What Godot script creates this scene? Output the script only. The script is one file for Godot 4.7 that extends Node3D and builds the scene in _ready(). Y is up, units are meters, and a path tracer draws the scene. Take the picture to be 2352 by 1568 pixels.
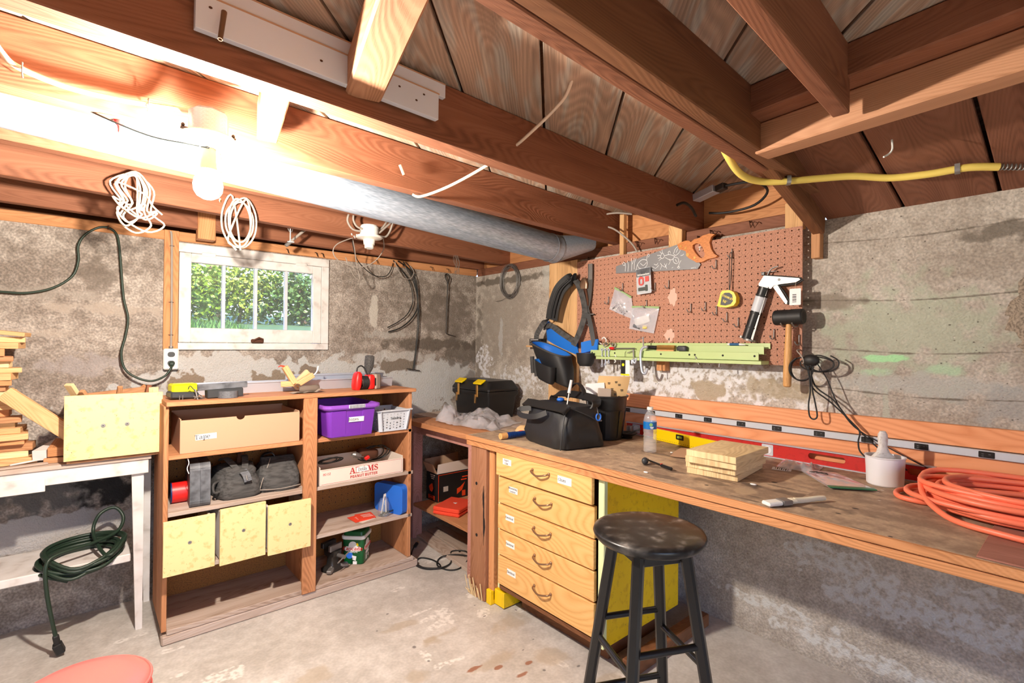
extends Node3D

var M := {}
var T := {}
var used := {}
var rng := RandomNumberGenerator.new()
var uv_shift := 0.0

# ---------------------------------------------------------------- the scene
func _ready() -> void:
	rng.seed = 7
	# camera: a level wide lens, 1.38 m above the floor
	var cam := Camera3D.new()
	cam.name = "camera"
	cam.transform = Transform3D(Basis(Vector3(0.760269, 0.008526, 0.649552), Vector3(-0.010944, 0.999940, -0.000315), Vector3(-0.649516, -0.006870, 0.760317)), Vector3(-2.46095, 1.38, 3.34485))
	cam.fov = 68.66
	cam.near = 0.03
	cam.far = 200.0
	add_child(cam)
	cam.current = true
	# daylight outside, which enters by the window and by an unseen doorway added behind the camera for fill
	var env := Environment.new()
	var sky := Sky.new()
	var skm := ProceduralSkyMaterial.new()
	skm.sky_top_color = Color(0.42, 0.60, 0.90)
	skm.sky_horizon_color = Color(0.86, 0.91, 0.97)
	skm.ground_bottom_color = Color(0.30, 0.33, 0.24)
	skm.ground_horizon_color = Color(0.62, 0.66, 0.60)
	skm.energy_multiplier = 1.0
	sky.sky_material = skm
	env.background_mode = Environment.BG_SKY
	env.sky = sky
	env.background_energy_multiplier = 4.6
	env.tonemap_mode = Environment.TONE_MAPPER_LINEAR
	env.tonemap_exposure = 1.9
	env.sdfgi_enabled = true
	env.ssao_enabled = true
	env.ssil_enabled = true
	var we := WorldEnvironment.new()
	we.environment = env
	add_child(we)
	var sun := DirectionalLight3D.new()
	sun.name = "sun"
	sun.rotation = Vector3(deg_to_rad(-50), deg_to_rad(-28), 0)
	sun.light_energy = 3.5
	sun.light_color = Color(1.0, 0.95, 0.86)
	sun.light_angular_distance = 0.6
	sun.shadow_enabled = true
	add_child(sun)
	# the bare bulb that lights the room
	var bulb := OmniLight3D.new()
	bulb.name = "bulb_light"
	bulb.position = Vector3(-2.201, 1.826, 1.703)
	bulb.light_color = Color(1.0, 0.95, 0.89)
	bulb.light_energy = 2.6
	bulb.light_size = 0.03
	bulb.omni_range = 12.0
	bulb.omni_attenuation = 2.0
	bulb.shadow_enabled = true
	add_child(bulb)

	make_textures()
	make_materials()
	room()
	ceiling()
	window_and_garden()
	ceiling_things()
	back_wall_things()
	left_table()
	shelf_unit()
	shelf_things()
	corner_table()
	workbench()
	bench_things()
	pegboard_wall()
	pegboard_things()
	stools()

# ---------------------------------------------------------------- helpers
func mb() -> SurfaceTool:
	var s := SurfaceTool.new()
	s.begin(Mesh.PRIMITIVE_TRIANGLES)
	uv_shift = fmod(uv_shift + 0.377, 7.0)
	return s

func part(parent: Node, called: String, s: SurfaceTool, m: Material) -> MeshInstance3D:
	var o := MeshInstance3D.new()
	o.name = called
	o.mesh = s.commit()
	o.material_override = m
	o.cast_shadow = GeometryInstance3D.SHADOW_CASTING_SETTING_ON
	parent.add_child(o, true)
	return o

func numbered(called: String) -> String:
	if not used.has(called):
		used[called] = 0
		return called
	used[called] += 1
	return "%s_%03d" % [called, used[called]]

func thing(called: String, label: String, category: String, at := Vector3.ZERO, turn := 0.0, group := "") -> Node3D:
	var o := Node3D.new()
	o.name = numbered(called)
	add_child(o)
	o.position = at
	o.rotation.y = turn
	o.set_meta("label", label)
	o.set_meta("category", category)
	if group != "":
		o.set_meta("group", group)
	return o

func solo(called: String, s: SurfaceTool, m: Material, label: String, category: String, group := "") -> MeshInstance3D:
	var o := part(self, numbered(called), s, m)
	o.set_meta("label", label)
	o.set_meta("category", category)
	if group != "":
		o.set_meta("group", group)
	return o

func structure(called: String, label: String, category: String) -> Node3D:
	var o := thing(called, label, category)
	o.set_meta("kind", "structure")
	return o

func copy(o: Node3D, label := "") -> Node3D:
	var c: Node3D = o.duplicate()
	c.name = numbered(String(o.name).rstrip("_0123456789"))
	add_child(c)
	if label != "":
		c.set_meta("label", label)
	return c

# one flat polygon (3 or 4 corners), texture coordinates in metres along the grain
func face(s: SurfaceTool, p: Array, n: Vector3, uvs: Array) -> void:
	var flip: bool = (p[1] - p[0]).cross(p[2] - p[0]).dot(n) > 0.0
	for k in range(1, p.size() - 1):
		var tri := [0, k + 1, k] if flip else [0, k, k + 1]
		for i in tri:
			s.set_normal(n)
			s.set_uv(uvs[i])
			s.add_vertex(p[i])

func tangents_off(_s: SurfaceTool) -> void:
	pass

# a box with chamfered edges; b is the chamfer; g the axis of the grain (0, 1, 2 or -1 for the longest)
func box(s: SurfaceTool, c: Vector3, size: Vector3, b := 0.0, basis := Basis.IDENTITY, g := -1) -> void:
	var h := size * 0.5
	if g < 0:
		g = size.max_axis_index()
	b = minf(b, minf(h.x, minf(h.y, h.z)) * 0.9)
	var tex := func(q: Vector3, ax: int) -> Vector2:
		var u := 0.0
		var w := 0.0
		if ax == g:
			u = q[(g + 1) % 3] * 0.15
			w = q[(g + 2) % 3]
		else:
			u = q[g]
			w = q[3 - g - ax]
		return Vector2(u + uv_shift, w + uv_shift * 0.61)
	var put := func(pts: Array, n: Vector3) -> void:
		var ax: int = n.abs().max_axis_index()
		var q := []
		var uvs := []
		for e in pts:
			q.append(c + basis * e)
			uvs.append(tex.call(e, ax))
		face(s, q, (basis * n).normalized(), uvs)
	for ax in 3:
		var i := (ax + 1) % 3
		var j := (ax + 2) % 3
		for sg in [-1.0, 1.0]:
			var n := Vector3.ZERO
			n[ax] = sg
			var pts := []
			for k in [[-1, -1], [1, -1], [1, 1], [-1, 1]]:
				var q := Vector3.ZERO
				q[ax] = sg * h[ax]
				q[i] = k[0] * (h[i] - b)
				q[j] = k[1] * (h[j] - b)
				pts.append(q)
			put.call(pts, n)
	if b <= 0.0:
		return
	for ax in 3:
		var i := (ax + 1) % 3
		var j := (ax + 2) % 3
		for si in [-1.0, 1.0]:
			for sj in [-1.0, 1.0]:
				var n := Vector3.ZERO
				n[i] = si
				n[j] = sj
				var pts := []
				for k in [[-1, 0], [1, 0], [1, 1], [-1, 1]]:
					var q := Vector3.ZERO
					q[ax] = k[0] * (h[ax] - b)
					q[i] = si * (h[i] - (0.0 if k[1] == 0 else b))
					q[j] = sj * (h[j] - (b if k[1] == 0 else 0.0))
					pts.append(q)
				put.call(pts, n.normalized())
	for sx in [-1.0, 1.0]:
		for sy in [-1.0, 1.0]:
			for sz in [-1.0, 1.0]:
				put.call([Vector3(sx * h.x, sy * (h.y - b), sz * (h.z - b)), Vector3(sx * (h.x - b), sy * h.y, sz * (h.z - b)), Vector3(sx * (h.x - b), sy * (h.y - b), sz * h.z)], Vector3(sx, sy, sz).normalized())

# a box given by its two far corners
func bb(s: SurfaceTool, lo: Vector3, hi: Vector3, b := 0.0, g := -1) -> void:
	box(s, (lo + hi) * 0.5, (hi - lo).abs(), b, Basis.IDENTITY, g)

# a bar of the given width and height from point to point; its height points as near to up as can be
func bar(s: SurfaceTool, a: Vector3, e: Vector3, w: float, hgt: float, b := 0.0, up := Vector3.UP) -> void:
	var z := (e - a).normalized()
	if absf(z.dot(up)) > 0.99:
		up = Vector3.RIGHT
	var x := up.cross(z).normalized()
	var y := z.cross(x)
	box(s, (a + e) * 0.5, Vector3(w, hgt, a.distance_to(e)), b, Basis(x, y, z), 2)

func smooth_mesh(s: SurfaceTool, rings: Array, closed := true, cap0 := false, cap1 := false, uvs := Vector2(1, 1)) -> void:
	var n: int = rings.size()
	var m: int = rings[0].size()
	var nor := []
	for i in n:
		var row := []
		for j in m:
			var a: Vector3 = rings[maxi(i - 1, 0)][j]
			var b: Vector3 = rings[mini(i + 1, n - 1)][j]
			var c: Vector3 = rings[i][(j - 1 + m) % m] if closed else rings[i][maxi(j - 1, 0)]
			var d: Vector3 = rings[i][(j + 1) % m] if closed else rings[i][mini(j + 1, m - 1)]
			var nn := (b - a).cross(d - c)
			row.append(nn.normalized() if nn.length() > 1e-12 else Vector3.UP)
		nor.append(row)
	var last := m if closed else m - 1
	for i in n - 1:
		for j in last:
			var j2 := (j + 1) % m
			var q := [[i, j, j], [i, j2, j + 1], [i + 1, j2, j + 1], [i + 1, j, j]]
			for k in [0, 1, 2, 0, 2, 3]:
				var e: Array = q[k]
				s.set_normal(nor[e[0]][e[1]])
				s.set_uv(Vector2(float(e[0]) / (n - 1) * uvs.x, float(e[2]) / last * uvs.y))
				s.add_vertex(rings[e[0]][e[1]])
	for k in 2:
		if (k == 0 and cap0) or (k == 1 and cap1):
			var ring: Array = rings[0 if k == 0 else n - 1]
			var mid := Vector3.ZERO
			for e in ring:
				mid += e
			mid /= m
			var nn := Vector3.ZERO
			for j in m:
				nn += (ring[j] - mid).cross(ring[(j + 1) % m] - mid)
			nn = nn.normalized() * (1.0 if k == 1 else 1.0)
			var away: Vector3 = mid - (rings[1][0] + rings[1][m / 2]) * 0.5 if k == 0 else mid - (rings[n - 2][0] + rings[n - 2][m / 2]) * 0.5
			if nn.dot(away) < 0.0:
				nn = -nn
			for j in m:
				face(s, [mid, ring[j], ring[(j + 1) % m]], nn, [Vector2.ZERO, Vector2(0.02, 0), Vector2(0.02, 0.02)])

# a profile of [radius, height] pairs turned about y
func lathe(s: SurfaceTool, prof: Array, x := Transform3D.IDENTITY, seg := 20, sharp := true) -> void:
	var rows := []
	for k in prof.size():
		var ring := []
		for j in seg:
			var a := TAU * j / seg
			ring.append(x * Vector3(cos(a) * prof[k][0], prof[k][1], sin(a) * prof[k][0]))
		rows.append(ring)
	if sharp:
		for k in prof.size() - 1:
			smooth_mesh(s, [rows[k], rows[k + 1]], true)
	else:
		smooth_mesh(s, rows, true)

func cyl(s: SurfaceTool, a: Vector3, e: Vector3, r0: float, r1 := -1.0, seg := 14, cap := true) -> void:
	if r1 < 0.0:
		r1 = r0
	var x := frame(a, e)
	var h := a.distance_to(e)
	var prof := [[r0, 0.0], [r1, h]]
	if cap:
		prof = [[0.0, 0.0], [r0, 0.0], [r1, h], [0.0, h]]
	lathe(s, prof, x, seg)

# a frame at a whose y axis points to e
func frame(a: Vector3, e: Vector3) -> Transform3D:
	var y := (e - a).normalized()
	var h := Vector3.RIGHT if absf(y.x) < 0.8 else Vector3.UP
	var z := h.cross(y).normalized()
	return Transform3D(Basis(y.cross(z), y, z), a)

func spline(pts: Array, per := 8, loop := false) -> Array:
	var out := []
	var n: int = pts.size()
	var segs := n if loop else n - 1
	for i in segs:
		var p0: Vector3 = pts[(i - 1 + n) % n] if loop else pts[maxi(i - 1, 0)]
		var p1: Vector3 = pts[i]
		var p2: Vector3 = pts[(i + 1) % n]
		var p3: Vector3 = pts[(i + 2) % n] if loop else pts[mini(i + 2, n - 1)]
		for k in per:
			var t := float(k) / per
			out.append(0.5 * (2.0 * p1 + (p2 - p0) * t + (2.0 * p0 - 5.0 * p1 + 4.0 * p2 - p3) * t * t + (3.0 * p1 - p0 - 3.0 * p2 + p3) * t * t * t))
	if not loop:
		out.append(pts[n - 1])
	return out

# a round tube along points; flat > 0 squeezes it to a strap of that thickness along up
func tube(s: SurfaceTool, pts: Array, r: float, seg := 8, loop := false, r_end := -1.0) -> void:
	var n: int = pts.size()
	var rows := []
	var side := Vector3.ZERO
	for i in n:
		var a: Vector3 = pts[(i - 1 + n) % n] if loop else pts[maxi(i - 1, 0)]
		var b: Vector3 = pts[(i + 1) % n] if loop else pts[mini(i + 1, n - 1)]
		var t := (b - a).normalized()
		if side == Vector3.ZERO:
			side = t.cross(Vector3.UP if absf(t.y) < 0.9 else Vector3.RIGHT).normalized()
		side = (side - t * side.dot(t)).normalized()
		var up := t.cross(side)
		var rr := r if r_end < 0.0 else lerpf(r, r_end, float(i) / (n - 1))
		var ring := []
		for j in seg:
			var g := TAU * j / seg
			ring.append(pts[i] + (side * cos(g) + up * sin(g)) * rr)
		rows.append(ring)
	if loop:
		rows.append(rows[0])
	smooth_mesh(s, rows, true, not loop, not loop, Vector2(n * 0.02, 1))

# a flat strap along points, w wide (along the given direction) and t thick
func strap(s: SurfaceTool, pts: Array, across: Vector3, w: float, t: float) -> void:
	var n: int = pts.size()
	var rows := []
	for i in n:
		var d: Vector3 = (pts[mini(i + 1, n - 1)] - pts[maxi(i - 1, 0)]).normalized()
		var ac := (across - d * across.dot(d)).normalized()
		var up := d.cross(ac)
		rows.append([pts[i] - ac * w * 0.5 - up * t * 0.5, pts[i] + ac * w * 0.5 - up * t * 0.5, pts[i] + ac * w * 0.5 + up * t * 0.5, pts[i] - ac * w * 0.5 + up * t * 0.5])
	for k in 4:
		var two := []
		for r in rows:
			two.append([r[k], r[(k + 1) % 4]])
		smooth_mesh(s, two, false, false, false, Vector2(1, w))
	for k in [0, n - 1]:
		var d: Vector3 = pts[1] - pts[0] if k == 0 else pts[n - 2] - pts[n - 1]
		face(s, rows[k], -d.normalized(), [Vector2.ZERO, Vector2.ZERO, Vector2.ZERO, Vector2.ZERO])

# a flat outline (x, y) pushed out along z from -d/2 to d/2
func plate(s: SurfaceTool, outline: Array, d: float, x := Transform3D.IDENTITY, holes := [], uvk := 1.0) -> void:
	var poly := PackedVector2Array(outline)
	if Geometry2D.is_polygon_clockwise(poly):
		poly.reverse()
	var edges := [poly]
	var solid := poly
	for hl in holes:
		var h := PackedVector2Array(hl)
		if not Geometry2D.is_polygon_clockwise(h):
			h.reverse()
		edges.append(h)
		# cut a slit to the hole so that one outline remains
		var bi := 0
		var bj := 0
		var best := 1e9
		for i in solid.size():
			for j in h.size():
				var dd := solid[i].distance_squared_to(h[j])
				if dd < best:
					best = dd
					bi = i
					bj = j
		var joined := PackedVector2Array()
		for i in bi + 1:
			joined.append(solid[i])
		for j in h.size() + 1:
			joined.append(h[(bj + j) % h.size()])
		for i in range(bi, solid.size()):
			joined.append(solid[i])
		solid = joined
	var idx := Geometry2D.triangulate_polygon(solid)
	for sg in [-1.0, 1.0]:
		for k in range(0, idx.size(), 3):
			var p := []
			var uvs := []
			for e in 3:
				var q: Vector2 = solid[idx[k + e]]
				p.append(x * Vector3(q.x, q.y, sg * d * 0.5))
				uvs.append(Vector2(q.x, -q.y) * uvk)
			face(s, p, (x.basis * Vector3(0, 0, sg)).normalized(), uvs)
	for e in edges:
		var m: int = e.size()
		for i in m:
			var a: Vector2 = e[i]
			var b: Vector2 = e[(i + 1) % m]
			var nn := Vector2(b.y - a.y, a.x - b.x).normalized()
			face(s, [x * Vector3(a.x, a.y, -d * 0.5), x * Vector3(b.x, b.y, -d * 0.5), x * Vector3(b.x, b.y, d * 0.5), x * Vector3(a.x, a.y, d * 0.5)], (x.basis * Vector3(nn.x, nn.y, 0)).normalized(), [Vector2(0, 0), Vector2(a.distance_to(b), 0), Vector2(a.distance_to(b), d), Vector2(0, d)])

func round_rect(w: float, h: float, r: float, n := 4) -> Array:
	var out := []
	for k in 4:
		var c := Vector2((w * 0.5 - r) * [1, -1, -1, 1][k], (h * 0.5 - r) * [1, 1, -1, -1][k])
		for i in n + 1:
			var a := PI * 0.5 * (k + float(i) / n)
			out.append(c + Vector2(cos(a), sin(a)) * r)
	return out

func disc(r: float, n := 16, c := Vector2.ZERO) -> Array:
	var out := []
	for i in n:
		out.append(c + Vector2(cos(TAU * i / n), sin(TAU * i / n)) * r)
	return out

func ball(s: SurfaceTool, c: Vector3, r: Vector3, seg := 12, basis := Basis.IDENTITY) -> void:
	var rows := []
	for i in seg / 2 + 1:
		var a := -PI * 0.5 + PI * i / (seg / 2)
		var ring := []
		for j in seg:
			var b := TAU * j / seg
			ring.append(c + basis * (Vector3(cos(a) * cos(b), sin(a), cos(a) * sin(b)) * r))
		rows.append(ring)
	smooth_mesh(s, rows, true)

# a thin sheet over a grid of points, with thickness
func sheet(s: SurfaceTool, rows: Array, t := 0.0006) -> void:
	smooth_mesh(s, rows, false)
	if t > 0.0:
		var back := []
		for i in rows.size():
			var r := []
			for j in rows[0].size():
				var a: Vector3 = rows[mini(i + 1, rows.size() - 1)][j] - rows[maxi(i - 1, 0)][j]
				var b: Vector3 = rows[i][mini(j + 1, rows[0].size() - 1)] - rows[i][maxi(j - 1, 0)]
				r.append(rows[i][j] + a.cross(b).normalized() * t)
			back.append(r)
		back.reverse()
		smooth_mesh(s, back, false)

# a closed body between a stack of outlines: each row is [height, half width x, half depth z, power, shift x, shift z]
func body(s: SurfaceTool, rows: Array, x := Transform3D.IDENTITY, seg := 24, wob := 0.0, seed_ := 1) -> void:
	var nz := FastNoiseLite.new()
	nz.seed = seed_
	nz.frequency = 9.0
	var rings := []
	for r in rows:
		var ring := []
		for j in seg:
			var a := TAU * j / seg
			var e: float = 2.0 / r[3]
			var p := Vector3(signf(cos(a)) * pow(absf(cos(a)), e) * r[1], r[0], signf(sin(a)) * pow(absf(sin(a)), e) * r[2])
			if r.size() > 4:
				p.x += r[4]
				p.z += r[5]
			if wob > 0.0:
				p += Vector3(p.x, 0, p.z).normalized() * nz.get_noise_3dv(p) * wob
			ring.append(x * p)
		rings.append(ring)
	smooth_mesh(s, rings, true, true, true)

func text(parent: Node, called: String, words: String, height: float, at: Vector3, basis: Basis, m: Material, fontname := "Droid Sans", bold := false) -> MeshInstance3D:
	var t := TextMesh.new()
	var f := SystemFont.new()
	f.font_names = PackedStringArray([fontname])
	if bold:
		f.font_weight = 700
	t.font = f
	t.text = words
	t.font_size = 32
	t.pixel_size = height / 23.0
	t.depth = 0.0006
	t.curve_step = 4.0
	var o := MeshInstance3D.new()
	o.name = called
	o.mesh = t
	o.material_override = m
	o.transform = Transform3D(basis, at)
	parent.add_child(o, true)
	return o

# ---------------------------------------------------------------- materials
func mat(key: String, col: Color, rough := 0.7, metal := 0.0, tex: Texture2D = null, uv := Vector3.ONE, nrm: Texture2D = null, nk := 1.0) -> StandardMaterial3D:
	var m := StandardMaterial3D.new()
	m.resource_name = key
	m.albedo_color = col
	m.roughness = rough
	m.metallic = metal
	m.uv1_scale = uv
	if tex:
		m.albedo_texture = tex
	if nrm:
		m.normal_enabled = true
		m.normal_texture = nrm
		m.normal_scale = nk
	M[key] = m
	return m

func tri(m: StandardMaterial3D, k: float) -> StandardMaterial3D:
	m.uv1_triplanar = true
	m.uv1_world_triplanar = false
	m.uv1_scale = Vector3(k, k, k)
	return m

func noise_bytes(w: int, h: int, freq: float, seed_: int, oct := 4, type := FastNoiseLite.TYPE_SIMPLEX_SMOOTH, frac := FastNoiseLite.FRACTAL_FBM, norm := true) -> PackedByteArray:
	var n := FastNoiseLite.new()
	n.seed = seed_
	n.frequency = freq
	n.noise_type = type
	n.fractal_type = frac
	n.fractal_octaves = oct
	var im := n.get_seamless_image(w, h, false, false, 0.1, norm) if w <= 512 else n.get_image(w, h, false, false, norm)
	im.convert(Image.FORMAT_L8)
	return im.get_data()

func tex_of(data: PackedByteArray, w: int, h: int, fmt := Image.FORMAT_RGB8) -> ImageTexture:
	var im := Image.create_from_data(w, h, false, fmt, data)
	return ImageTexture.create_from_image(im)

# two-colour ramp from noise bytes
func ramp_tex(a: PackedByteArray, w: int, h: int, stops: Array) -> ImageTexture:
	var lut := PackedByteArray()
	lut.resize(768)
	for i in 256:
		var t := i / 255.0
		var k := 0
		while k < stops.size() - 2 and t > stops[k + 1][0]:
			k += 1
		var f := clampf((t - stops[k][0]) / maxf(stops[k + 1][0] - stops[k][0], 1e-5), 0, 1)
		var c: Color = stops[k][1].lerp(stops[k + 1][1], f)
		lut[i * 3] = int(c.r * 255)
		lut[i * 3 + 1] = int(c.g * 255)
		lut[i * 3 + 2] = int(c.b * 255)
	var out := PackedByteArray()
	out.resize(w * h * 3)
	for i in w * h:
		var q := a[i] * 3
		out[i * 3] = lut[q]
		out[i * 3 + 1] = lut[q + 1]
		out[i * 3 + 2] = lut[q + 2]
	return tex_of(out, w, h)

func mixed(a: PackedByteArray, b: PackedByteArray, k: float) -> PackedByteArray:
	var out := PackedByteArray()
	out.resize(a.size())
	for i in a.size():
		out[i] = int(a[i] * (1.0 - k) + b[i] * k)
	return out

func bump_tex(a: PackedByteArray, w: int, h: int, k: float) -> ImageTexture:
	var im := Image.create_from_data(w, h, false, Image.FORMAT_L8, a)
	im.convert(Image.FORMAT_RGBA8)
	im.bump_map_to_normal_map(k)
	return ImageTexture.create_from_image(im)

# a patch of matter with a ragged outline, mixed into an RGB picture laid out in metres
func patch(d: PackedByteArray, w: int, h: int, k: float, nz: PackedByteArray, cx: float, cy: float, rx: float, ry: float, col: Color, a: float, rag := 0.6, soft := 0.12, spk: PackedByteArray = PackedByteArray()) -> void:
	var x0 := maxi(0, int((cx - rx * 1.5) * k))
	var x1 := mini(w - 1, int((cx + rx * 1.5) * k))
	var y0 := maxi(0, int((cy - ry * 1.5) * k))
	var y1 := mini(h - 1, int((cy + ry * 1.5) * k))
	var r := int(col.r * 255)
	var g := int(col.g * 255)
	var b := int(col.b * 255)
	var sp := spk.size() > 0
	for y in range(y0, y1 + 1):
		var dy := (y / k - cy) / ry
		for x in range(x0, x1 + 1):
			var i := y * w + x
			var dx := (x / k - cx) / rx
			var q := 1.0 - sqrt(dx * dx + dy * dy) + (nz[i] / 255.0 - 0.5) * rag * 2.0
			if q > 0.0:
				var t := minf(q / soft, 1.0) * a
				if sp:
					t *= clampf((spk[i] - 75) / 80.0, 0.0, 1.0)
				i *= 3
				d[i] = int(d[i] + (r - d[i]) * t)
				d[i + 1] = int(d[i + 1] + (g - d[i + 1]) * t)
				d[i + 2] = int(d[i + 2] + (b - d[i + 2]) * t)

func make_textures() -> void:
	var N := 512
	# sawn lumber: bands along u
	var ring := noise_bytes(N, N, 0.0045, 11, 1, FastNoiseLite.TYPE_SIMPLEX_SMOOTH, FastNoiseLite.FRACTAL_NONE)
	var fine := noise_bytes(N, N, 0.05, 12, 3)
	var big := noise_bytes(N, N, 0.006, 13, 3)
	var grain := PackedByteArray()
	grain.resize(N * N)
	var ply := PackedByteArray()
	ply.resize(N * N)
	for y in N:
		for x in N:
			var i := y * N + x
			var f := fine[(y * 7 % N) * N + (x / 4)] / 255.0
			var a := ring[i] / 255.0
			var w := absf(fposmod(a * 16.0 + f * 0.25, 1.0) - 0.5) * 2.0
			var g := 0.62 + 0.22 * w + 0.2 * (f - 0.5) + 0.36 * (big[i] / 255.0 - 0.5)
			grain[i] = int(clampf(g, 0, 1) * 255)
			var w2 := pow(absf(fposmod(a * 9.0 + f * 0.1, 1.0) - 0.5) * 2.0, 0.6)
			ply[i] = int(clampf(0.55 + 0.34 * w2 + 0.14 * (f - 0.5) + 0.12 * (big[i] / 255.0 - 0.5), 0, 1) * 255)
	T.grain = ramp_tex(grain, N, N, [[0.0, Color(0.42, 0.34, 0.28)], [0.45, Color(0.74, 0.68, 0.62)], [0.7, Color(0.92, 0.89, 0.86)], [1.0, Color(1, 1, 1)]])
	T.grain_n = bump_tex(grain, N, N, 2.0)
	T.ply = ramp_tex(ply, N, N, [[0.0, Color(0.74, 0.60, 0.46)], [0.5, Color(0.90, 0.82, 0.72)], [0.8, Color(0.98, 0.96, 0.92)], [1.0, Color(1, 1, 1)]])
	# old roof planks, grey where they have weathered
	var pl := PackedByteArray()
	pl.resize(N * N * 3)
	for i in N * N:
		var g := grain[i] / 255.0
		var w := clampf((big[(i * 3) % (N * N)] / 255.0 - 0.42) * 3.0, 0, 1)
		var c := Color(0.66, 0.55, 0.46).lerp(Color(0.68, 0.64, 0.58), w) * (0.42 + 0.8 * g)
		pl[i * 3] = int(clampf(c.r, 0, 1) * 255)
		pl[i * 3 + 1] = int(clampf(c.g, 0, 1) * 255)
		pl[i * 3 + 2] = int(clampf(c.b, 0, 1) * 255)
	T.plank = tex_of(pl, N, N)
	# fine speckle, for all sorts
	var sp := noise_bytes(256, 256, 0.16, 21, 3)
	T.speck = ramp_tex(sp, 256, 256, [[0.0, Color(0.62, 0.62, 0.62)], [0.5, Color(0.92, 0.92, 0.92)], [1.0, Color(1, 1, 1)]])
	T.speck_n = bump_tex(sp, 256, 256, 3.0)
	var cl := noise_bytes(256, 256, 0.03, 23, 4)
	T.cloud = ramp_tex(cl, 256, 256, [[0.0, Color(0.55, 0.55, 0.55)], [0.5, Color(0.85, 0.85, 0.85)], [1.0, Color(1, 1, 1)]])
	T.paint = ramp_tex(cl, 256, 256, [[0.0, Color(0.80, 0.78, 0.76)], [0.35, Color(0.95, 0.94, 0.93)], [1.0, Color(1, 1, 1)]])
	# galvanised spangle
	var ce := noise_bytes(512, 512, 0.045, 31, 1, FastNoiseLite.TYPE_CELLULAR, FastNoiseLite.FRACTAL_NONE)
	var gz := mixed(ce, noise_bytes(512, 512, 0.01, 32, 3), 0.4)
	T.galv = ramp_tex(gz, 512, 512, [[0.0, Color(0.62, 0.66, 0.70)], [0.5, Color(0.80, 0.83, 0.86)], [1.0, Color(0.98, 0.99, 1.0)]])
	T.galv_r = ramp_tex(gz, 512, 512, [[0.0, Color(0.35, 0.35, 0.35)], [1.0, Color(0.62, 0.62, 0.62)]])
	# yellow paint, scuffed
	var yl := PackedByteArray()
	yl.resize(N * N * 3)
	var sc := noise_bytes(N, N, 0.02, 41, 4)
	var sc2 := noise_bytes(N, N, 0.09, 42, 2)
	for i in N * N:
		var c := Color(1, 1, 1)
		if sc[i] > 150:
			c = c.lerp(Color(0.93, 0.90, 0.83), clampf((sc[i] - 150) / 70.0, 0, 1))
		if sc2[i] > 218 and sc[i] > 120:
			c = c.lerp(Color(0.45, 0.40, 0.28), clampf((sc2[i] - 218) / 20.0, 0, 1))
		yl[i * 3] = int(c.r * 255)
		yl[i * 3 + 1] = int(c.g * 255)
		yl[i * 3 + 2] = int(c.b * 255)
	T.scuff = tex_of(yl, N, N)
	concrete_back()
	concrete_right()
	concrete_floor()

func concrete_base(w: int, h: int, seed_: int, c0: Color, c1: Color, spk: float, band := 0.0) -> PackedByteArray:
	var a := noise_bytes(w, h, 0.006, seed_, 5)
	var f := noise_bytes(w, h, 0.16, seed_ + 1, 2)
	var m := noise_bytes(w, h, 0.035, seed_ + 2, 4)
	var st := noise_bytes(w, h, 0.02, seed_ + 3, 4)
	var d := PackedByteArray()
	d.resize(w * h * 3)
	for y in h:
		var row := y
		for x in w:
			var i := y * w + x
			var t := a[i] / 255.0 * 0.55 + m[i] / 255.0 * 0.45
			if band > 0.0:
				t += (st[row * w + (x / 8)] / 255.0 - 0.5) * band
			t = clampf((t - 0.3) * 2.2, 0, 1)
			var k := 1.0 + (f[i] / 255.0 - 0.5) * spk
			d[i * 3] = clampi(int((c0.r + (c1.r - c0.r) * t) * k * 255), 0, 255)
			d[i * 3 + 1] = clampi(int((c0.g + (c1.g - c0.g) * t) * k * 255), 0, 255)
			d[i * 3 + 2] = clampi(int((c0.b + (c1.b - c0.b) * t) * k * 255), 0, 255)
	return d

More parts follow.
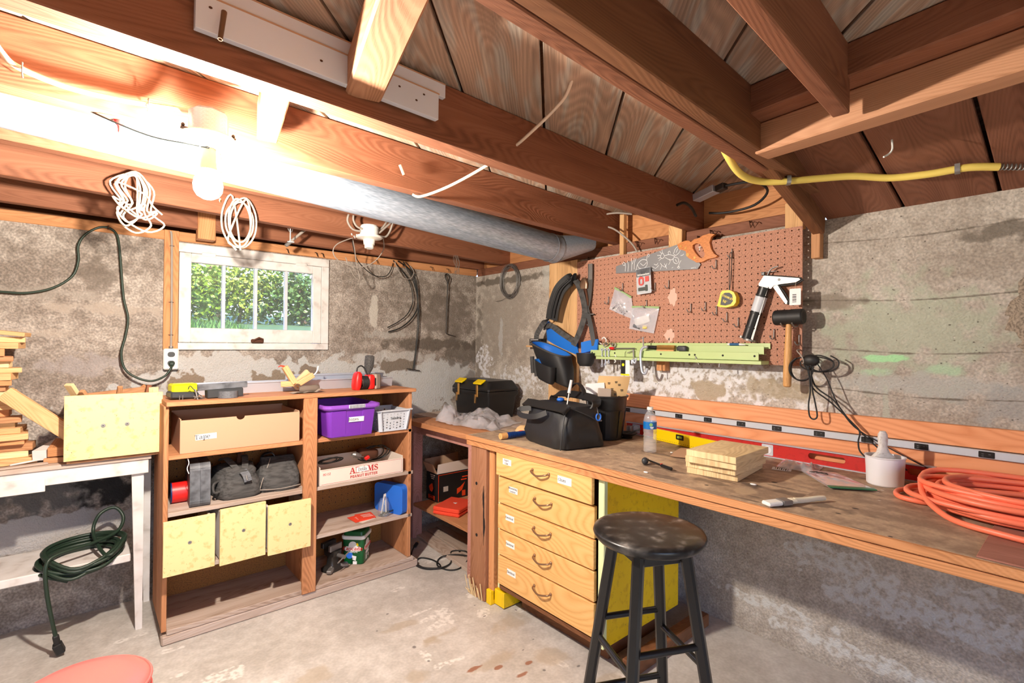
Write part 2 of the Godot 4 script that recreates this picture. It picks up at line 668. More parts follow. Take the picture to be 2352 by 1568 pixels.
func concrete_back() -> void:
	# 3.2 m by 2 m: x from -3.2 to 0, top row at y = 2
	var w := 1440
	var h := 900
	var k := 450.0
	var d := concrete_base(w, h, 51, Color(0.52, 0.475, 0.435), Color(0.70, 0.66, 0.62), 0.42, 0.3)
	var nz := noise_bytes(w, h, 0.02, 55, 5)
	var spk := noise_bytes(w, h, 0.12, 56, 3)
	var X := func(x): return x + 3.2
	var Yv := func(y): return 2.0 - y
	# [x, y, rx, ry, colour, strength, raggedness, softness]
	for p in [
		[-1.25, 1.02, 1.15, 0.27, Color(0.74, 0.74, 0.73), 0.95, 0.35, 0.06],
		[-1.85, 1.2, 0.35, 0.13, Color(0.74, 0.73, 0.72), 0.9, 0.35, 0.08],
		[-0.35, 1.1, 0.45, 0.17, Color(0.73, 0.73, 0.72), 0.9, 0.35, 0.06],
		[-0.75, 1.28, 0.42, 0.05, Color(0.73, 0.72, 0.70), 0.7, 0.5, 0.2],
		[-1.55, 1.13, 0.16, 0.07, Color(0.52, 0.46, 0.39), 0.9, 0.6, 0.1],
		[-1.35, 1.18, 0.07, 0.06, Color(0.49, 0.43, 0.37), 0.9, 0.4, 0.1],
		[-2.02, 1.12, 0.1, 0.09, Color(0.52, 0.45, 0.38), 0.9, 0.6, 0.1],
		[-0.72, 1.22, 0.17, 0.05, Color(0.46, 0.41, 0.36), 0.9, 0.6, 0.15],
		[-0.35, 1.38, 0.5, 0.05, Color(0.36, 0.32, 0.28), 0.75, 0.6, 0.3],
		[-0.15, 1.32, 0.2, 0.12, Color(0.38, 0.34, 0.30), 0.7, 0.6, 0.3],
		[-0.3, 1.62, 0.35, 0.22, Color(0.42, 0.38, 0.34), 0.6, 0.8, 0.5],
		[-0.8, 1.45, 0.2, 0.03, Color(0.66, 0.64, 0.61), 0.7, 0.6, 0.3],
		[-0.9, 1.62, 0.036, 0.12, Color(0.76, 0.73, 0.69), 0.95, 0.3, 0.15],
		[-2.35, 1.55, 0.25, 0.03, Color(0.68, 0.63, 0.58), 0.8, 0.8, 0.4],
		[-2.4, 1.72, 0.14, 0.1, Color(0.40, 0.36, 0.32), 0.6, 0.7, 0.5],
		[-2.6, 1.62, 0.2, 0.03, Color(0.64, 0.60, 0.56), 0.6, 0.8, 0.4],
		[-2.7, 1.42, 0.3, 0.02, Color(0.68, 0.63, 0.58), 0.6, 0.8, 0.4],
		[-2.45, 1.26, 0.2, 0.06, Color(0.64, 0.61, 0.60), 0.7, 0.7, 0.4],
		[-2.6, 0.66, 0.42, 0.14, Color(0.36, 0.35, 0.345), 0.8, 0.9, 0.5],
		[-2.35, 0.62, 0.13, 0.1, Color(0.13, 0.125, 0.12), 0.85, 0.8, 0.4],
		[-2.6, 0.44, 0.5, 0.09, Color(0.70, 0.69, 0.68), 0.9, 0.3, 0.1],
		[-2.17, 0.42, 0.06, 0.2, Color(0.66, 0.66, 0.65), 0.7, 0.7, 0.4],
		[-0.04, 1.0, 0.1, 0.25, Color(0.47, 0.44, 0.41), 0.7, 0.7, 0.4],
	]:
		patch(d, w, h, k, nz, X.call(p[0]), Yv.call(p[1]), p[2], p[3], p[4], p[5], p[6], p[7])
	T.back = tex_of(d, w, h)
	T.conc_n = bump_tex(mixed(spk, noise_bytes(w, h, 0.25, 58, 2), 0.5), w, h, 3.0)

func concrete_right() -> void:
	# 3.6 m by 2 m: z from 0 to 3.6, top row at y = 2
	var w := 1620
	var h := 900
	var k := 450.0
	var d := concrete_base(w, h, 61, Color(0.64, 0.60, 0.555), Color(0.76, 0.73, 0.69), 0.28, 0.2)
	var nz := noise_bytes(w, h, 0.02, 65, 5)
	var spk := noise_bytes(w, h, 0.05, 66, 6)
	var Yv := func(y): return 2.0 - y
	for p in [
		[0.35, 1.55, 0.4, 0.4, Color(0.58, 0.545, 0.50), 0.7, 0.7, 0.4, 0],
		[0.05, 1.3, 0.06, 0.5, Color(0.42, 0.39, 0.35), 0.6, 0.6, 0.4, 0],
		[0.12, 1.25, 0.09, 0.12, Color(0.86, 0.86, 0.88), 0.95, 0.7, 0.12, 1],
		[0.12, 1.1, 0.07, 0.1, Color(0.84, 0.84, 0.86), 0.9, 0.8, 0.12, 1],
		[0.55, 1.12, 0.3, 0.09, Color(0.84, 0.84, 0.85), 0.9, 0.9, 0.15, 1],
		[0.75, 1.2, 0.1, 0.1, Color(0.84, 0.84, 0.85), 0.9, 0.9, 0.15, 1],
		[0.33, 1.42, 0.03, 0.16, Color(0.72, 0.72, 0.72), 0.7, 0.6, 0.3, 0],
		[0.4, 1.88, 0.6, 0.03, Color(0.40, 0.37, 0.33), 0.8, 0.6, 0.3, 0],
		[0.85, 1.88, 0.06, 0.12, Color(0.74, 0.73, 0.70), 0.7, 0.6, 0.3, 0],
		[1.55, 1.21, 0.5, 0.15, Color(0.90, 0.90, 0.91), 1.0, 0.8, 0.15, 1],
		[2.0, 1.22, 0.5, 0.12, Color(0.90, 0.90, 0.91), 1.0, 0.8, 0.15, 1],
		[1.75, 1.17, 0.45, 0.12, Color(0.88, 0.88, 0.89), 0.9, 0.8, 0.15, 1],
		[2.25, 1.26, 0.3, 0.05, Color(0.86, 0.86, 0.87), 0.9, 0.8, 0.15, 1],
		[2.02, 1.16, 0.09, 0.06, Color(0.68, 0.62, 0.53), 0.9, 0.5, 0.15, 0],
		[2.52, 1.13, 0.09, 0.03, Color(0.88, 0.88, 0.88), 0.95, 0.8, 0.15, 1],
		[2.4, 1.19, 0.22, 0.05, Color(0.66, 0.60, 0.50), 0.7, 0.7, 0.3, 0],
		[2.85, 1.45, 0.35, 0.22, Color(0.68, 0.71, 0.63), 0.7, 0.8, 0.5, 0],
		[2.78, 1.34, 0.08, 0.016, Color(0.66, 0.88, 0.66), 0.95, 0.6, 0.3, 0],
		[2.98, 1.30, 0.06, 0.03, Color(0.68, 0.80, 0.67), 0.8, 0.6, 0.4, 0],
		[2.76, 1.28, 0.06, 0.02, Color(0.68, 0.80, 0.67), 0.8, 0.6, 0.4, 0],
		[2.9, 1.24, 0.3, 0.05, Color(0.70, 0.70, 0.68), 0.8, 0.6, 0.4, 0],
		[2.79, 1.13, 0.014, 0.1, Color(0.70, 0.72, 0.67), 0.7, 0.4, 0.3, 0],
		[3.15, 1.17, 0.12, 0.08, Color(0.64, 0.64, 0.63), 0.7, 0.7, 0.4, 0],
		[2.6, 1.58, 0.12, 0.04, Color(0.52, 0.48, 0.43), 0.7, 0.7, 0.4, 0],
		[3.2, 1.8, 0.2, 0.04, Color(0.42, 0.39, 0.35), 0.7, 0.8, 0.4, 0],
		[2.6, 0.46, 0.22, 0.06, Color(0.80, 0.80, 0.79), 0.95, 0.7, 0.12, 1],
		[2.82, 0.36, 0.3, 0.07, Color(0.80, 0.80, 0.79), 0.95, 0.7, 0.12, 1],
		[3.1, 0.36, 0.3, 0.06, Color(0.78, 0.78, 0.77), 0.95, 0.8, 0.12, 1],
		[3.05, 0.46, 0.12, 0.05, Color(0.78, 0.78, 0.77), 0.8, 0.9, 0.15, 1],
		[2.35, 0.17, 0.3, 0.03, Color(0.80, 0.80, 0.79), 0.9, 0.6, 0.2, 1],
		[2.75, 0.1, 0.45, 0.035, Color(0.82, 0.82, 0.81), 0.9, 0.6, 0.2, 1],
	]:
		if p[8] == 1:
			patch(d, w, h, k, nz, p[0], Yv.call(p[1]), p[2], p[3], p[4], p[5], p[6], p[7], spk)
		else:
			patch(d, w, h, k, nz, p[0], Yv.call(p[1]), p[2], p[3], p[4], p[5], p[6], p[7])
	# pits and chips
	var r := RandomNumberGenerator.new()
	r.seed = 5
	for i in 900:
		var cx := r.randf() * 3.5
		var cy := r.randf() * 1.2
		var c := Color(0.26, 0.24, 0.22) if i % 3 else Color(0.86, 0.84, 0.80)
		patch(d, w, h, k, nz, cx, cy, r.randf_range(0.0015, 0.004), r.randf_range(0.0012, 0.003), c, 0.8, 0.2, 0.4)
	# joints of the form boards
	for jt in [[0.17, 2.4, 3.6], [0.42, 1.9, 3.6], [0.63, 2.5, 3.5], [0.80, 2.5, 3.6]]:
		var x := float(jt[1])
		while x < jt[2]:
			patch(d, w, h, k, nz, x, jt[0] + 0.01 * sin(x * 7.0), 0.03, 0.003, Color(0.42, 0.39, 0.35), 0.55, 0.9, 0.3)
			x += 0.035
	T.right = tex_of(d, w, h)

func concrete_floor() -> void:
	# 3.6 m by 3.6 m: x from -3.6 to 0, z from 0 to 3.6
	var w := 1260
	var h := 1260
	var k := 350.0
	var d := concrete_base(w, h, 71, Color(0.70, 0.68, 0.655), Color(0.80, 0.785, 0.765), 0.10)
	var nz := noise_bytes(w, h, 0.02, 75, 5)
	var spk := noise_bytes(w, h, 0.09, 76, 3)
	var r := RandomNumberGenerator.new()
	r.seed = 9
	for i in 60:
		var p := Vector2(r.randf_range(0.3, 3.2), r.randf_range(0.4, 2.6))
		patch(d, w, h, k, nz, p.x, p.y, r.randf_range(0.02, 0.12), r.randf_range(0.01, 0.05), Color(0.88, 0.87, 0.85), 0.9, 0.9, 0.2, spk)
	for i in 26:
		var p := Vector2(r.randf_range(0.3, 3.2), r.randf_range(0.4, 2.6))
		patch(d, w, h, k, nz, p.x, p.y, r.randf_range(0.03, 0.16), r.randf_range(0.02, 0.08), Color(0.66, 0.60, 0.52), 0.5, 0.9, 0.5)
	for i in 50:
		var p := Vector2(r.randf_range(0.6, 3.0), r.randf_range(0.8, 2.4))
		patch(d, w, h, k, nz, p.x, p.y, r.randf_range(0.004, 0.014), r.randf_range(0.004, 0.011), Color(0.42, 0.41, 0.40), 0.8, 0.4, 0.3)
	# spots of red brown paint in front of the drawers
	for p in [[2.42, 1.62, 0.05, 0.012], [2.5, 1.68, 0.02, 0.01], [2.55, 1.78, 0.035, 0.012], [2.62, 1.74, 0.015, 0.008], [2.6, 1.92, 0.02, 0.006], [2.66, 1.95, 0.012, 0.005], [2.48, 1.86, 0.04, 0.01]]:
		patch(d, w, h, k, nz, p[0], p[1], p[2], p[3], Color(0.56, 0.36, 0.27), 0.8, 0.9, 0.3)
	T.floor = tex_of(d, w, h)
	# bench top: 2.7 m (z from 1.0) by 0.84 m, worn plywood
	w = 1350
	h = 420
	k = 500.0
	d = concrete_base(w, h, 81, Color(0.58, 0.49, 0.41), Color(0.76, 0.66, 0.55), 0.14, 0.5)
	nz = noise_bytes(w, h, 0.02, 85, 5)
	spk = noise_bytes(w, h, 0.07, 86, 3)
	for i in 60:
		patch(d, w, h, k, nz, r.randf_range(0, 2.7), r.randf_range(0.0, 0.84), r.randf_range(0.02, 0.14), r.randf_range(0.006, 0.03), Color(0.36, 0.30, 0.26), 0.6, 0.9, 0.5)
	for i in 26:
		patch(d, w, h, k, nz, r.randf_range(0.1, 1.4), r.randf_range(0.62, 0.82), r.randf_range(0.02, 0.09), r.randf_range(0.004, 0.016), Color(0.22, 0.18, 0.16), 0.8, 0.9, 0.3)
	for i in 30:
		patch(d, w, h, k, nz, r.randf_range(0, 2.7), r.randf_range(0.0, 0.84), r.randf_range(0.003, 0.012), r.randf_range(0.003, 0.008), Color(0.14, 0.11, 0.1), 0.9, 0.4, 0.3)
	for i in 24:
		patch(d, w, h, k, nz, r.randf_range(1.1, 2.6), r.randf_range(0.1, 0.8), r.randf_range(0.03, 0.16), r.randf_range(0.01, 0.05), Color(0.78, 0.68, 0.55), 0.6, 0.9, 0.4)
	for i in 20:
		patch(d, w, h, k, nz, r.randf_range(0.1, 2.6), r.randf_range(0.1, 0.8), r.randf_range(0.003, 0.012), r.randf_range(0.002, 0.006), Color(0.90, 0.88, 0.84), 0.9, 0.6, 0.3)
	T.bench = tex_of(d, w, h)

func lumber(key: String, c: Color, rough := 0.75) -> StandardMaterial3D:
	return mat(key, c, rough, 0.0, T.grain, Vector3(0.3, 3.0, 1), T.grain_n, 0.5)

func make_materials() -> void:
	var m := mat("concrete_back", Color(1, 1, 1), 0.92, 0.0, T.back, Vector3(1 / 3.2, 0.5, 1), T.conc_n, 0.8)
	m = mat("concrete_right", Color(1, 1, 1), 0.92, 0.0, T.right, Vector3(1 / 3.6, 0.5, 1), T.conc_n, 0.7)
	m = mat("concrete_floor", Color(1, 1, 1), 0.7, 0.0, T.floor, Vector3(1 / 3.6, 1 / 3.6, 1))
	mat("bench_top", Color(1, 1, 1), 0.62, 0.0, T.bench, Vector3(1 / 2.7, 1 / 0.84, 1))
	lumber("joist", Color(0.60, 0.39, 0.28))
	lumber("joist_dark", Color(0.53, 0.35, 0.22))
	lumber("joist_pale", Color(0.80, 0.60, 0.46))
	mat("plank", Color(1, 1, 1), 0.85, 0.0, T.plank, Vector3(0.22, 1.9, 1), T.grain_n, 0.7)
	lumber("plank_red", Color(0.55, 0.36, 0.27))
	lumber("pine", Color(0.93, 0.76, 0.55))
	lumber("pine_pale", Color(0.96, 0.87, 0.68))
	lumber("pine_brown", Color(0.80, 0.60, 0.43))
	lumber("fir", Color(0.86, 0.62, 0.42))
	lumber("shelf_wood", Color(0.80, 0.57, 0.40))
	lumber("dusty_wood", Color(0.78, 0.72, 0.68))
	lumber("post_wood", Color(0.66, 0.47, 0.35))
	mat("white_paint", Color(0.90, 0.885, 0.875), 0.6, 0.0, T.paint, Vector3(1.2, 1.2, 1))
	mat("ply", Color(0.93, 0.75, 0.50), 0.5, 0.0, T.ply, Vector3(0.5, 2.0, 1))
	mat("ply_red", Color(0.95, 0.66, 0.48), 0.6, 0.0, T.ply, Vector3(0.25, 2.0, 1))
	mat("yellow_paint", Color(0.92, 0.83, 0.60), 0.6, 0.0, T.scuff, Vector3(2.2, 2.2, 1))
	mat("bright_yellow", Color(0.93, 0.78, 0.05), 0.5, 0.0, T.scuff, Vector3(2, 2, 1))
	mat("pale_green", Color(0.86, 0.90, 0.70), 0.55)
	mat("pink_paint", Color(0.78, 0.58, 0.55), 0.7, 0.0, T.grain, Vector3(1, 3, 1))
	mat("pegboard", Color(0.78, 0.56, 0.46), 0.75, 0.0, T.speck, Vector3(3, 3, 1))
	mat("pegboard_brown", Color(0.66, 0.42, 0.16), 0.7, 0.0, T.speck, Vector3(3, 3, 1))
	m = mat("galvanised", Color(0.88, 0.91, 0.95), 0.42, 0.55, T.galv, Vector3(6, 6, 1))
	mat("steel", Color(0.58, 0.57, 0.56), 0.45, 0.7)
	mat("dark_steel", Color(0.30, 0.29, 0.28), 0.45, 0.8)
	mat("rust", Color(0.36, 0.22, 0.15), 0.8, 0.3)
	mat("aluminium", Color(0.80, 0.83, 0.88), 0.4, 0.6)
	mat("white_plastic", Color(0.92, 0.92, 0.90), 0.4)
	mat("cream_plastic", Color(0.90, 0.86, 0.76), 0.5)
	mat("white_gloss", Color(0.88, 0.90, 0.93), 0.35)
	mat("porcelain", Color(0.93, 0.91, 0.87), 0.25)
	mat("black_plastic", Color(0.10, 0.10, 0.105), 0.38)
	mat("black_rubber", Color(0.11, 0.11, 0.112), 0.55)
	mat("black_cloth", Color(0.13, 0.13, 0.135), 0.55, 0.0, T.speck, Vector3(8, 8, 1))
	mat("grey_cloth", Color(0.34, 0.335, 0.33), 0.85, 0.0, T.cloud, Vector3(2, 2, 1))
	mat("grey_plastic", Color(0.46, 0.475, 0.50), 0.55, 0.0, T.cloud, Vector3(2, 2, 1))
	mat("dark_grey", Color(0.20, 0.21, 0.22), 0.5)
	mat("blue_cloth", Color(0.12, 0.46, 0.84), 0.55)
	mat("blue_plastic", Color(0.16, 0.43, 0.83), 0.4)
	mat("navy", Color(0.04, 0.16, 0.36), 0.45)
	mat("red_plastic", Color(0.86, 0.12, 0.11), 0.4)
	mat("red_vinyl", Color(0.95, 0.42, 0.40), 0.34)
	mat("coral", Color(0.93, 0.30, 0.20), 0.45)
	mat("orange_cord", Color(0.97, 0.50, 0.37), 0.42)
	mat("green_cord", Color(0.13, 0.20, 0.15), 0.45)
	mat("dark_cord", Color(0.08, 0.10, 0.10), 0.4)
	mat("grey_cord", Color(0.62, 0.58, 0.54), 0.6)
	mat("white_cord", Color(0.90, 0.82, 0.72), 0.6)
	mat("yellow_conduit", Color(0.93, 0.83, 0.42), 0.5)
	mat("purple", Color(0.46, 0.20, 0.68), 0.4)
	mat("purple_rim", Color(0.56, 0.32, 0.76), 0.35)
	mat("pale_grey", Color(0.78, 0.80, 0.83), 0.45)
	mat("cardboard", Color(0.76, 0.61, 0.49), 0.85)
	mat("white_card", Color(0.88, 0.83, 0.78), 0.8)
	mat("paper", Color(0.93, 0.93, 0.93), 0.7)
	mat("ink", Color(0.05, 0.05, 0.07), 0.7)
	mat("red_ink", Color(0.72, 0.14, 0.14), 0.7)
	mat("green_tub", Color(0.02, 0.33, 0.16), 0.35)
	mat("sandpaper", Color(0.84, 0.70, 0.50), 0.95)
	mat("foam", Color(0.68, 0.62, 0.57), 0.95)
	mat("mint_steel", Color(0.72, 0.80, 0.54), 0.42)
	mat("tape_yellow", Color(0.93, 0.80, 0.03), 0.35)
	mat("lime", Color(0.85, 0.86, 0.06), 0.4)
	mat("blade", Color(0.52, 0.52, 0.53), 0.5, 0.3)
	mat("chalk", Color(0.95, 0.96, 0.97), 0.8)
	mat("beech", Color(0.86, 0.55, 0.28), 0.4, 0.0, T.grain, Vector3(3, 10, 1))
	mat("handle_wood", Color(0.90, 0.70, 0.45), 0.5, 0.0, T.grain, Vector3(2, 8, 1))
	mat("brass", Color(0.80, 0.62, 0.36), 0.35, 0.9)
	mat("bronze", Color(0.62, 0.50, 0.40), 0.35, 0.85)
	mat("rag", Color(0.45, 0.40, 0.36), 0.95)
	mat("rock", Color(0.70, 0.64, 0.57), 0.95, 0.0, T.cloud, Vector3(3, 3, 1))
	mat("stool_black", Color(0.11, 0.112, 0.115), 0.3)
	var ws := noise_bytes(512, 512, 0.012, 91, 5)
	mat("stool_paint", Color(1, 1, 1), 0.34, 0.0, ramp_tex(ws, 512, 512, [[0.0, Color(0.05, 0.05, 0.055)], [0.42, Color(0.08, 0.08, 0.085)], [0.6, Color(0.17, 0.165, 0.16)], [0.8, Color(0.34, 0.33, 0.32)], [1.0, Color(0.6, 0.58, 0.55)]]), Vector3(1, 1, 1))
	tri(M.stool_paint, 2.2)
	mat("leaf", Color(0.50, 0.62, 0.12), 0.6)
	var gl := mat("glass", Color(0.85, 0.93, 0.90, 0.05), 0.03)
	gl.transparency = BaseMaterial3D.TRANSPARENCY_ALPHA
	var pb := mat("clear_plastic", Color(0.93, 0.93, 0.96, 0.26), 0.12)
	pb.transparency = BaseMaterial3D.TRANSPARENCY_ALPHA
	var pm := mat("milky_plastic", Color(0.95, 0.95, 0.97), 0.3)
	pm.backlight_enabled = true
	pm.backlight = Color(0.5, 0.5, 0.5)
	var bt := mat("bottle", Color(0.93, 0.95, 0.97, 0.20), 0.06)
	bt.transparency = BaseMaterial3D.TRANSPARENCY_ALPHA
	var em := mat("bulb_glow", Color(1, 0.97, 0.92), 0.4)
	em.emission_enabled = true
	em.emission = Color(1.0, 0.95, 0.86)
	em.emission_energy_multiplier = 3.0

const SIDE := Basis(Vector3(0, 0, 1), Vector3(0, 1, 0), Vector3(-1, 0, 0))   # local x runs along the right wall, local z out of it
const FLAT := Basis(Vector3(1, 0, 0), Vector3(0, 0, -1), Vector3(0, 1, 0))   # local x, y lie on the floor

func room() -> void:
	var s := mb()
	plate(s, [Vector2(-5.2, -0.1), Vector2(0.25, -0.1), Vector2(0.25, 1.945), Vector2(-5.2, 1.945)], 0.25, Transform3D(Basis.IDENTITY, Vector3(0, 0, -0.125)), [[Vector2(-2.045, 1.36), Vector2(-1.25, 1.36), Vector2(-1.25, 1.925), Vector2(-2.045, 1.925)]])
	var w := structure("wall_back", "rough grey concrete wall with the small basement window", "wall")
	part(w, "concrete", s, M.concrete_back)
	s = mb()
	plate(s, [Vector2(-0.001, -0.1), Vector2(5.5, -0.1), Vector2(5.5, 1.94), Vector2(-0.001, 1.94)], 0.25, Transform3D(SIDE, Vector3(0.125, 0, 0)))
	w = structure("wall_right", "rough pale concrete wall behind pegboard and workbench", "wall")
	part(w, "concrete", s, M.concrete_right)
	# a broken lump of old concrete on the right wall
	s = mb()
	var nz := FastNoiseLite.new()
	nz.seed = 3
	nz.frequency = 14.0
	var rows := []
	for i in 15:
		var row := []
		for j in 15:
			var u := (i / 14.0 - 0.5) * 2.0
			var v := (j / 14.0 - 0.5) * 2.0
			var q := Vector3(0, 1.5 + v * 0.16, 3.235 + u * 0.11)
			var hgt := maxf(0.0, 0.9 - sqrt(u * u + v * v) + 0.25 * nz.get_noise_3dv(V(u, v, 0) * 0.12))
			row.append(q + Vector3(-(0.02 + nz.get_noise_3dv(q) * 0.018) * minf(hgt * 3.0, 1.0) + (0.012 if hgt <= 0.0 else 0.0), nz.get_noise_3dv(q * 0.6) * 0.02, nz.get_noise_3dv(q * 0.7 + Vector3(3, 0, 0)) * 0.03))
		rows.append(row)
	sheet(s, rows, 0.0)
	part(w, "broken_concrete", s, M.rock)
	s = mb()
	plate(s, [Vector2(-0.25, -0.1), Vector2(5.55, -0.1), Vector2(5.55, 2.2), Vector2(-0.25, 2.2)], 0.25, Transform3D(SIDE, Vector3(-5.2, 0, 0)))
	w = structure("wall_left", "plain concrete wall at the far left of the basement", "wall")
	part(w, "concrete", s, M.concrete_right)
	s = mb()
	plate(s, [Vector2(-5.3, -0.1), Vector2(0.25, -0.1), Vector2(0.25, 2.2), Vector2(-5.3, 2.2)], 0.2, Transform3D(Basis.IDENTITY, Vector3(0, 0, 5.45)), [[Vector2(-3.4, 0.02), Vector2(-1.7, 0.02), Vector2(-1.7, 1.95), Vector2(-3.4, 1.95)]])  # the opening is added out of view, as soft daylight fill
	w = structure("wall_front", "unseen concrete wall with a wide doorway added to let in daylight", "wall")
	part(w, "concrete", s, M.concrete_back)
	s = mb()
	plate(s, [Vector2(-5.4, -5.6), Vector2(0.3, -5.6), Vector2(0.3, 0.3), Vector2(-5.4, 0.3)], 0.1, Transform3D(FLAT, Vector3(0, -0.05, 0)))
	w = structure("floor", "worn pale concrete basement floor with paint spots", "floor")
	part(w, "concrete", s, M.concrete_floor)

func joist(p: Node, called: String, m: Material, x0: float, z0: float, x1: float, z1: float, w: float, y0 := 2.0, y1 := 2.18) -> void:
	var s := mb()
	bar(s, Vector3(x0, (y0 + y1) * 0.5, z0 - w * 0.5), Vector3(x1, (y0 + y1) * 0.5, z1 - w * 0.5), w, y1 - y0, 0.003)
	part(p, called, s, m)

func ceiling() -> void:
	var c := structure("ceiling", "open basement ceiling of old brown joists under diagonal planks", "ceiling")
	# diagonal planks, each its own board
	var mid := Vector3(-2.3, 2.1925, 2.5)
	var dir := Vector3(0.7071, 0, -0.7071)
	var across := Vector3(0.7071, 0, 0.7071)
	var pitch := 0.256
	var off := fposmod((Vector3(-1.536, 2.19, 2.011) - mid).dot(across), pitch)
	for k in range(-16, 17):
		var a := k * pitch + off + pitch * 0.5
		var o := mid + across * a
		# clip to the room
		var t0 := -9.0
		var t1 := 9.0
		for ax in [0, 2]:
			var lo := -5.15 if ax == 0 else -0.12
			var hi := 0.12 if ax == 0 else 5.4
			var e0: float = (lo - o[ax]) / dir[ax]
			var e1: float = (hi - o[ax]) / dir[ax]
			t0 = maxf(t0, minf(e0, e1))
			t1 = minf(t1, maxf(e0, e1))
		if t1 - t0 < 0.12:
			continue
		var s := mb()
		bar(s, o + dir * (t0 + 0.06), o + dir * (t1 - 0.06), pitch - 0.009, 0.022 + 0.002 * (k % 3), 0.002)
		part(c, "plank", s, M.plank)
	var s := mb()
	bb(s, Vector3(-5.4, 2.212, -0.3), Vector3(0.3, 2.32, 5.6))
	part(c, "upper_floor", s, M.joist_dark)
	# joists, from the front of the room to the back wall
	joist(c, "joist", M.joist_dark, -5.1, 4.75, 0.1, 4.7, 0.05)
	joist(c, "joist", M.joist_dark, -5.1, 4.3, -0.9, 4.25, 0.05)
	joist(c, "joist", M.joist_dark, -5.1, 3.75, -0.93, 3.7, 0.05)
	joist(c, "joist", M.joist_dark, -5.1, 3.4, -0.93, 3.36, 0.05)
	joist(c, "joist", M.joist, -5.1, 3.12, -0.93, 2.92, 0.04)
	joist(c, "joist", M.joist_dark, -5.1, 2.862, 0.08, 2.611, 0.046)
	joist(c, "joist", M.joist, -5.1, 2.815, -0.25, 2.575, 0.044)
	joist(c, "joist", M.joist, -5.1, 2.185, 0.08, 1.972, 0.066)
	joist(c, "joist", M.joist, -5.1, 1.76, 0.08, 1.456, 0.056)
	joist(c, "joist", M.joist, -5.1, 1.36, 0.08, 0.93, 0.05)
	joist(c, "joist", M.joist, -5.1, 0.97, 0.08, 0.36, 0.05)
	joist(c, "joist", M.joist, -5.1, 0.33, 0.08, 0.03, 0.05)
	# header beam of the sloping bay, an upper and a lower timber
	s = mb()
	bar(s, Vector3(-0.808, 2.04, 2.64), Vector3(-0.93, 2.04, 3.9), 0.078, 0.095, 0.004)
	part(c, "header_beam", s, M.joist_pale)
	s = mb()
	bar(s, Vector3(-0.87, 2.134, 2.64), Vector3(-0.99, 2.134, 3.9), 0.11, 0.09, 0.004)
	part(c, "header_beam", s, M.joist)
	# sloping boards between header and right wall
	var zz := [2.57, 2.845, 3.12, 3.40, 3.68]
	for i in 4:
		s = mb()
		var za: float = zz[i] + 0.006
		var zb: float = zz[i + 1] - 0.006
		bar(s, Vector3(0.10, 1.925, (za + zb) * 0.5), Vector3(-0.80, 2.155, (za + zb) * 0.5), zb - za, 0.022, 0.003)
		part(c, "sloping_board", s, M.plank_red)
	# the rafter beside them and the block that carries it
	s = mb()
	bar(s, Vector3(-0.02, 1.925, 2.555), Vector3(-0.78, 2.085, 2.60), 0.045, 0.11, 0.004)
	part(c, "rafter", s, M.joist_dark)
	s = mb()
	bb(s, Vector3(-0.045, 1.77, 2.53), Vector3(0.0, 1.885, 2.565), 0.002, 1)
	part(c, "block", s, M.pine_brown)
	# sill plates and rim boards on the walls
	s = mb()
	bb(s, Vector3(-5.1, 1.945, -0.16), Vector3(0.0, 1.998, 0.012), 0.004)
	part(c, "sill_plate", s, M.fir)
	s = mb()
	bb(s, Vector3(-5.1, 1.998, -0.24), Vector3(0.25, 2.212, -0.18), 0.0)
	part(c, "rim_board", s, M.joist_dark)
	s = mb()
	bb(s, Vector3(-0.004, 1.94, 0.02), Vector3(0.16, 1.998, 2.5), 0.004)
	part(c, "sill_plate", s, M.plank_red)
	s = mb()
	bb(s, Vector3(0.06, 1.998, -0.2), Vector3(0.1, 2.212, 2.62), 0.0)
	part(c, "rim_board", s, M.fir)
	s = mb()
	bb(s, Vector3(0.06, 1.94, 2.62), Vector3(0.24, 2.212, 5.4), 0.0)
	part(c, "rim_board", s, M.joist_dark)
	# short blocks between the joists
	s = mb()
	bar(s, Vector3(-1.895, 2.085, 2.05), Vector3(-2.04, 2.115, 2.67), 0.095, 0.09, 0.006)
	part(c, "blocking", s, M.joist_pale)
	s = mb()
	bar(s, Vector3(-2.02, 2.09, 1.6), Vector3(-2.09, 2.09, 2.0), 0.06, 0.12, 0.004)
	part(c, "blocking", s, M.pine_brown)
	s = mb()
	bb(s, Vector3(-2.0, 1.945, 0.10), Vector3(-1.915, 2.10, 0.165), 0.003, 1)
	part(c, "blocking", s, M.fir)
	# upright cleats on the right wall, above the pegboard
	for e in [[1.487, 1.518, 1.90, 2.175, -0.035], [1.825, 1.905, 1.90, 2.05, -0.045], [2.42, 2.495, 1.91, 2.035, -0.04]]:
		s = mb()
		bb(s, Vector3(e[4], e[2], e[0]), Vector3(-0.005, e[3], e[1]), 0.002, 1)
		part(c, "cleat", s, M.pine)
	# bent nails along the sill
	for e in [[1.23, 1.94], [1.60, 1.985], [1.72, 1.985], [2.05, 1.975], [2.25, 1.985], [1.98, 1.955], [2.02, 1.95], [2.07, 1.955]]:
		s = mb()
		tube(s, [Vector3(0.0, e[1], e[0]), Vector3(-0.02, e[1] + 0.005, e[0]), Vector3(-0.03, e[1] - 0.03, e[0] + 0.012), Vector3(-0.035, e[1] - 0.005, e[0] + 0.03), Vector3(-0.03, e[1] - 0.015, e[0] + 0.045)], 0.0028, 5)
		part(c, "bent_nail", s, M.rust)
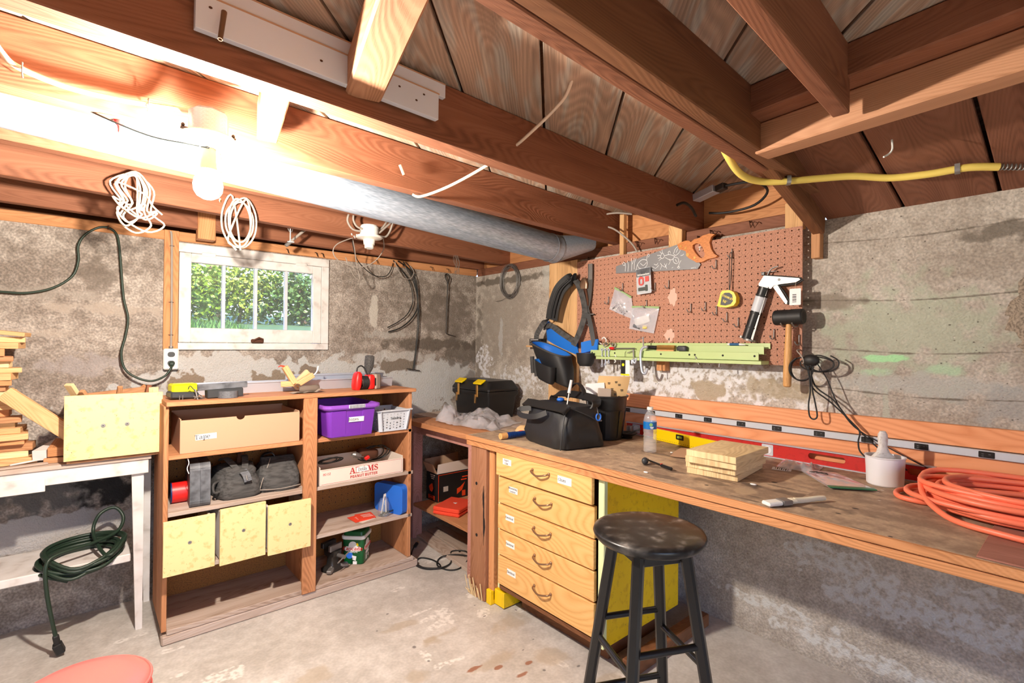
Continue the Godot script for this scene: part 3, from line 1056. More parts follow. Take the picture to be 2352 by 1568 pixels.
	for e in [[-1.5, 0.06], [-1.32, 0.06], [-1.28, 0.05], [-0.9, 0.03], [-0.7, 0.03], [-0.45, 0.02], [-0.3, 0.02]]:
		s = mb()
		tube(s, [Vector3(e[0], 1.975, 0.01), Vector3(e[0], 1.97, 0.04), Vector3(e[0] + 0.006, 1.945, 0.045)], 0.0025, 5)
		part(c, "bent_nail", s, M.dark_steel)

func window_and_garden() -> void:
	var w := structure("window_1", "small four pane basement window in a scuffed white frame", "window")
	var s := mb()
	# fixed frame round the sash
	bb(s, Vector3(-2.069, 1.885, -0.02), Vector3(-1.229, 1.937, 0.022), 0.003, 0)
	part(w, "frame", s, M.white_paint)
	s = mb()
	bb(s, Vector3(-2.069, 1.337, -0.02), Vector3(-1.229, 1.377, 0.02), 0.003, 0)
	part(w, "frame", s, M.white_paint)
	s = mb()
	bb(s, Vector3(-1.278, 1.377, -0.02), Vector3(-1.229, 1.885, 0.022), 0.003, 1)
	part(w, "frame", s, M.white_paint)
	s = mb()
	bb(s, Vector3(-2.075, 1.377, -0.22), Vector3(-2.062, 1.885, 0.0), 0.001, 1)
	part(w, "frame", s, M.white_paint)
	# sash: stiles, rails and three glazing bars
	for e in [[-2.066, -2.008, 1.379, 1.883, 1], [-1.334, -1.28, 1.379, 1.883, 1], [-2.008, -1.334, 1.832, 1.883, 0], [-2.008, -1.334, 1.379, 1.462, 0]]:
		s = mb()
		bb(s, Vector3(e[0], e[2], -0.015), Vector3(e[1], e[3], 0.026), 0.003, e[4])
		part(w, "sash", s, M.white_paint)
	for x in [-1.8445, -1.672, -1.4965]:
		s = mb()
		bb(s, Vector3(x - 0.009, 1.462, -0.012), Vector3(x + 0.009, 1.832, 0.016), 0.002, 1)
		part(w, "glazing_bar", s, M.pale_grey)
	var xs := [-2.008, -1.8445, -1.672, -1.4965, -1.334]
	for i in 4:
		s = mb()
		bb(s, Vector3(xs[i] + 0.006, 1.46, -0.004), Vector3(xs[i + 1] - 0.006, 1.834, -0.001))
		part(w, "pane", s, M.glass)
	for x in [-1.924, -1.408]:
		s = mb()
		bb(s, Vector3(x - 0.035, 1.872, 0.02), Vector3(x + 0.035, 1.894, 0.028), 0.002)
		part(w, "hinge", s, M.white_paint)
	s = mb()
	bb(s, Vector3(-1.70, 1.378, 0.018), Vector3(-1.63, 1.402, 0.04), 0.006)
	tube(s, [Vector3(-1.69, 1.392, 0.04), Vector3(-1.66, 1.41, 0.05), Vector3(-1.635, 1.40, 0.04)], 0.006, 6)
	part(w, "latch", s, M.rust)
	# the garden: a rising lawn, a hedge of bushes and trees
	s = mb()
	var rows := []
	for i in 13:
		var row := []
		for j in 13:
			var x := -12.0 + j * 2.0
			var z := -0.3 - i * 1.3
			row.append(Vector3(x, 1.30 + 0.065 * (-z) + 0.03 * sin(x * 2.0 + z), z))
		rows.append(row)
	sheet(s, rows, 0.0)
	var lawn := solo("lawn", s, mat("lawn", Color(0.2, 0.32, 0.08), 0.9, 0.0, T.cloud, Vector3(30, 30, 1)), "sunlit green lawn outside the basement window", "lawn")
	lawn.set_meta("kind", "stuff")
	s = mb()
	rng.seed = 21
	for i in 5200:
		var z := -rng.randf_range(0.5, 5.5)
		var x := -1.9 + rng.randf_range(-0.6, 0.6) * (1.0 - z) * 0.7 + 0.28 * z
		var p := Vector3(x, 1.30 - 0.065 * z - 0.02, z)
		var hh := rng.randf_range(0.06, 0.15) * (1.0 if z < -2.0 else 0.7)
		var a := rng.randf() * TAU
		var d := Vector3(cos(a), 0, sin(a)) * 0.012
		var tip := p + Vector3(rng.randf_range(-0.05, 0.05), hh, rng.randf_range(-0.05, 0.05))
		face(s, [p - d, p + d, tip], Vector3(sin(a), 0.4, cos(a)).normalized(), [Vector2.ZERO, Vector2.ZERO, Vector2.ZERO])
	var gr := solo("grass", s, mat("grass", Color(0.22, 0.38, 0.08), 0.7), "long grass blades growing on the lawn outside", "grass")
	gr.set_meta("kind", "stuff")
	var leaf_mats := [mat("leaf_a", Color(0.40, 0.50, 0.10), 0.5), mat("leaf_b", Color(0.24, 0.34, 0.09), 0.5), mat("leaf_c", Color(0.48, 0.54, 0.16), 0.5)]
	for m in leaf_mats:
		m.backlight_enabled = true
		m.backlight = Color(0.12, 0.15, 0.03)
	var bark := mat("bark", Color(0.36, 0.29, 0.22), 0.95, 0.0, T.grain, Vector3(1, 3, 1))
	# [x, z, radius, height, material, label]
	var bushes := [[-3.55, -5.6, 0.95, 1.5, 0, "sunlit leafy shrub filling the leftmost window pane"], [-2.35, -6.2, 0.9, 1.15, 2, "yellow green shrub behind the second window pane"], [-1.35, -5.9, 0.75, 0.95, 0, "low leafy shrub under the bright gap of sky"], [-0.45, -6.3, 0.8, 1.15, 2, "pale green shrub beside the leaning tree trunk"], [0.5, -6.0, 0.8, 1.0, 1, "dark green shrub outside the rightmost window pane"], [-4.9, -6.4, 1.0, 1.6, 1, "dark green shrub at the far left of the hedge"]]
	for b in bushes:
		var gy: float = 1.30 - 0.065 * b[1]
		var t := thing("garden_shrub", b[5], "shrub", Vector3(b[0], gy, b[1]), 0.0, "shrubs outside the window")
		s = mb()
		leaves(s, Vector3(0, b[3] * 0.52, 0), Vector3(b[2], b[3] * 0.55, b[2] * 0.8), 4200, 0.085)
		part(t, "foliage", s, leaf_mats[b[4]])
		s = mb()
		tube(s, [Vector3(0, -0.05, 0), Vector3(0.05, b[3] * 0.3, 0), Vector3(0, b[3] * 0.7, 0.05)], 0.035, 6)
		part(t, "stem", s, bark)
	var trees := [[-3.6, -9.5, 0.5, 0.0, 1, 1.5, "dense dark tree crown above the left panes"], [-0.35, -8.6, -0.25, 0.14, 0, 0.95, "tree with a dark leaning trunk seen between two panes"], [0.95, -7.2, -0.42, 0.10, 1, 0.8, "tree with a pale leaning trunk in the rightmost pane"]]
	for b in trees:
		var gy: float = 1.30 - 0.065 * b[1]
		var t := thing("garden_tree", b[6], "tree", Vector3(b[0], gy, b[1]), 0.0, "trees outside the window")
		s = mb()
		tube(s, spline([Vector3(0, -0.1, 0), Vector3(b[2] * 0.5, 1.0, 0), Vector3(b[2] * 1.3, 2.2, 0), Vector3(b[2] * 2.4, 3.4, 0)], 5), 0.11 if b[3] > 0 else 0.16, 8, false, 0.06)
		part(t, "trunk", s, bark)
		s = mb()
		leaves(s, Vector3(b[2] * 2.0 + b[3], 2.35, 0), Vector3(1.7, 0.75, 1.2) * b[5], 5200, 0.10)
		part(t, "crown", s, leaf_mats[b[4]])

func leaves(s: SurfaceTool, c: Vector3, r: Vector3, n: int, size: float) -> void:
	var nz := FastNoiseLite.new()
	nz.seed = int(absf(c.y * 977.0)) + n
	nz.frequency = 1.6
	for i in n:
		var d := Vector3(rng.randfn(), rng.randfn(), rng.randfn()).normalized()
		var rad := pow(rng.randf(), 0.45)
		var p := c + d * r * rad * (1.0 + 0.45 * nz.get_noise_3dv(d * 1.4))
		var a := Vector3(rng.randfn(), rng.randfn() * 0.6, rng.randfn()).normalized()
		var b := a.cross(Vector3(rng.randfn(), rng.randfn(), rng.randfn())).normalized()
		var n3 := a.cross(b).normalized()
		var k := size * rng.randf_range(0.6, 1.2)
		face(s, [p, p + (a * 0.5 + b * 0.32) * k, p + a * k, p + (a * 0.5 - b * 0.32) * k], n3, [Vector2.ZERO, Vector2.ZERO, Vector2.ZERO, Vector2.ZERO])

func V(x: float, y: float, z: float) -> Vector3:
	return Vector3(x, y, z)

func cable(called: String, pts: Array, r: float, m: Material, label: String, category: String, per := 6, group := "") -> MeshInstance3D:
	var s := mb()
	tube(s, spline(pts, per), r, 7)
	return solo(called, s, m, label, category, group)

# loops of cord about a centre: [radius across, radius up] in the plane of ax and ay
func loops(c: Vector3, ax: Vector3, ay: Vector3, az: Vector3, rx: float, ry: float, n: int, jit: float, seed_: int, tail0 := [], tail1 := []) -> Array:
	var r := RandomNumberGenerator.new()
	r.seed = seed_
	var pts := []
	pts.append_array(tail0)
	for i in n:
		var kx := r.randf_range(1.0 - jit, 1.0 + jit)
		var ky := r.randf_range(1.0 - jit, 1.0 + jit)
		var o := ax * r.randf_range(-jit, jit) * rx * 0.5 + ay * r.randf_range(-jit, jit) * ry * 0.5 + az * (float(i) / n - 0.5)
		for k in 8:
			var a := TAU * (k + 0.5) / 8.0 + PI * 0.5
			pts.append(c + o + ax * cos(a) * rx * kx + ay * sin(a) * ry * ky + az * k / 8.0 / n)
	pts.append_array(tail1)
	return pts

func ceiling_things() -> void:
	# the lit lamp: box, round plate, socket, bulb and pull chain
	var t := thing("ceiling_lamp", "lit bare bulb in a round lampholder with pull chain", "lamp", V(-2.2, 1.959, 1.705))
	var s := mb()
	lathe(s, [[0.0, 0.075], [0.042, 0.075], [0.05, 0.068], [0.05, 0.004], [0.0, 0.004]], Transform3D.IDENTITY, 8)
	part(t, "junction_box", s, M.galvanised)
	for sg in [-1, 1]:
		s = mb()
		bb(s, V(sg * 0.05, 0.012, -0.008), V(sg * 0.068, 0.016, 0.008), 0.001)
		ball(s, V(sg * 0.062, 0.022, 0.0), V(0.005, 0.006, 0.005), 8)
		part(t, "ear", s, M.dark_steel)
	s = mb()
	lathe(s, [[0.0, 0.004], [0.066, 0.004], [0.068, 0.0], [0.066, -0.004], [0.026, -0.012], [0.024, -0.03], [0.0, -0.03]], Transform3D.IDENTITY, 28)
	part(t, "lampholder", s, M.porcelain)
	s = mb()
	lathe(s, [[0.019, -0.03], [0.0195, -0.058], [0.022, -0.084], [0.023, -0.092], [0.0, -0.092]], Transform3D.IDENTITY, 20)
	part(t, "bulb_base", s, M.cream_plastic)
	s = mb()
	lathe(s, [[0.022, -0.088], [0.026, -0.100], [0.035, -0.117], [0.038, -0.133], [0.036, -0.150], [0.028, -0.164], [0.014, -0.172], [0.0, -0.174]], Transform3D.IDENTITY, 24, false)
	part(t, "bulb", s, M.bulb_glow)
	s = mb()
	for k in 30:
		ball(s, V(0.026 + 0.002 * sin(k * 0.2), -0.045 - k * 0.0042, 0.022), V(0.0016, 0.0018, 0.0016), 6)
	ball(s, V(0.027, -0.176, 0.022), V(0.003, 0.006, 0.003), 8)
	part(t, "pull_chain", s, M.brass)
	# a second lampholder without a bulb, its cut wires hanging
	t = thing("lampholder", "empty white porcelain lampholder without a bulb", "lampholder", V(-1.222, 1.99, 0.62))
	s = mb()
	lathe(s, [[0.0, 0.07], [0.046, 0.07], [0.052, 0.06], [0.052, 0.006], [0.0, 0.006]], Transform3D.IDENTITY, 16)
	part(t, "junction_box", s, M.white_plastic)
	s = mb()
	lathe(s, [[0.0, 0.008], [0.074, 0.008], [0.076, 0.002], [0.07, -0.004], [0.034, -0.012], [0.031, -0.04], [0.026, -0.041], [0.026, -0.06], [0.021, -0.062], [0.021, -0.02], [0.0, -0.02]], Transform3D.IDENTITY, 28)
	part(t, "socket", s, M.porcelain)
	for e in [[V(-0.05, 0.03, 0), V(-0.1, 0.035, 0), V(-0.13, 0.08, 0.0), V(-0.12, 0.14, 0.02)], [V(-0.05, 0.04, 0.02), V(-0.085, 0.05, 0.02), V(-0.105, 0.09, 0.02), V(-0.1, 0.15, 0.04)], [V(0.045, 0.05, 0), V(0.08, 0.07, 0), V(0.12, 0.13, 0)], [V(0.05, 0.02, 0), V(0.10, 0.02, 0), V(0.13, 0.06, 0.0), V(0.14, 0.12, 0.02)], [V(0.05, 0.03, 0.02), V(0.08, 0.06, 0.02), V(0.13, 0.11, 0.02)]]:
		s = mb()
		tube(s, spline(e, 5), 0.006, 7)
		part(t, "cable", s, M.grey_cord)
	cable("electrical_wire", [V(-1.265, 2.005, 0.5), V(-1.361, 1.953, 0.5), V(-1.385, 1.9, 0.5), V(-1.334, 1.856, 0.48), V(-1.215, 1.839, 0.46), V(-1.119, 1.881, 0.46), V(-1.068, 1.954, 0.48), V(-1.083, 2.002, 0.52), V(-1.11, 2.03, 0.55)], 0.003, M.grey_cord, "thin wire in a wide loop under the empty lampholder", "wire")
	cable("electrical_wire", [V(-1.25, 2.01, 0.45), V(-1.214, 1.949, 0.4), V(-1.185, 1.872, 0.36), V(-1.158, 1.807, 0.34), V(-1.155, 1.782, 0.33), V(-1.185, 1.792, 0.34), V(-1.227, 1.841, 0.36), V(-1.263, 1.903, 0.38)], 0.003, M.grey_cord, "thin wire bent to a narrow hairpin under the empty lampholder", "wire")
	cable("electrical_wire", [V(-1.24, 2.0, 0.42), V(-1.14, 1.93, 0.25), V(-1.04, 1.88, 0.16), V(-0.937, 1.85, 0.1), V(-0.839, 1.862, 0.06), V(-0.79, 1.914, 0.04), V(-0.77, 1.965, 0.03)], 0.003, M.dark_cord, "dark wire sagging from the lampholder to the cable bundle", "wire")
	s = mb()
	for k in 5:
		bar(s, V(-1.27 + 0.01 * k, 2.0, 0.5 + 0.01 * k), V(-1.29 + 0.015 * k, 2.02 - 0.012 * (k % 2), 0.53), 0.007, 0.006, 0.002)
	solo("wire_connector", s, M.white_plastic, "cluster of white wire connectors beside the empty lampholder", "connector")
	# the round duct and its boot
	t = thing("air_duct", "round galvanised steel air duct slung between the joists", "duct", V(0, 0, 0))
	s = mb()
	cyl(s, V(-4.9, 2.13, 1.56), V(-0.34, 1.953, 1.25), 0.08, 0.08, 36, false)
	part(t, "pipe", s, M.galvanised)
	s = mb()
	lathe(s, [[0.082, -0.05], [0.084, -0.045], [0.082, -0.038], [0.082, 0.0], [0.085, 0.006], [0.082, 0.012]], frame(V(-0.35, 1.953, 1.25), V(-0.2, 1.947, 1.24)), 36, false)
	part(t, "collar", s, M.galvanised)
	s = mb()
	var rings := []
	for k in 5:
		var ring := []
		for j in 24:
			var a := TAU * j / 24.0
			var f := k / 4.0
			var e := lerpf(1.0, 0.55, f)
			var q := V(-0.335 + 0.25 * f, 1.953 + 0.055 * f + sin(a) * lerpf(0.082, 0.055, f) , 1.25 + cos(a) * 0.082)
			if f > 0.0:
				q.y = 1.953 + 0.06 * f + signf(sin(a)) * pow(absf(sin(a)), e) * lerpf(0.082, 0.05, f)
				q.z = 1.25 + signf(cos(a)) * pow(absf(cos(a)), e) * lerpf(0.082, 0.1, f)
			ring.append(q)
		rings.append(ring)
	smooth_mesh(s, rings, true, false, true)
	part(t, "boot", s, M.galvanised)
	# white board nailed to the side of a joist, in front of the blocking
	t = thing("white_board", "white faced chipboard strip nailed to a dark joist", "board")
	s = mb()
	bar(s, V(-2.29, 2.09, 2.088), V(-1.668, 2.086, 2.062), 0.018, 0.076, 0.001)
	part(t, "front_strip", s, M.white_gloss)
	s = mb()
	bar(s, V(-2.29, 2.146, 2.082), V(-1.64, 2.144, 2.056), 0.016, 0.04, 0.001)
	part(t, "back_strip", s, M.white_gloss)
	s = mb()
	bar(s, V(-2.29, 2.129, 2.088), V(-1.666, 2.125, 2.062), 0.019, 0.004, 0.0)
	bar(s, V(-2.29, 2.167, 2.082), V(-1.64, 2.165, 2.056), 0.017, 0.004, 0.0)
	part(t, "chipboard_edge", s, M.cardboard)
	s = mb()
	for e in [[-2.262, 2.105], [-2.02, 2.085], [-1.72, 2.105], [-1.745, 2.08], [-1.8, 2.1]]:
		ball(s, V(e[0], e[1], 2.0985 - (e[0] + 2.29) * 0.0418), V(0.004, 0.003, 0.001), 6)
	part(t, "nail_hole", s, M.rust)
	s = mb()
	cyl(s, V(-2.24, 2.094, 2.119), V(-2.25, 2.022, 2.137), 0.006, 0.005, 10)
	part_solo_bolt(s)
	# cables
	t = thing("white_cable", "white cable stapled along a joist to the lit lamp", "cable")
	s = mb()
	tube(s, spline([V(-2.72, 2.2, 1.632), V(-2.654, 2.125, 1.632), V(-2.624, 2.077, 1.631), V(-2.594, 2.05, 1.629), V(-2.507, 2.033, 1.626), V(-2.41, 2.036, 1.62), V(-2.323, 2.047, 1.615), V(-2.235, 2.05, 1.64)], 6), 0.0075, 8)
	part(t, "cord", s, M.white_cord)
	for p in [V(-2.585, 2.047, 1.628), V(-2.333, 2.046, 1.615)]:
		s = mb()
		tube(s, [p + V(0, 0.016, -0.01), p + V(0, 0.014, 0.009), p + V(0, -0.014, 0.009), p + V(0, -0.016, -0.01)], 0.0018, 5)
		part(t, "staple", s, M.steel)
	cable("thin_wire", [V(-2.72, 2.14, 1.43), V(-2.64, 2.101, 1.48), V(-2.571, 2.066, 1.53), V(-2.491, 2.02, 1.56), V(-2.408, 1.98, 1.60), V(-2.324, 1.953, 1.63), V(-2.248, 1.937, 1.685), V(-2.203, 1.925, 1.728)], 0.0025, M.dark_cord, "thin dark wire running down to the lit lamp", "wire")
	cable("white_cable", [V(-1.36, 2.19, 2.33), V(-1.317, 2.17, 2.26), V(-1.31, 2.15, 2.21), V(-1.307, 2.12, 2.12), V(-1.327, 2.07, 2.01), V(-1.359, 2.028, 1.885), V(-1.406, 1.986, 1.726), V(-1.43, 1.979, 1.565), V(-1.45, 1.99, 1.53)], 0.0055, M.white_cord, "white cable hanging in a slack arc between two joists", "cable", 8)
	cable("grey_cable", [V(-0.069, 2.14, 1.6), V(-0.12, 2.15, 1.54), V(-0.13, 2.155, 1.45), V(-0.12, 2.139, 1.336), V(-0.12, 2.10, 1.414), V(-0.11, 2.069, 1.496), V(-0.09, 2.018, 1.559), V(-0.06, 1.961, 1.605), V(-0.04, 1.90, 1.63)], 0.0055, M.grey_cord, "grey cable end bent sharply at the joist above the pegboard", "cable", 6)
	# coils hung on the joists
	var pts := []
	var r := RandomNumberGenerator.new()
	r.seed = 4
	for i in 7:
		var dx := r.randf_range(-0.02, 0.02)
		var w := r.randf_range(0.02, 0.05)
		var lo := r.randf_range(1.80, 1.93)
		var z := 0.73 + r.randf_range(-0.015, 0.02)
		pts.append_array([V(-2.31 + dx * 0.3, 2.095 - 0.004 * i, z), V(-2.31 + dx + w, 2.02, z + 0.01), V(-2.30 + dx + w * 0.6, 1.93, z), V(-2.29 + dx * 2.0 + w, lo + 0.04, z), V(-2.305 + dx * 2.0, lo, z + 0.012), V(-2.33 + dx - w * 0.8, lo + 0.05, z), V(-2.32 + dx - w * 0.4, 1.96, z), V(-2.33 + dx - w, 2.03, z)])
	pts.append_array([V(-2.28, 2.0, 0.75), V(-2.25, 1.955, 0.75), V(-2.215, 1.925, 0.74)])
	cable("rope_coil", pts, 0.0038, M.white_cord, "bundle of white rope hung on a nail left of the lamp", "rope", 5)
	pts = [V(-1.895, 1.825, 0.66)]
	pts.append_array(loops(V(-1.905, 1.955, 0.66), Vector3.RIGHT, Vector3.UP, V(0, 0, 0.03), 0.062, 0.10, 4, 0.28, 6))
	pts.append_array([V(-1.95, 1.88, 0.67), V(-1.93, 1.84, 0.67), V(-1.915, 1.822, 0.67)])
	cable("cable_coil", pts, 0.0045, M.white_cord, "loose coil of cream cable hanging above the window", "cable", 5)
	# wires, rods and hooks along the back wall
	cable("hanging_cable", [V(-0.77, 1.985, 0.03), V(-0.691, 1.907, 0.035), V(-0.637, 1.832, 0.04), V(-0.61, 1.704, 0.04), V(-0.652, 1.605, 0.04), V(-0.722, 1.544, 0.035), V(-0.808, 1.497, 0.03)], 0.0035, M.dark_cord, "dark cable stub with a bared tip hanging on the back wall", "cable")
	cable("hanging_cable", [V(-0.73, 1.985, 0.03), V(-0.638, 1.929, 0.035), V(-0.593, 1.836, 0.04), V(-0.569, 1.674, 0.04), V(-0.616, 1.574, 0.04), V(-0.704, 1.5, 0.035), V(-0.801, 1.466, 0.03)], 0.0045, M.dark_cord, "thicker dark cable stub curling to the left on the back wall", "cable")
	cable("hanging_cable", [V(-0.762, 1.975, 0.04), V(-0.726, 1.888, 0.06), V(-0.691, 1.859, 0.06), V(-0.637, 1.864, 0.05), V(-0.605, 1.914, 0.04), V(-0.63, 1.96, 0.03)], 0.0035, M.grey_cord, "short grey cable loop under the sill of the back wall", "cable")
	t = thing("hanging_rod", "long thin rod with a flat foot hanging on the back wall", "rod", V(0, 0, 0))
	s = mb()
	tube(s, spline([V(-0.69, 1.985, 0.03), V(-0.66, 1.93, 0.04), V(-0.60, 1.82, 0.045), V(-0.565, 1.66, 0.045), V(-0.562, 1.5, 0.04), V(-0.575, 1.33, 0.035), V(-0.593, 1.193, 0.03)], 5), 0.0035, 6)
	tube(s, spline([V(-0.67, 1.985, 0.03), V(-0.60, 1.9, 0.04), V(-0.572, 1.75, 0.045), V(-0.572, 1.5, 0.04), V(-0.583, 1.33, 0.035), V(-0.601, 1.193, 0.03)], 5), 0.003, 6)
	part(t, "shaft", s, M.dark_cord)
	s = mb()
	bar(s, V(-0.648, 1.198, 0.035), V(-0.538, 1.18, 0.02), 0.02, 0.006, 0.002)
	part(t, "foot", s, M.dark_steel)
	t = thing("iron_poker", "black iron rod with a forked top hanging near the corner", "rod")
	s = mb()
	tube(s, spline([V(-0.300, 1.935, 0.02), V(-0.322, 1.92, 0.03), V(-0.322, 1.89, 0.04), V(-0.307, 1.85, 0.04), V(-0.308, 1.7, 0.035), V(-0.31, 1.467, 0.03)], 5), 0.005, 7)
	tube(s, spline([V(-0.300, 1.935, 0.02), V(-0.288, 1.915, 0.03), V(-0.291, 1.89, 0.04), V(-0.307, 1.85, 0.04)], 5), 0.0045, 7)
	part(t, "shaft", s, M.dark_steel)
	s = mb()
	tube(s, [V(-0.31, 1.475, 0.03), V(-0.305, 1.462, 0.032), V(-0.21, 1.442, 0.02)], 0.0045, 6, false, 0.002)
	part(t, "hook", s, M.dark_steel)
	# coil of wire on the right wall
	t = thing("wire_coil", "coil of grey steel wire hung on the wall near the corner", "wire")
	for e in [[0.0, 9, 0.012], [0.01, 10, 0.012]]:
		s = mb()
		tube(s, spline(loops(V(-0.02, 1.862, 0.455), Vector3(0, 0, 1), Vector3.UP, V(-0.02 - e[0], 0, 0), 0.103, 0.118, e[1], 0.13, 30 + e[1]), 4), 0.0013, 5)
		part(t, "strand", s, M.steel)
	s = mb()
	tube(s, spline([V(-0.02, 1.74, 0.41), V(-0.015, 1.725, 0.36), V(-0.01, 1.72, 0.28)], 4), 0.0012, 5)
	part(t, "loose_end", s, M.dark_steel)
	# yellow flexible conduit along the sloping boards
	t = thing("yellow_conduit", "yellow flexible conduit strapped under the sloping boards", "conduit")
	s = mb()
	tube(s, spline([V(-0.84, 2.12, 2.5), V(-0.78, 2.04, 2.515), V(-0.69, 1.995, 2.52), V(-0.60, 1.982, 2.55), V(-0.53, 1.982, 2.618), V(-0.44, 1.992, 2.70), V(-0.37, 1.995, 2.78), V(-0.31, 1.98, 2.87), V(-0.29, 1.972, 2.97), V(-0.27, 1.973, 3.07), V(-0.235, 1.965, 3.14)], 8), 0.0125, 12)
	part(t, "sleeve", s, M.yellow_conduit)
	s = mb()
	pts = []
	for k in 240:
		var a := k * 0.62
		var f := k / 239.0
		var p := V(-0.235, 1.965, 3.14).lerp(V(-0.12, 1.93, 3.36), f)
		pts.append(p + V(sin(a) * 0.006, cos(a) * 0.0085, sin(a) * -0.004))
	tube(s, pts, 0.0028, 5)
	part(t, "steel_spiral", s, M.steel)
	for p in [[V(-0.53, 1.982, 2.618), V(0.55, 0.05, 0.84)], [V(-0.275, 1.972, 3.045), V(0.1, 0, 1)]]:
		s = mb()
		var arc := []
		var d: Vector3 = p[1].normalized()
		var sd := d.cross(Vector3.UP).normalized()
		for k in 9:
			var a := PI * k / 8.0
			arc.append(p[0] + sd * cos(a) * 0.0145 - Vector3.UP * sin(a) * 0.0145)
		arc.push_front(p[0] + sd * 0.0145 + Vector3.UP * 0.016)
		arc.append(p[0] - sd * 0.0145 + Vector3.UP * 0.016)
		arc.append(p[0] - sd * 0.035 + Vector3.UP * 0.018)
		strap(s, arc, d, 0.014, 0.002)
		part(t, "strap", s, M.steel)
	# junction box with its clamp and cable, high between the joists
	t = thing("junction_box", "dusty steel junction box high in the joist bay", "box")
	s = mb()
	bar(s, V(-0.16, 2.115, 2.05), V(-0.19, 2.13, 2.17), 0.05, 0.035, 0.003)
	part(t, "cover", s, M.aluminium)
	s = mb()
	bar(s, V(-0.19, 2.125, 2.175), V(-0.2, 2.13, 2.22), 0.035, 0.03, 0.003)
	part(t, "connector", s, M.dark_steel)
	s = mb()
	tube(s, spline([V(-0.2, 2.13, 2.22), V(-0.16, 2.13, 2.33), V(-0.08, 2.1, 2.36), V(-0.03, 2.06, 2.28), V(-0.03, 2.05, 2.15), V(-0.05, 2.06, 2.06)], 5), 0.006, 6)
	part(t, "cable", s, M.black_rubber)
	cable("cable_stub", [V(-0.30, 2.06, 2.03), V(-0.26, 2.075, 2.045), V(-0.2, 2.06, 2.05), V(-0.15, 2.03, 2.045)], 0.007, M.dark_cord, "black cable stub sticking out of a dark joist", "cable")
	# small hooks and leftovers
	s = mb()
	tube(s, spline([V(-0.56, 2.028, 2.93), V(-0.562, 2.0, 2.932), V(-0.565, 1.985, 2.925), V(-0.585, 1.972, 2.915)], 4), 0.0028, 6)
	solo("white_hook", s, M.white_plastic, "small white cup hook under the header beam", "hook")
	t = thing("tool_hook", "small white hook with a hanging stirrup under the rear joist", "hook")
	s = mb()
	tube(s, [V(-1.62, 2.0, 0.5), V(-1.62, 1.985, 0.5), V(-1.62, 1.935, 0.5), V(-1.635, 1.93, 0.5), V(-1.60, 1.93, 0.5)], 0.003, 5)
	part(t, "stirrup", s, M.white_plastic)
	s = mb()
	tube(s, [V(-1.632, 2.0, 0.5), V(-1.626, 1.985, 0.5), V(-1.612, 1.985, 0.5), V(-1.608, 2.0, 0.5)], 0.0022, 5)
	part(t, "staple", s, M.steel)
	t = thing("cable_stub", "grey conduit stub with a clamp poking from the rear joist", "cable")
	s = mb()
	cyl(s, V(-1.49, 2.045, 0.36), V(-1.578, 1.955, 0.35), 0.008, 0.008, 8)
	part(t, "pipe", s, M.grey_cord)
	s = mb()
	bar(s, V(-1.57, 1.962, 0.35), V(-1.60, 1.932, 0.35), 0.022, 0.02, 0.004)
	part(t, "clamp", s, M.steel)
	t = thing("drip_pin", "red plastic pin stuck in a joist beside the duct", "pin")
	s = mb()
	lathe(s, [[0.0, 0.0], [0.014, 0.0], [0.012, -0.006], [0.004, -0.014], [0.0025, -0.03], [0.0, -0.036]], Transform3D(Basis.IDENTITY, V(-2.395, 1.999, 1.56)), 10)
	part(t, "pin", s, M.red_plastic)
	s = mb()
	bar(s, V(-1.532, 2.081, 1.572), V(-1.514, 2.045, 1.572), 0.008, 0.008, 0.001)
	solo("peg", s, M.white_cord, "pale wooden peg clipped to the face of a joist", "peg")
	t = thing("twine_tuft", "frayed tuft of twine hanging from the rear joist", "twine")
	s = mb()
	rng.seed = 77
	for k in 7:
		var x := -0.52 + rng.randf_range(-0.02, 0.02)
		tube(s, spline([V(x, 1.998, 0.46), V(x + rng.randf_range(-0.02, 0.02), 1.95, 0.47), V(x + rng.randf_range(-0.02, 0.02), 1.9, 0.47), V(x + rng.randf_range(-0.02, 0.02), 1.86, 0.46)], 4), 0.0014, 4)
	part(t, "strand", s, M.rag)

func part_solo_bolt(s: SurfaceTool) -> void:
	solo("copper_tube", s, M.bronze, "short copper tube hanging in front of the white board", "tube")

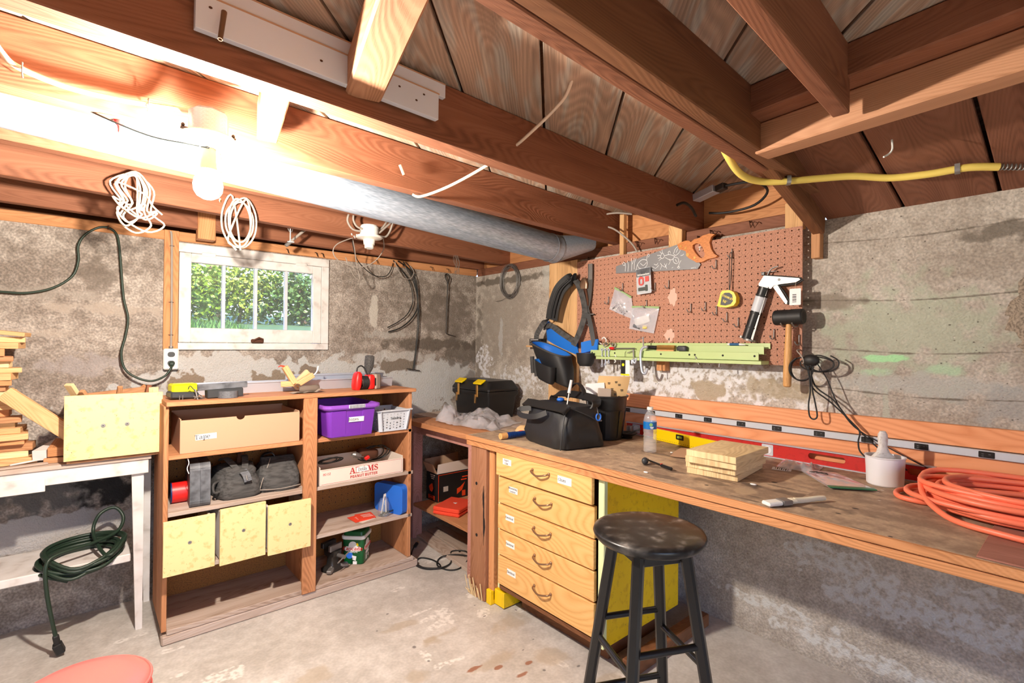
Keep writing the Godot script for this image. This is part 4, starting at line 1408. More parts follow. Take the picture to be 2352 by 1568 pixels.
func back_wall_things() -> void:
	var t := thing("conduit_board", "upright brown board carrying thin conduit beside the window", "board")
	var s := mb()
	bb(s, V(-2.136, 1.34, 0.0), V(-2.068, 1.998, 0.022), 0.002, 1)
	part(t, "board", s, M.fir)
	s = mb()
	tube(s, spline([V(-2.108, 1.99, 0.03), V(-2.103, 1.93, 0.03), V(-2.1, 1.6, 0.03), V(-2.1, 1.345, 0.03)], 5), 0.0055, 8)
	part(t, "conduit", s, M.grey_cord)
	for y in [1.91, 1.6, 1.42]:
		s = mb()
		tube(s, [V(-2.112, y, 0.022), V(-2.108, y, 0.037), V(-2.094, y, 0.037), V(-2.09, y, 0.022)], 0.0016, 5)
		part(t, "staple", s, M.steel)
	t = thing("wall_outlet", "white surface outlet box under the conduit board", "outlet", V(-2.1, 1.286, 0.0))
	s = mb()
	box(s, V(0, 0, 0.022), V(0.070, 0.115, 0.044), 0.006)
	part(t, "cover", s, M.white_plastic)
	for y in [0.026, -0.022]:
		s = mb()
		plate(s, round_rect(0.034, 0.028, 0.0125), 0.003, Transform3D(Basis.IDENTITY, V(0, y, 0.0445)))
		part(t, "receptacle", s, M.dark_grey)
	s = mb()
	lathe(s, [[0.009, 0.0], [0.011, 0.006], [0.011, 0.014], [0.0, 0.014]], Transform3D(Basis.IDENTITY, V(0, 0.057, 0.028)), 10)
	part(t, "connector", s, M.steel)
	t = thing("extension_cord", "dark green extension cord draped on the back wall and plugged in", "cord")
	s = mb()
	tube(s, spline([V(-3.2, 1.62, 0.03), V(-2.98, 1.61, 0.03), V(-2.765, 1.607, 0.03), V(-2.677, 1.608, 0.03), V(-2.586, 1.638, 0.03), V(-2.514, 1.702, 0.03), V(-2.491, 1.781, 0.03), V(-2.492, 1.858, 0.03), V(-2.467, 1.916, 0.03), V(-2.417, 1.96, 0.03), V(-2.374, 1.966, 0.03), V(-2.341, 1.935, 0.03), V(-2.328, 1.846, 0.035), V(-2.311, 1.619, 0.04), V(-2.291, 1.505, 0.045), V(-2.3, 1.413, 0.05), V(-2.317, 1.321, 0.055), V(-2.303, 1.241, 0.06), V(-2.257, 1.194, 0.07), V(-2.191, 1.172, 0.08), V(-2.133, 1.196, 0.085), V(-2.106, 1.236, 0.08), V(-2.1, 1.255, 0.07)], 7), 0.0055, 8)
	part(t, "cord", s, M.green_cord)
	s = mb()
	box(s, V(-2.1, 1.262, 0.059), V(0.026, 0.024, 0.026), 0.006)
	part(t, "plug", s, M.green_cord)
	s = mb()
	tube(s, [V(-2.376, 1.962, 0.0), V(-2.376, 1.962, 0.045), V(-2.376, 1.975, 0.048)], 0.003, 6)
	solo("nail", s, M.rust, "rusty nail that carries the green cord", "nail")

func stick(called: String, a: Vector3, e: Vector3, w: float, h: float, m: Material, label: String, group := "", up := Vector3.UP) -> MeshInstance3D:
	var s := mb()
	bar(s, a, e, w, h, 0.0015, up)
	return solo(called, s, m, label, "wood offcut", group)

func left_table() -> void:
	var t := thing("work_table", "old white painted wooden table with a lower shelf", "table")
	var s := mb()
	for k in 3:
		s = mb()
		bb(s, V(-3.25, 0.818, 0.02 + k * 0.125), V(-2.212, 0.838, 0.142 + k * 0.125), 0.002, 0)
		part(t, "top_board", s, M.dusty_wood)
	s = mb()
	bb(s, V(-3.25, 0.752, 0.362), V(-2.222, 0.818, 0.384), 0.002, 0)
	part(t, "apron", s, M.white_paint)
	s = mb()
	bb(s, V(-3.2, 0.73, 0.386), V(-2.585, 0.79, 0.396), 0.002, 0)
	part(t, "apron_patch", s, M.white_paint)
	s = mb()
	bb(s, V(-2.24, 0.752, 0.04), V(-2.222, 0.818, 0.362), 0.002, 2)
	part(t, "apron", s, M.white_paint)
	for e in [[-2.262, 0.342], [-2.21, 0.05], [-3.2, 0.342], [-3.2, 0.05]]:
		s = mb()
		var rings := []
		for k in 2:
			var h := 0.0235 if k == 1 else 0.013
			var y := 0.752 if k == 1 else 0.0
			var dx := 0.0 if k == 1 else 0.012
			rings.append([V(e[0] - h + dx, y, e[1] - h), V(e[0] + h + dx, y, e[1] - h), V(e[0] + h + dx, y, e[1] + h), V(e[0] - h + dx, y, e[1] + h)])
		for k in 4:
			var q := [rings[0][k], rings[0][(k + 1) % 4], rings[1][(k + 1) % 4], rings[1][k]]
			var mid: Vector3 = (q[0] + q[1]) * 0.5 - V(e[0] + 0.012, 0, e[1])
			face(s, q, mid.normalized(), [Vector2(0, 0), Vector2(0, 0.03), Vector2(0.75, 0.03), Vector2(0.75, 0)])
		face(s, rings[0], Vector3.DOWN, [Vector2.ZERO, Vector2.ZERO, Vector2.ZERO, Vector2.ZERO])
		part(t, "leg", s, M.white_paint)
	s = mb()
	bb(s, V(-3.22, 0.335, 0.03), V(-2.285, 0.372, 0.36), 0.004, 0)
	part(t, "lower_shelf", s, M.white_paint)
	# the green cord on the lower shelf
	t = thing("cord_coil", "dark green extension cord coiled on the lower table shelf", "cord")
	s = mb()
	var pts := loops(V(-2.455, 0.405, 0.285), V(1, 0, -0.2), V(0.15, 0.0, 1.0), V(0, 0.07, 0), 0.135, 0.125, 10, 0.15, 12, [], [V(-2.42, 0.45, 0.2), V(-2.40, 0.53, 0.17), V(-2.34, 0.55, 0.15), V(-2.305, 0.50, 0.17), V(-2.33, 0.45, 0.22), V(-2.42, 0.44, 0.3), V(-2.54, 0.44, 0.37), V(-2.578, 0.41, 0.40), V(-2.575, 0.30, 0.405), V(-2.557, 0.17, 0.405), V(-2.543, 0.09, 0.40)])
	for k in pts.size() - 11:
		pts[k].y -= maxf(0.0, pts[k].z - 0.345) * 0.75
	tube(s, spline(pts, 5), 0.0078, 8)
	part(t, "cord", s, M.green_cord)
	s = mb()
	bar(s, V(-2.545, 0.10, 0.40), V(-2.538, 0.055, 0.395), 0.022, 0.022, 0.005, Vector3.RIGHT)
	bar(s, V(-2.541, 0.06, 0.396), V(-2.525, 0.015, 0.392), 0.036, 0.032, 0.004, Vector3.RIGHT)
	part(t, "plug", s, M.black_rubber)
	# a yellow fronted drawer on the table, full of offcuts
	t = thing("drawer_box", "large pale yellow drawer standing on the white table", "drawer", V(0, 0, 0))
	s = mb()
	bb(s, V(-2.527, 0.853, 0.408), V(-2.173, 1.14, 0.424), 0.0015, 0)
	var fr := part(t, "front", s, M.yellow_paint)
	for x in [-2.394, -2.308]:
		s = mb()
		lathe(s, [[0.009, 0.001], [0.0085, 0.0015], [0.003, 0.0018], [0.0, 0.0]], Transform3D(Basis(Vector3.RIGHT, Vector3(0, 0, 1), Vector3.UP), V(x, 0.999, 0.424)), 14)
		part(fr, "knob_ring", s, M.steel)
	for e in [[-2.517, -2.505], [-2.195, -2.183]]:
		s = mb()
		bb(s, V(e[0], 0.84, 0.06), V(e[1], 1.105, 0.408), 0.001, 2)
		part(t, "side", s, M.pine_brown)
	s = mb()
	bb(s, V(-2.505, 0.84, 0.06), V(-2.195, 1.105, 0.072), 0.001, 0)
	part(t, "back", s, M.pine_brown)
	s = mb()
	bb(s, V(-2.505, 0.84, 0.072), V(-2.195, 0.848, 0.408), 0.0, 0)
	part(t, "bottom", s, M.pine_brown)
	var g := "offcuts in the yellow drawer"
	var l := "thin offcut sticking out of the yellow drawer"
	stick("offcut", V(-2.40, 0.95, 0.2), V(-2.515, 1.185, 0.33), 0.035, 0.018, M.pine_pale, "pale offcut with a striped edge leaning out of the yellow drawer", g)
	stick("offcut", V(-2.36, 0.95, 0.22), V(-2.47, 1.155, 0.35), 0.02, 0.018, M.pine_brown, l, g)
	stick("offcut", V(-2.35, 0.95, 0.2), V(-2.33, 1.165, 0.3), 0.02, 0.014, M.pine_brown, l, g)
	stick("offcut", V(-2.49, 0.90, 0.09), V(-2.20, 1.13, 0.09), 0.018, 0.07, M.fir, "brown board lying on edge at the back of the yellow drawer", g)
	stick("offcut", V(-2.48, 1.10, 0.13), V(-2.22, 1.125, 0.13), 0.018, 0.045, M.pine_brown, l, g)
	stick("offcut", V(-2.24, 0.95, 0.2), V(-2.21, 1.16, 0.2), 0.05, 0.02, M.joist, "reddish offcut standing in the yellow drawer", g)
	stick("offcut", V(-2.2, 0.90, 0.3), V(-2.199, 1.155, 0.3), 0.008, 0.04, M.pine_pale, l, g)
	# the leaning stack of lumber at the far left, piece on piece
	g = "lumber ends piled on the white table"
	l = "short lumber end in the tall pile on the white table"
	var y := 0.84
	rng.seed = 5
	var mats := [M.pine, M.pine_pale, M.pine_brown, M.fir, M.pine]
	var ends := [-2.62, -2.65, -2.63, -2.655, -2.65, -2.665, -2.69, -2.67, -2.71, -2.685, -2.70, -2.69, -2.72, -2.705, -2.695, -2.675, -2.71, -2.705, -2.73, -2.675, -2.665]
	for k in 21:
		var h := rng.randf_range(0.018, 0.032)
		var a := rng.randf_range(-0.14, 0.14)
		var w := rng.randf_range(0.07, 0.14)
		var zc := 0.22 + rng.randf_range(-0.025, 0.025)
		var ln := rng.randf_range(0.3, 0.55)
		var p := V(ends[k], y + h * 0.5, zc)
		stick("lumber_end", p, p + V(-ln * cos(a), 0, ln * sin(a)), w, h, mats[k % 5], l, g)
		y += h + 0.0005
	stick("lumber_end", V(-2.655, y + 0.009, 0.24), V(-3.0, y + 0.05, 0.2), 0.12, 0.018, M.pine, "tilted board on top of the tall lumber pile", g)
	stick("long_offcut", V(-2.72, 1.155, 0.30), V(-2.40, 0.866, 0.36), 0.028, 0.062, M.pine, "long pine board leaning from the pile behind the yellow drawer", "")
	stick("painted_block", V(-2.61, 0.873, 0.31), V(-2.53, 0.90, 0.12), 0.05, 0.045, M.white_paint, "white edged block lying below the leaning pine board", "")
	stick("brown_block", V(-2.555, 0.85, 0.34), V(-2.535, 0.85, 0.15), 0.08, 0.022, M.pine_brown, "flat brown block on the table beside the yellow drawer", "")
	stick("brown_block", V(-2.55, 0.885, 0.33), V(-2.53, 0.90, 0.13), 0.065, 0.04, M.fir, "thick brown block stacked beside the yellow drawer", "")
	stick("wood_strip", V(-2.74, 0.843, 0.37), V(-2.58, 0.843, 0.34), 0.03, 0.008, M.dusty_wood, "thin dusty slat lying along the table edge", "")
	stick("wood_strip", V(-2.70, 0.848, 0.33), V(-2.56, 0.858, 0.29), 0.012, 0.006, M.white_paint, "narrow white strip curling under the lumber pile", "")

func shelf_unit() -> void:
	var t := thing("shelf_unit", "low brown wooden shelf unit with two bays under the window", "shelf")
	var zf := 0.59
	var zb := 0.22
	var s := mb()
	bb(s, V(-2.178, 1.086, zb), V(-0.90, 1.106, 0.612), 0.002, 0)
	part(t, "top", s, M.shelf_wood)
	for e in [[-2.185, -2.165], [-0.94, -0.918], [-1.545, -1.525]]:
		s = mb()
		bb(s, V(e[0], 0.06 if e[0] < -1.0 else 0.07, zb), V(e[1], 1.086, zf), 0.002, 1)
		part(t, "side" if e[0] < -2.0 or e[0] > -1.0 else "divider", s, M.shelf_wood)
	s = mb()
	bb(s, V(-1.572, 0.045, zf), V(-1.50, 1.086, 0.61), 0.003, 1)
	part(t, "stile", s, M.shelf_wood)
	for e in [[-2.165, -1.545, 0.858], [-2.165, -1.545, 0.597], [-2.165, -1.545, 0.33], [-1.525, -0.915, 0.858], [-1.525, -0.905, 0.597], [-1.525, -0.91, 0.335]]:
		s = mb()
		bb(s, V(e[0], e[2] - 0.02, zb + 0.01), V(e[1], e[2], zf), 0.002, 0)
		part(t, "shelf", s, M.dusty_wood if e[2] < 0.8 else M.shelf_wood)
	s = mb()
	bb(s, V(-2.165, 0.045, zb + 0.01), V(-0.90, 0.068, 0.60), 0.002, 0)
	part(t, "shelf", s, M.dusty_wood)
	s = mb()
	bb(s, V(-2.185, 0.0, 0.54), V(-0.87, 0.045, 0.6), 0.006, 0)
	part(t, "plinth", s, M.dusty_wood)
	s = mb()
	bb(s, V(-2.165, 0.03, zb - 0.004), V(-0.94, 1.086, zb + 0.008), 0.0, 0)
	var bk := part(t, "back_panel", s, M.pegboard_brown)
	s = mb()
	for bay in [[-2.13, -1.57], [-1.49, -0.97]]:
		var x: float = bay[0]
		while x < bay[1]:
			for y in [0.38, 0.42, 0.46, 0.50, 0.54, 0.64, 0.68, 0.72, 0.76, 0.80, 0.90, 0.94, 0.98, 1.02, 1.06]:
				plate(s, disc(0.003, 6), 0.0006, Transform3D(Basis.IDENTITY, V(x, y, zb + 0.0084)))
			x += 0.04
	part(bk, "peg_hole", s, M.ink).set_meta("kind", "stuff")
	# three yellow drawers hung in the left bay
	var dr := [[-2.189, -1.988, 0.335, 0.58, 0.665, 0.0], [-1.964, -1.761, 0.318, 0.585, 0.64, 0.03], [-1.755, -1.548, 0.315, 0.565, 0.66, -0.03]]
	for k in 3:
		var e: Array = dr[k]
		var w: float = e[1] - e[0]
		var h: float = e[3] - e[2]
		s = mb()
		bb(s, V(-w * 0.5, 0, -0.014), V(w * 0.5, h, 0), 0.0015, 0)
		var d := part(t, "drawer", s, M.yellow_paint)
		d.set_meta("label", ["pale yellow drawer speckled with dirt", "pale yellow drawer, scratched and tilted", "clean pale yellow drawer beside the stile"][k])
		d.position = V((e[0] + e[1]) * 0.5, e[2], e[4])
		d.rotation.y = e[5]
		s = mb()
		lathe(s, [[0.008, 0.001], [0.0075, 0.0015], [0.003, 0.0018], [0.0, 0.0]], Transform3D(Basis(Vector3.RIGHT, Vector3(0, 0, 1), Vector3.UP), V(0, h * 0.55, 0)), 14)
		part(d, "knob_ring", s, M.steel)
		for sg in [-1.0, 1.0]:
			s = mb()
			bb(s, V(sg * (w * 0.5 - 0.012) - 0.005, 0.02, -0.36), V(sg * (w * 0.5 - 0.012) + 0.005, h - 0.02, -0.014), 0.001, 2)
			part(d, "side", s, M.white_paint)
		s = mb()
		bb(s, V(-w * 0.5 + 0.01, 0.02, -0.36), V(w * 0.5 - 0.01, 0.028, -0.014), 0.0, 2)
		part(d, "bottom", s, M.pine_brown)
	s = mb()
	tube(s, spline([V(-2.09, 0.838, 0.575), V(-2.085, 0.815, 0.585), V(-2.092, 0.79, 0.585), V(-2.085, 0.765, 0.588)], 4), 0.002, 5)
	solo("wood_splinter", s, M.paper, "pale splinter hanging under the tape box shelf", "splinter")

# an open box of thin panels: lo and hi are its outer corners; panels are front, back, left, right, bottom
func open_box(t: Node, lo: Vector3, hi: Vector3, th: float, m: Material, front_h := -1.0) -> MeshInstance3D:
	var s := mb()
	var fh := hi.y if front_h < 0.0 else lo.y + front_h
	bb(s, V(lo.x, lo.y, hi.z - th), V(hi.x, fh, hi.z), 0.0008, 0)
	var fr := part(t, "front_panel", s, m)
	s = mb()
	bb(s, lo, V(hi.x, hi.y, lo.z + th), 0.0008, 0)
	part(t, "back_panel", s, m)
	for k in 2:
		s = mb()
		var x := lo.x if k == 0 else hi.x - th
		bb(s, V(x, lo.y, lo.z + th), V(x + th, hi.y, hi.z - th), 0.0008, 2)
		part(t, "side_panel", s, m)
	s = mb()
	bb(s, V(lo.x + th, lo.y, lo.z + th), V(hi.x - th, lo.y + th, hi.z - th), 0.0, 0)
	part(t, "bottom_panel", s, m)
	return fr

func sticker(p: Node, at: Vector3, w: float, h: float, b: Basis, words: String, size: float, dx := 0.0) -> void:
	var s := mb()
	plate(s, [Vector2(-w / 2, -h / 2), Vector2(w / 2, -h / 2), Vector2(w / 2, h / 2), Vector2(-w / 2, h / 2)], 0.0006, Transform3D(b, at))
	var o := part(p, "paper_label", s, M.paper)
	if words != "":
		text(o, "handwriting", words, size, at + b * V(dx, 0, 0.0007), b, M.ink, "Droid Serif")

# a soft tool bag: a boxy body that narrows to a hinged mouth
func tool_bag(t: Node3D, w: float, h: float, d: float, m: Material, seed_: int, mouth := 0.35) -> void:
	var s := mb()
	body(s, [[0.0, w * 0.47, d * 0.46, 5.0], [0.012, w * 0.5, d * 0.5, 5.0], [h * 0.25, w * 0.5, d * 0.5, 4.0], [h * 0.5, w * 0.485, d * 0.46, 4.0], [h * 0.7, w * 0.44, d * 0.36, 3.5], [h * 0.86, w * 0.40, d * (mouth + 0.1) * 0.5, 3.5], [h * 0.96, w * 0.38, d * mouth * 0.35, 3.0], [h, w * 0.37, d * mouth * 0.25, 3.0]], Transform3D.IDENTITY, 40, 0.018, seed_)
	part(t, "bag_body", s, m)

func shelf_things() -> void:
	# --- on the shelves, left bay
	var t := thing("cardboard_box", "long brown cardboard box labelled for tape", "box", V(0, 0, 0))
	var s := mb()
	var cut := []
	for k in 9:
		var a := PI + PI * k / 8.0
		cut.append(Vector2(-0.015 + cos(a) * 0.019, 0.155 + sin(a) * 0.017))
	var ol := [Vector2(-0.268, 0), Vector2(0.268, 0), Vector2(0.268, 0.155)]
	cut.reverse()
	ol.append_array(cut)
	ol.append(Vector2(-0.268, 0.155))
	plate(s, ol, 0.005, Transform3D(Basis.IDENTITY, V(-1.852, 0.859, 0.572)))
	var fr := part(t, "front_panel", s, M.cardboard)
	sticker(fr, V(-2.015, 0.93, 0.5752), 0.088, 0.027, Basis(Vector3(0, 0, 1), 0.03), "Tape", 0.02, -0.015)
	for e in [[V(-2.12, 0.859, 0.27), V(-2.115, 1.02, 0.569), 2], [V(-1.589, 0.859, 0.27), V(-1.584, 1.02, 0.569), 2], [V(-2.12, 0.859, 0.265), V(-1.584, 1.03, 0.27), 0], [V(-2.115, 0.859, 0.27), V(-1.589, 0.863, 0.569), 0]]:
		s = mb()
		bb(s, e[0], e[1], 0.0005, e[2])
		part(t, "panel", s, M.cardboard)
	t = thing("paint_can", "red cylinder with a blue end lying on the shelf", "can", V(-2.09, 0.597 + 0.05, 0.42))
	s = mb()
	cyl(s, V(-0.043, 0, 0), V(0.07, 0.0, 0.005), 0.0495, 0.0495, 24)
	part(t, "body", s, M.red_plastic)
	s = mb()
	lathe(s, [[0.0, 0.0], [0.0497, 0.0], [0.0502, -0.004], [0.0497, -0.006], [0.0, -0.005]], frame(V(-0.043, 0, 0), V(0.1, 0, 0.005)), 24)
	part(t, "end_cap", s, M.navy)
	t = thing("tool_case", "upright grey hard shell case with a centre seam", "case", V(-2.03, 0.597, 0.46), -0.06)
	for sg in [-1.0, 1.0]:
		s = mb()
		plate(s, round_rect(0.24, 0.205, 0.03), 0.0415, Transform3D(Basis(Vector3(0, 0, 1), Vector3.UP, Vector3(-1, 0, 0)), V(sg * 0.0213, 0.1025, 0)))
		part(t, "shell", s, M.grey_plastic)
	s = mb()
	plate(s, round_rect(0.236, 0.201, 0.03), 0.002, Transform3D(Basis(Vector3(0, 0, 1), Vector3.UP, Vector3(-1, 0, 0)), V(0, 0.1025, 0)))
	part(t, "seam", s, M.black_plastic)
	t = thing("tool_bag", "grey canvas tool bag with its mouth zipped open", "bag", V(-1.862, 0.597, 0.43), 0.12)
	tool_bag(t, 0.205, 0.155, 0.26, M.grey_cloth, 2, 0.8)
	for sg in [-1.0, 1.0]:
		s = mb()
		strap(s, spline([V(sg * 0.012, 0.125, 0.10), V(sg * 0.03, 0.165, 0.06), V(sg * 0.045, 0.19, 0.0), V(sg * 0.045, 0.17, -0.06)], 5), Vector3.RIGHT, 0.03, 0.004)
		part(t, "flap", s, M.grey_cloth)
	s = mb()
	strap(s, spline([V(0.005, 0.135, 0.10), V(0.012, 0.115, 0.128), V(0.018, 0.085, 0.138)], 4), V(1, 0.2, 0), 0.036, 0.004)
	part(t, "zip_tab", s, M.grey_plastic)
	s = mb()
	tube(s, [V(0.01, 0.115, 0.134), V(0.012, 0.09, 0.142)], 0.004, 6)
	part(t, "zip_pull", s, M.steel)
	s = mb()
	tube(s, spline([V(-0.095, 0.09, 0.06), V(-0.125, 0.085, 0.09), V(-0.125, 0.05, 0.1), V(-0.1, 0.045, 0.09)], 5), 0.006, 6)
	part(t, "handle", s, M.grey_cloth)
	s = mb()
	bar(s, V(0.015, 0.10, 0.0), V(0.03, 0.205, -0.02), 0.02, 0.02, 0.004)
	solo("red_tool", s, M.rust, "dark red tool handle in the open grey bag", "tool").position = t.position
	t = thing("tool_bag", "grey canvas tool bag closed to a peak beside the stile", "bag", V(-1.655, 0.597, 0.42), -0.1)
	tool_bag(t, 0.215, 0.165, 0.25, M.grey_cloth, 9, 0.25)
	s = mb()
	tube(s, spline([V(-0.1, 0.012, 0.118), V(-0.085, 0.07, 0.118), V(-0.05, 0.135, 0.06), V(-0.035, 0.16, 0.02)], 6), 0.0022, 6)
	tube(s, spline([V(-0.1, 0.022, 0.124), V(0, 0.016, 0.13), V(0.1, 0.022, 0.122)], 6), 0.0022, 6)
	part(t, "piping", s, M.grey_cord)
	s = mb()
	strap(s, spline([V(-0.06, 0.06, -0.05), V(-0.07, 0.16, -0.03), V(-0.03, 0.185, 0.0), V(-0.01, 0.165, 0.01)], 5), V(0, 0, 1), 0.03, 0.005)
	part(t, "handle", s, M.black_cloth)
	# --- right bay
	t = thing("storage_tote", "purple plastic tote bin with a grey handle", "bin", V(-1.318, 0.859, 0.46), 0.0)
	s = mb()
	var rows := []
	for e in [[0.0, 0.118, 0.158], [0.006, 0.128, 0.168], [0.15, 0.144, 0.186], [0.165, 0.146, 0.188]]:
		var ring := []
		for p in round_rect(e[1] * 2, e[2] * 2, 0.03, 4):
			# shallow upright flutes in the long and short sides
			var q := Vector2(p)
			ring.append(V(q.x, e[0], q.y))
		rows.append(ring)
	smooth_mesh(s, rows, true, true, false)
	part(t, "tub", s, M.purple)
	for e in [[-0.075, 0.085], [0.085, 0.07]]:
		s = mb()
		bar(s, V(e[0], 0.004, 0.166), V(e[0] * 1.08, 0.152, 0.187), e[1], 0.006, 0.003, V(0, 0, 1))
		part(t, "flute", s, M.purple)
	s = mb()
	rows = []
	for e in [[0.158, 0.146, 0.188], [0.158, 0.16, 0.202], [0.166, 0.165, 0.207], [0.178, 0.165, 0.207], [0.182, 0.16, 0.202], [0.182, 0.15, 0.192], [0.16, 0.142, 0.184], [0.02, 0.12, 0.16], [0.02, 0.01, 0.01]]:
		var ring := []
		for p in round_rect(e[1] * 2, e[2] * 2, minf(0.04, e[1]), 4):
			ring.append(V(p.x, e[0], p.y))
		rows.append(ring)
	for k in rows.size() - 1:
		smooth_mesh(s, [rows[k], rows[k + 1]], true)
	part(t, "rim", s, M.purple_rim)
	s = mb()
	box(s, V(0.015, 0.172, 0.206), V(0.095, 0.021, 0.008), 0.003)
	var hd := part(t, "handle", s, M.pale_grey)
	s = mb()
	for k in 11:
		box(s, V(-0.026 + k * 0.008, 0.172, 0.2105), V(0.003, 0.018, 0.002), 0.0)
	part(hd, "rib", s, M.grey_plastic)
	sticker(t, V(0.02, 0.098, 0.1855), 0.088, 0.028, Basis(Vector3.RIGHT, 0.14), "Boxes", 0.016, -0.018)
	t = thing("plastic_basket", "pale grey plastic basket with round holes", "basket", V(-1.042, 0.859, 0.49), 0.0)
	s = mb()
	# front and sides with real holes
	for sd in 4:
		var wdt := 0.094 if sd % 2 == 0 else 0.115
		var bs := Basis(Vector3.UP, PI * 0.5 * sd) * Basis(Vector3.RIGHT, 0.13)
		var dist := 0.098 if sd % 2 == 0 else 0.077
		var holes := []
		var rr := RandomNumberGenerator.new()
		rr.seed = 40 + sd
		for i in 7:
			for j in 6:
				if sd == 0 and i in [2, 3, 4] and j == 3:
					continue
				var hx := -wdt * 0.82 + (i + 0.5) * wdt * 1.64 / 7.0
				holes.append(disc([0.0035, 0.0052, 0.0045][(i * 5 + j * 3 + i * j) % 3], 8, Vector2(hx, 0.014 + j * 0.0165 + (0.006 if i % 2 else 0.0))))
		var top := wdt + 0.016
		plate(s, [Vector2(-wdt, 0), Vector2(wdt, 0), Vector2(top, 0.125), Vector2(-top, 0.125)], 0.002, Transform3D(bs, bs.orthonormalized() * V(0, 0, 0) + Basis(Vector3.UP, PI * 0.5 * sd) * V(0, 0, dist)), holes)
	bb(s, V(-0.094, 0.0, -0.115), V(0.094, 0.002, 0.11), 0.0)
	part(t, "walls", s, M.pale_grey)
	s = mb()
	rows = []
	for e in [[0.120, 0.111, 0.116], [0.120, 0.122, 0.127], [0.126, 0.122, 0.127], [0.128, 0.111, 0.116], [0.120, 0.111, 0.116]]:
		var ring := []
		for p in round_rect(e[1] * 2, e[2] * 2, 0.012, 3):
			ring.append(V(p.x, e[0], p.y))
		rows.append(ring)
	for k in rows.size() - 1:
		smooth_mesh(s, [rows[k], rows[k + 1]], true)
	part(t, "rim", s, M.pale_grey)
	text(t, "handwriting", "Sander", 0.014, V(0.01, 0.075, 0.1105), Basis(Vector3.RIGHT, 0.13), M.ink, "Droid Serif")
	# peanut butter carton with drills
	t = thing("food_carton", "white open peanut butter carton holding drills and cords", "box", V(0, 0, 0))
	fr = open_box(t, V(-1.478, 0.598, 0.30), V(-0.975, 0.70, 0.59), 0.004, M.white_card, 0.088)
	var red: Material = M.red_ink
	text(fr, "lettering", "ADAMS", 0.033, V(-1.225, 0.655, 0.5905), Basis(Vector3(0, 0, 1), 0.0), red, "Droid Serif", true)
	text(fr, "lettering", "PEANUT BUTTER", 0.0155, V(-1.225, 0.622, 0.5905), Basis.IDENTITY, red, "Droid Sans", true)
	text(fr, "lettering", "80 OZ", 0.012, V(-1.44, 0.658, 0.5905), Basis.IDENTITY, red, "Droid Sans")
	sticker(fr, V(-1.235, 0.657, 0.5918), 0.072, 0.028, Basis.IDENTITY, "Drills", 0.015)
	s = mb()
	for e in [[0.604, 0.0012, -1.47, -0.985], [0.681, 0.0012, -1.47, -0.985]]:
		bb(s, V(e[2], e[0], 0.590), V(e[3], e[0] + e[1], 0.5906))
	bb(s, V(-0.986, 0.604, 0.590), V(-0.985, 0.682, 0.5906))
	part(fr, "printed_line", s, red)
	cable("drill_lead", loops(V(-1.37, 0.70, 0.45), Vector3.RIGHT, V(0, 0.5, 0.8), V(0.03, 0, 0), 0.05, 0.04, 4, 0.25, 3), 0.004, M.black_rubber, "black power cord curled in the left of the carton", "cord", 4)
	cable("drill_lead", loops(V(-1.10, 0.705, 0.44), Vector3.RIGHT, V(0, 0.8, 0.5), V(0.03, 0, 0.02), 0.085, 0.06, 3, 0.15, 8), 0.0035, M.dark_cord, "thin dark power cord arching at the right of the carton", "cord", 5)
	t = thing("power_drill", "old power drill with a steel chuck lying in the carton", "drill", V(-1.17, 0.655, 0.45))
	s = mb()
	lathe(s, [[0.0, 0.0], [0.028, 0.004], [0.034, 0.03], [0.034, 0.1], [0.024, 0.125], [0.0, 0.125]], Transform3D(Basis(Vector3(0, 0, 1), 1.4), V(0.09, 0.045, 0.0)), 14, false)
	part(t, "motor_housing", s, M.rust)
	s = mb()
	lathe(s, [[0.0, 0.0], [0.014, 0.0], [0.018, 0.02], [0.018, 0.04], [0.008, 0.055], [0.0, 0.055]], Transform3D(Basis(Vector3(0, 0, 1), 1.2), V(-0.03, 0.05, 0.03)), 12)
	part(t, "chuck", s, M.steel)
	s = mb()
	bar(s, V(-0.02, 0.05, 0.05), V(-0.10, 0.07, 0.06), 0.012, 0.005, 0.001)
	part(t, "chuck_key", s, M.steel)
	s = mb()
	box(s, V(-0.01, 0.048, 0.08), V(0.03, 0.02, 0.02), 0.004, Basis(Vector3(0, 0, 1), 0.5))
	part(t, "trigger", s, M.red_plastic)
	# blue case, jar, leaflets
	t = thing("blue_case", "blue plastic tool case standing on edge", "case", V(-0.995, 0.335, 0.48), 0.35)
	for sg in [-1.0, 1.0]:
		s = mb()
		plate(s, round_rect(0.23, 0.175, 0.03), 0.026, Transform3D(Basis(Vector3(0, 0, 1), Vector3.UP, Vector3(-1, 0, 0)), V(sg * 0.0145, 0.0875, 0)))
		part(t, "shell", s, M.blue_plastic)
	s = mb()
	plate(s, round_rect(0.222, 0.167, 0.03), 0.004, Transform3D(Basis(Vector3(0, 0, 1), Vector3.UP, Vector3(-1, 0, 0)), V(0, 0.0875, 0)))
	part(t, "seam", s, M.navy)
	t = thing("glass_jar", "open glass jar holding two paint brush handles", "jar", V(-1.07, 0.335, 0.53))
	s = mb()
	lathe(s, [[0.0, 0.002], [0.028, 0.002], [0.034, 0.008], [0.034, 0.075], [0.028, 0.088], [0.025, 0.092], [0.025, 0.104], [0.023, 0.104], [0.023, 0.092], [0.031, 0.075], [0.031, 0.008], [0.0, 0.005]], Transform3D.IDENTITY, 24, false)
	part(t, "glass", s, M.glass)
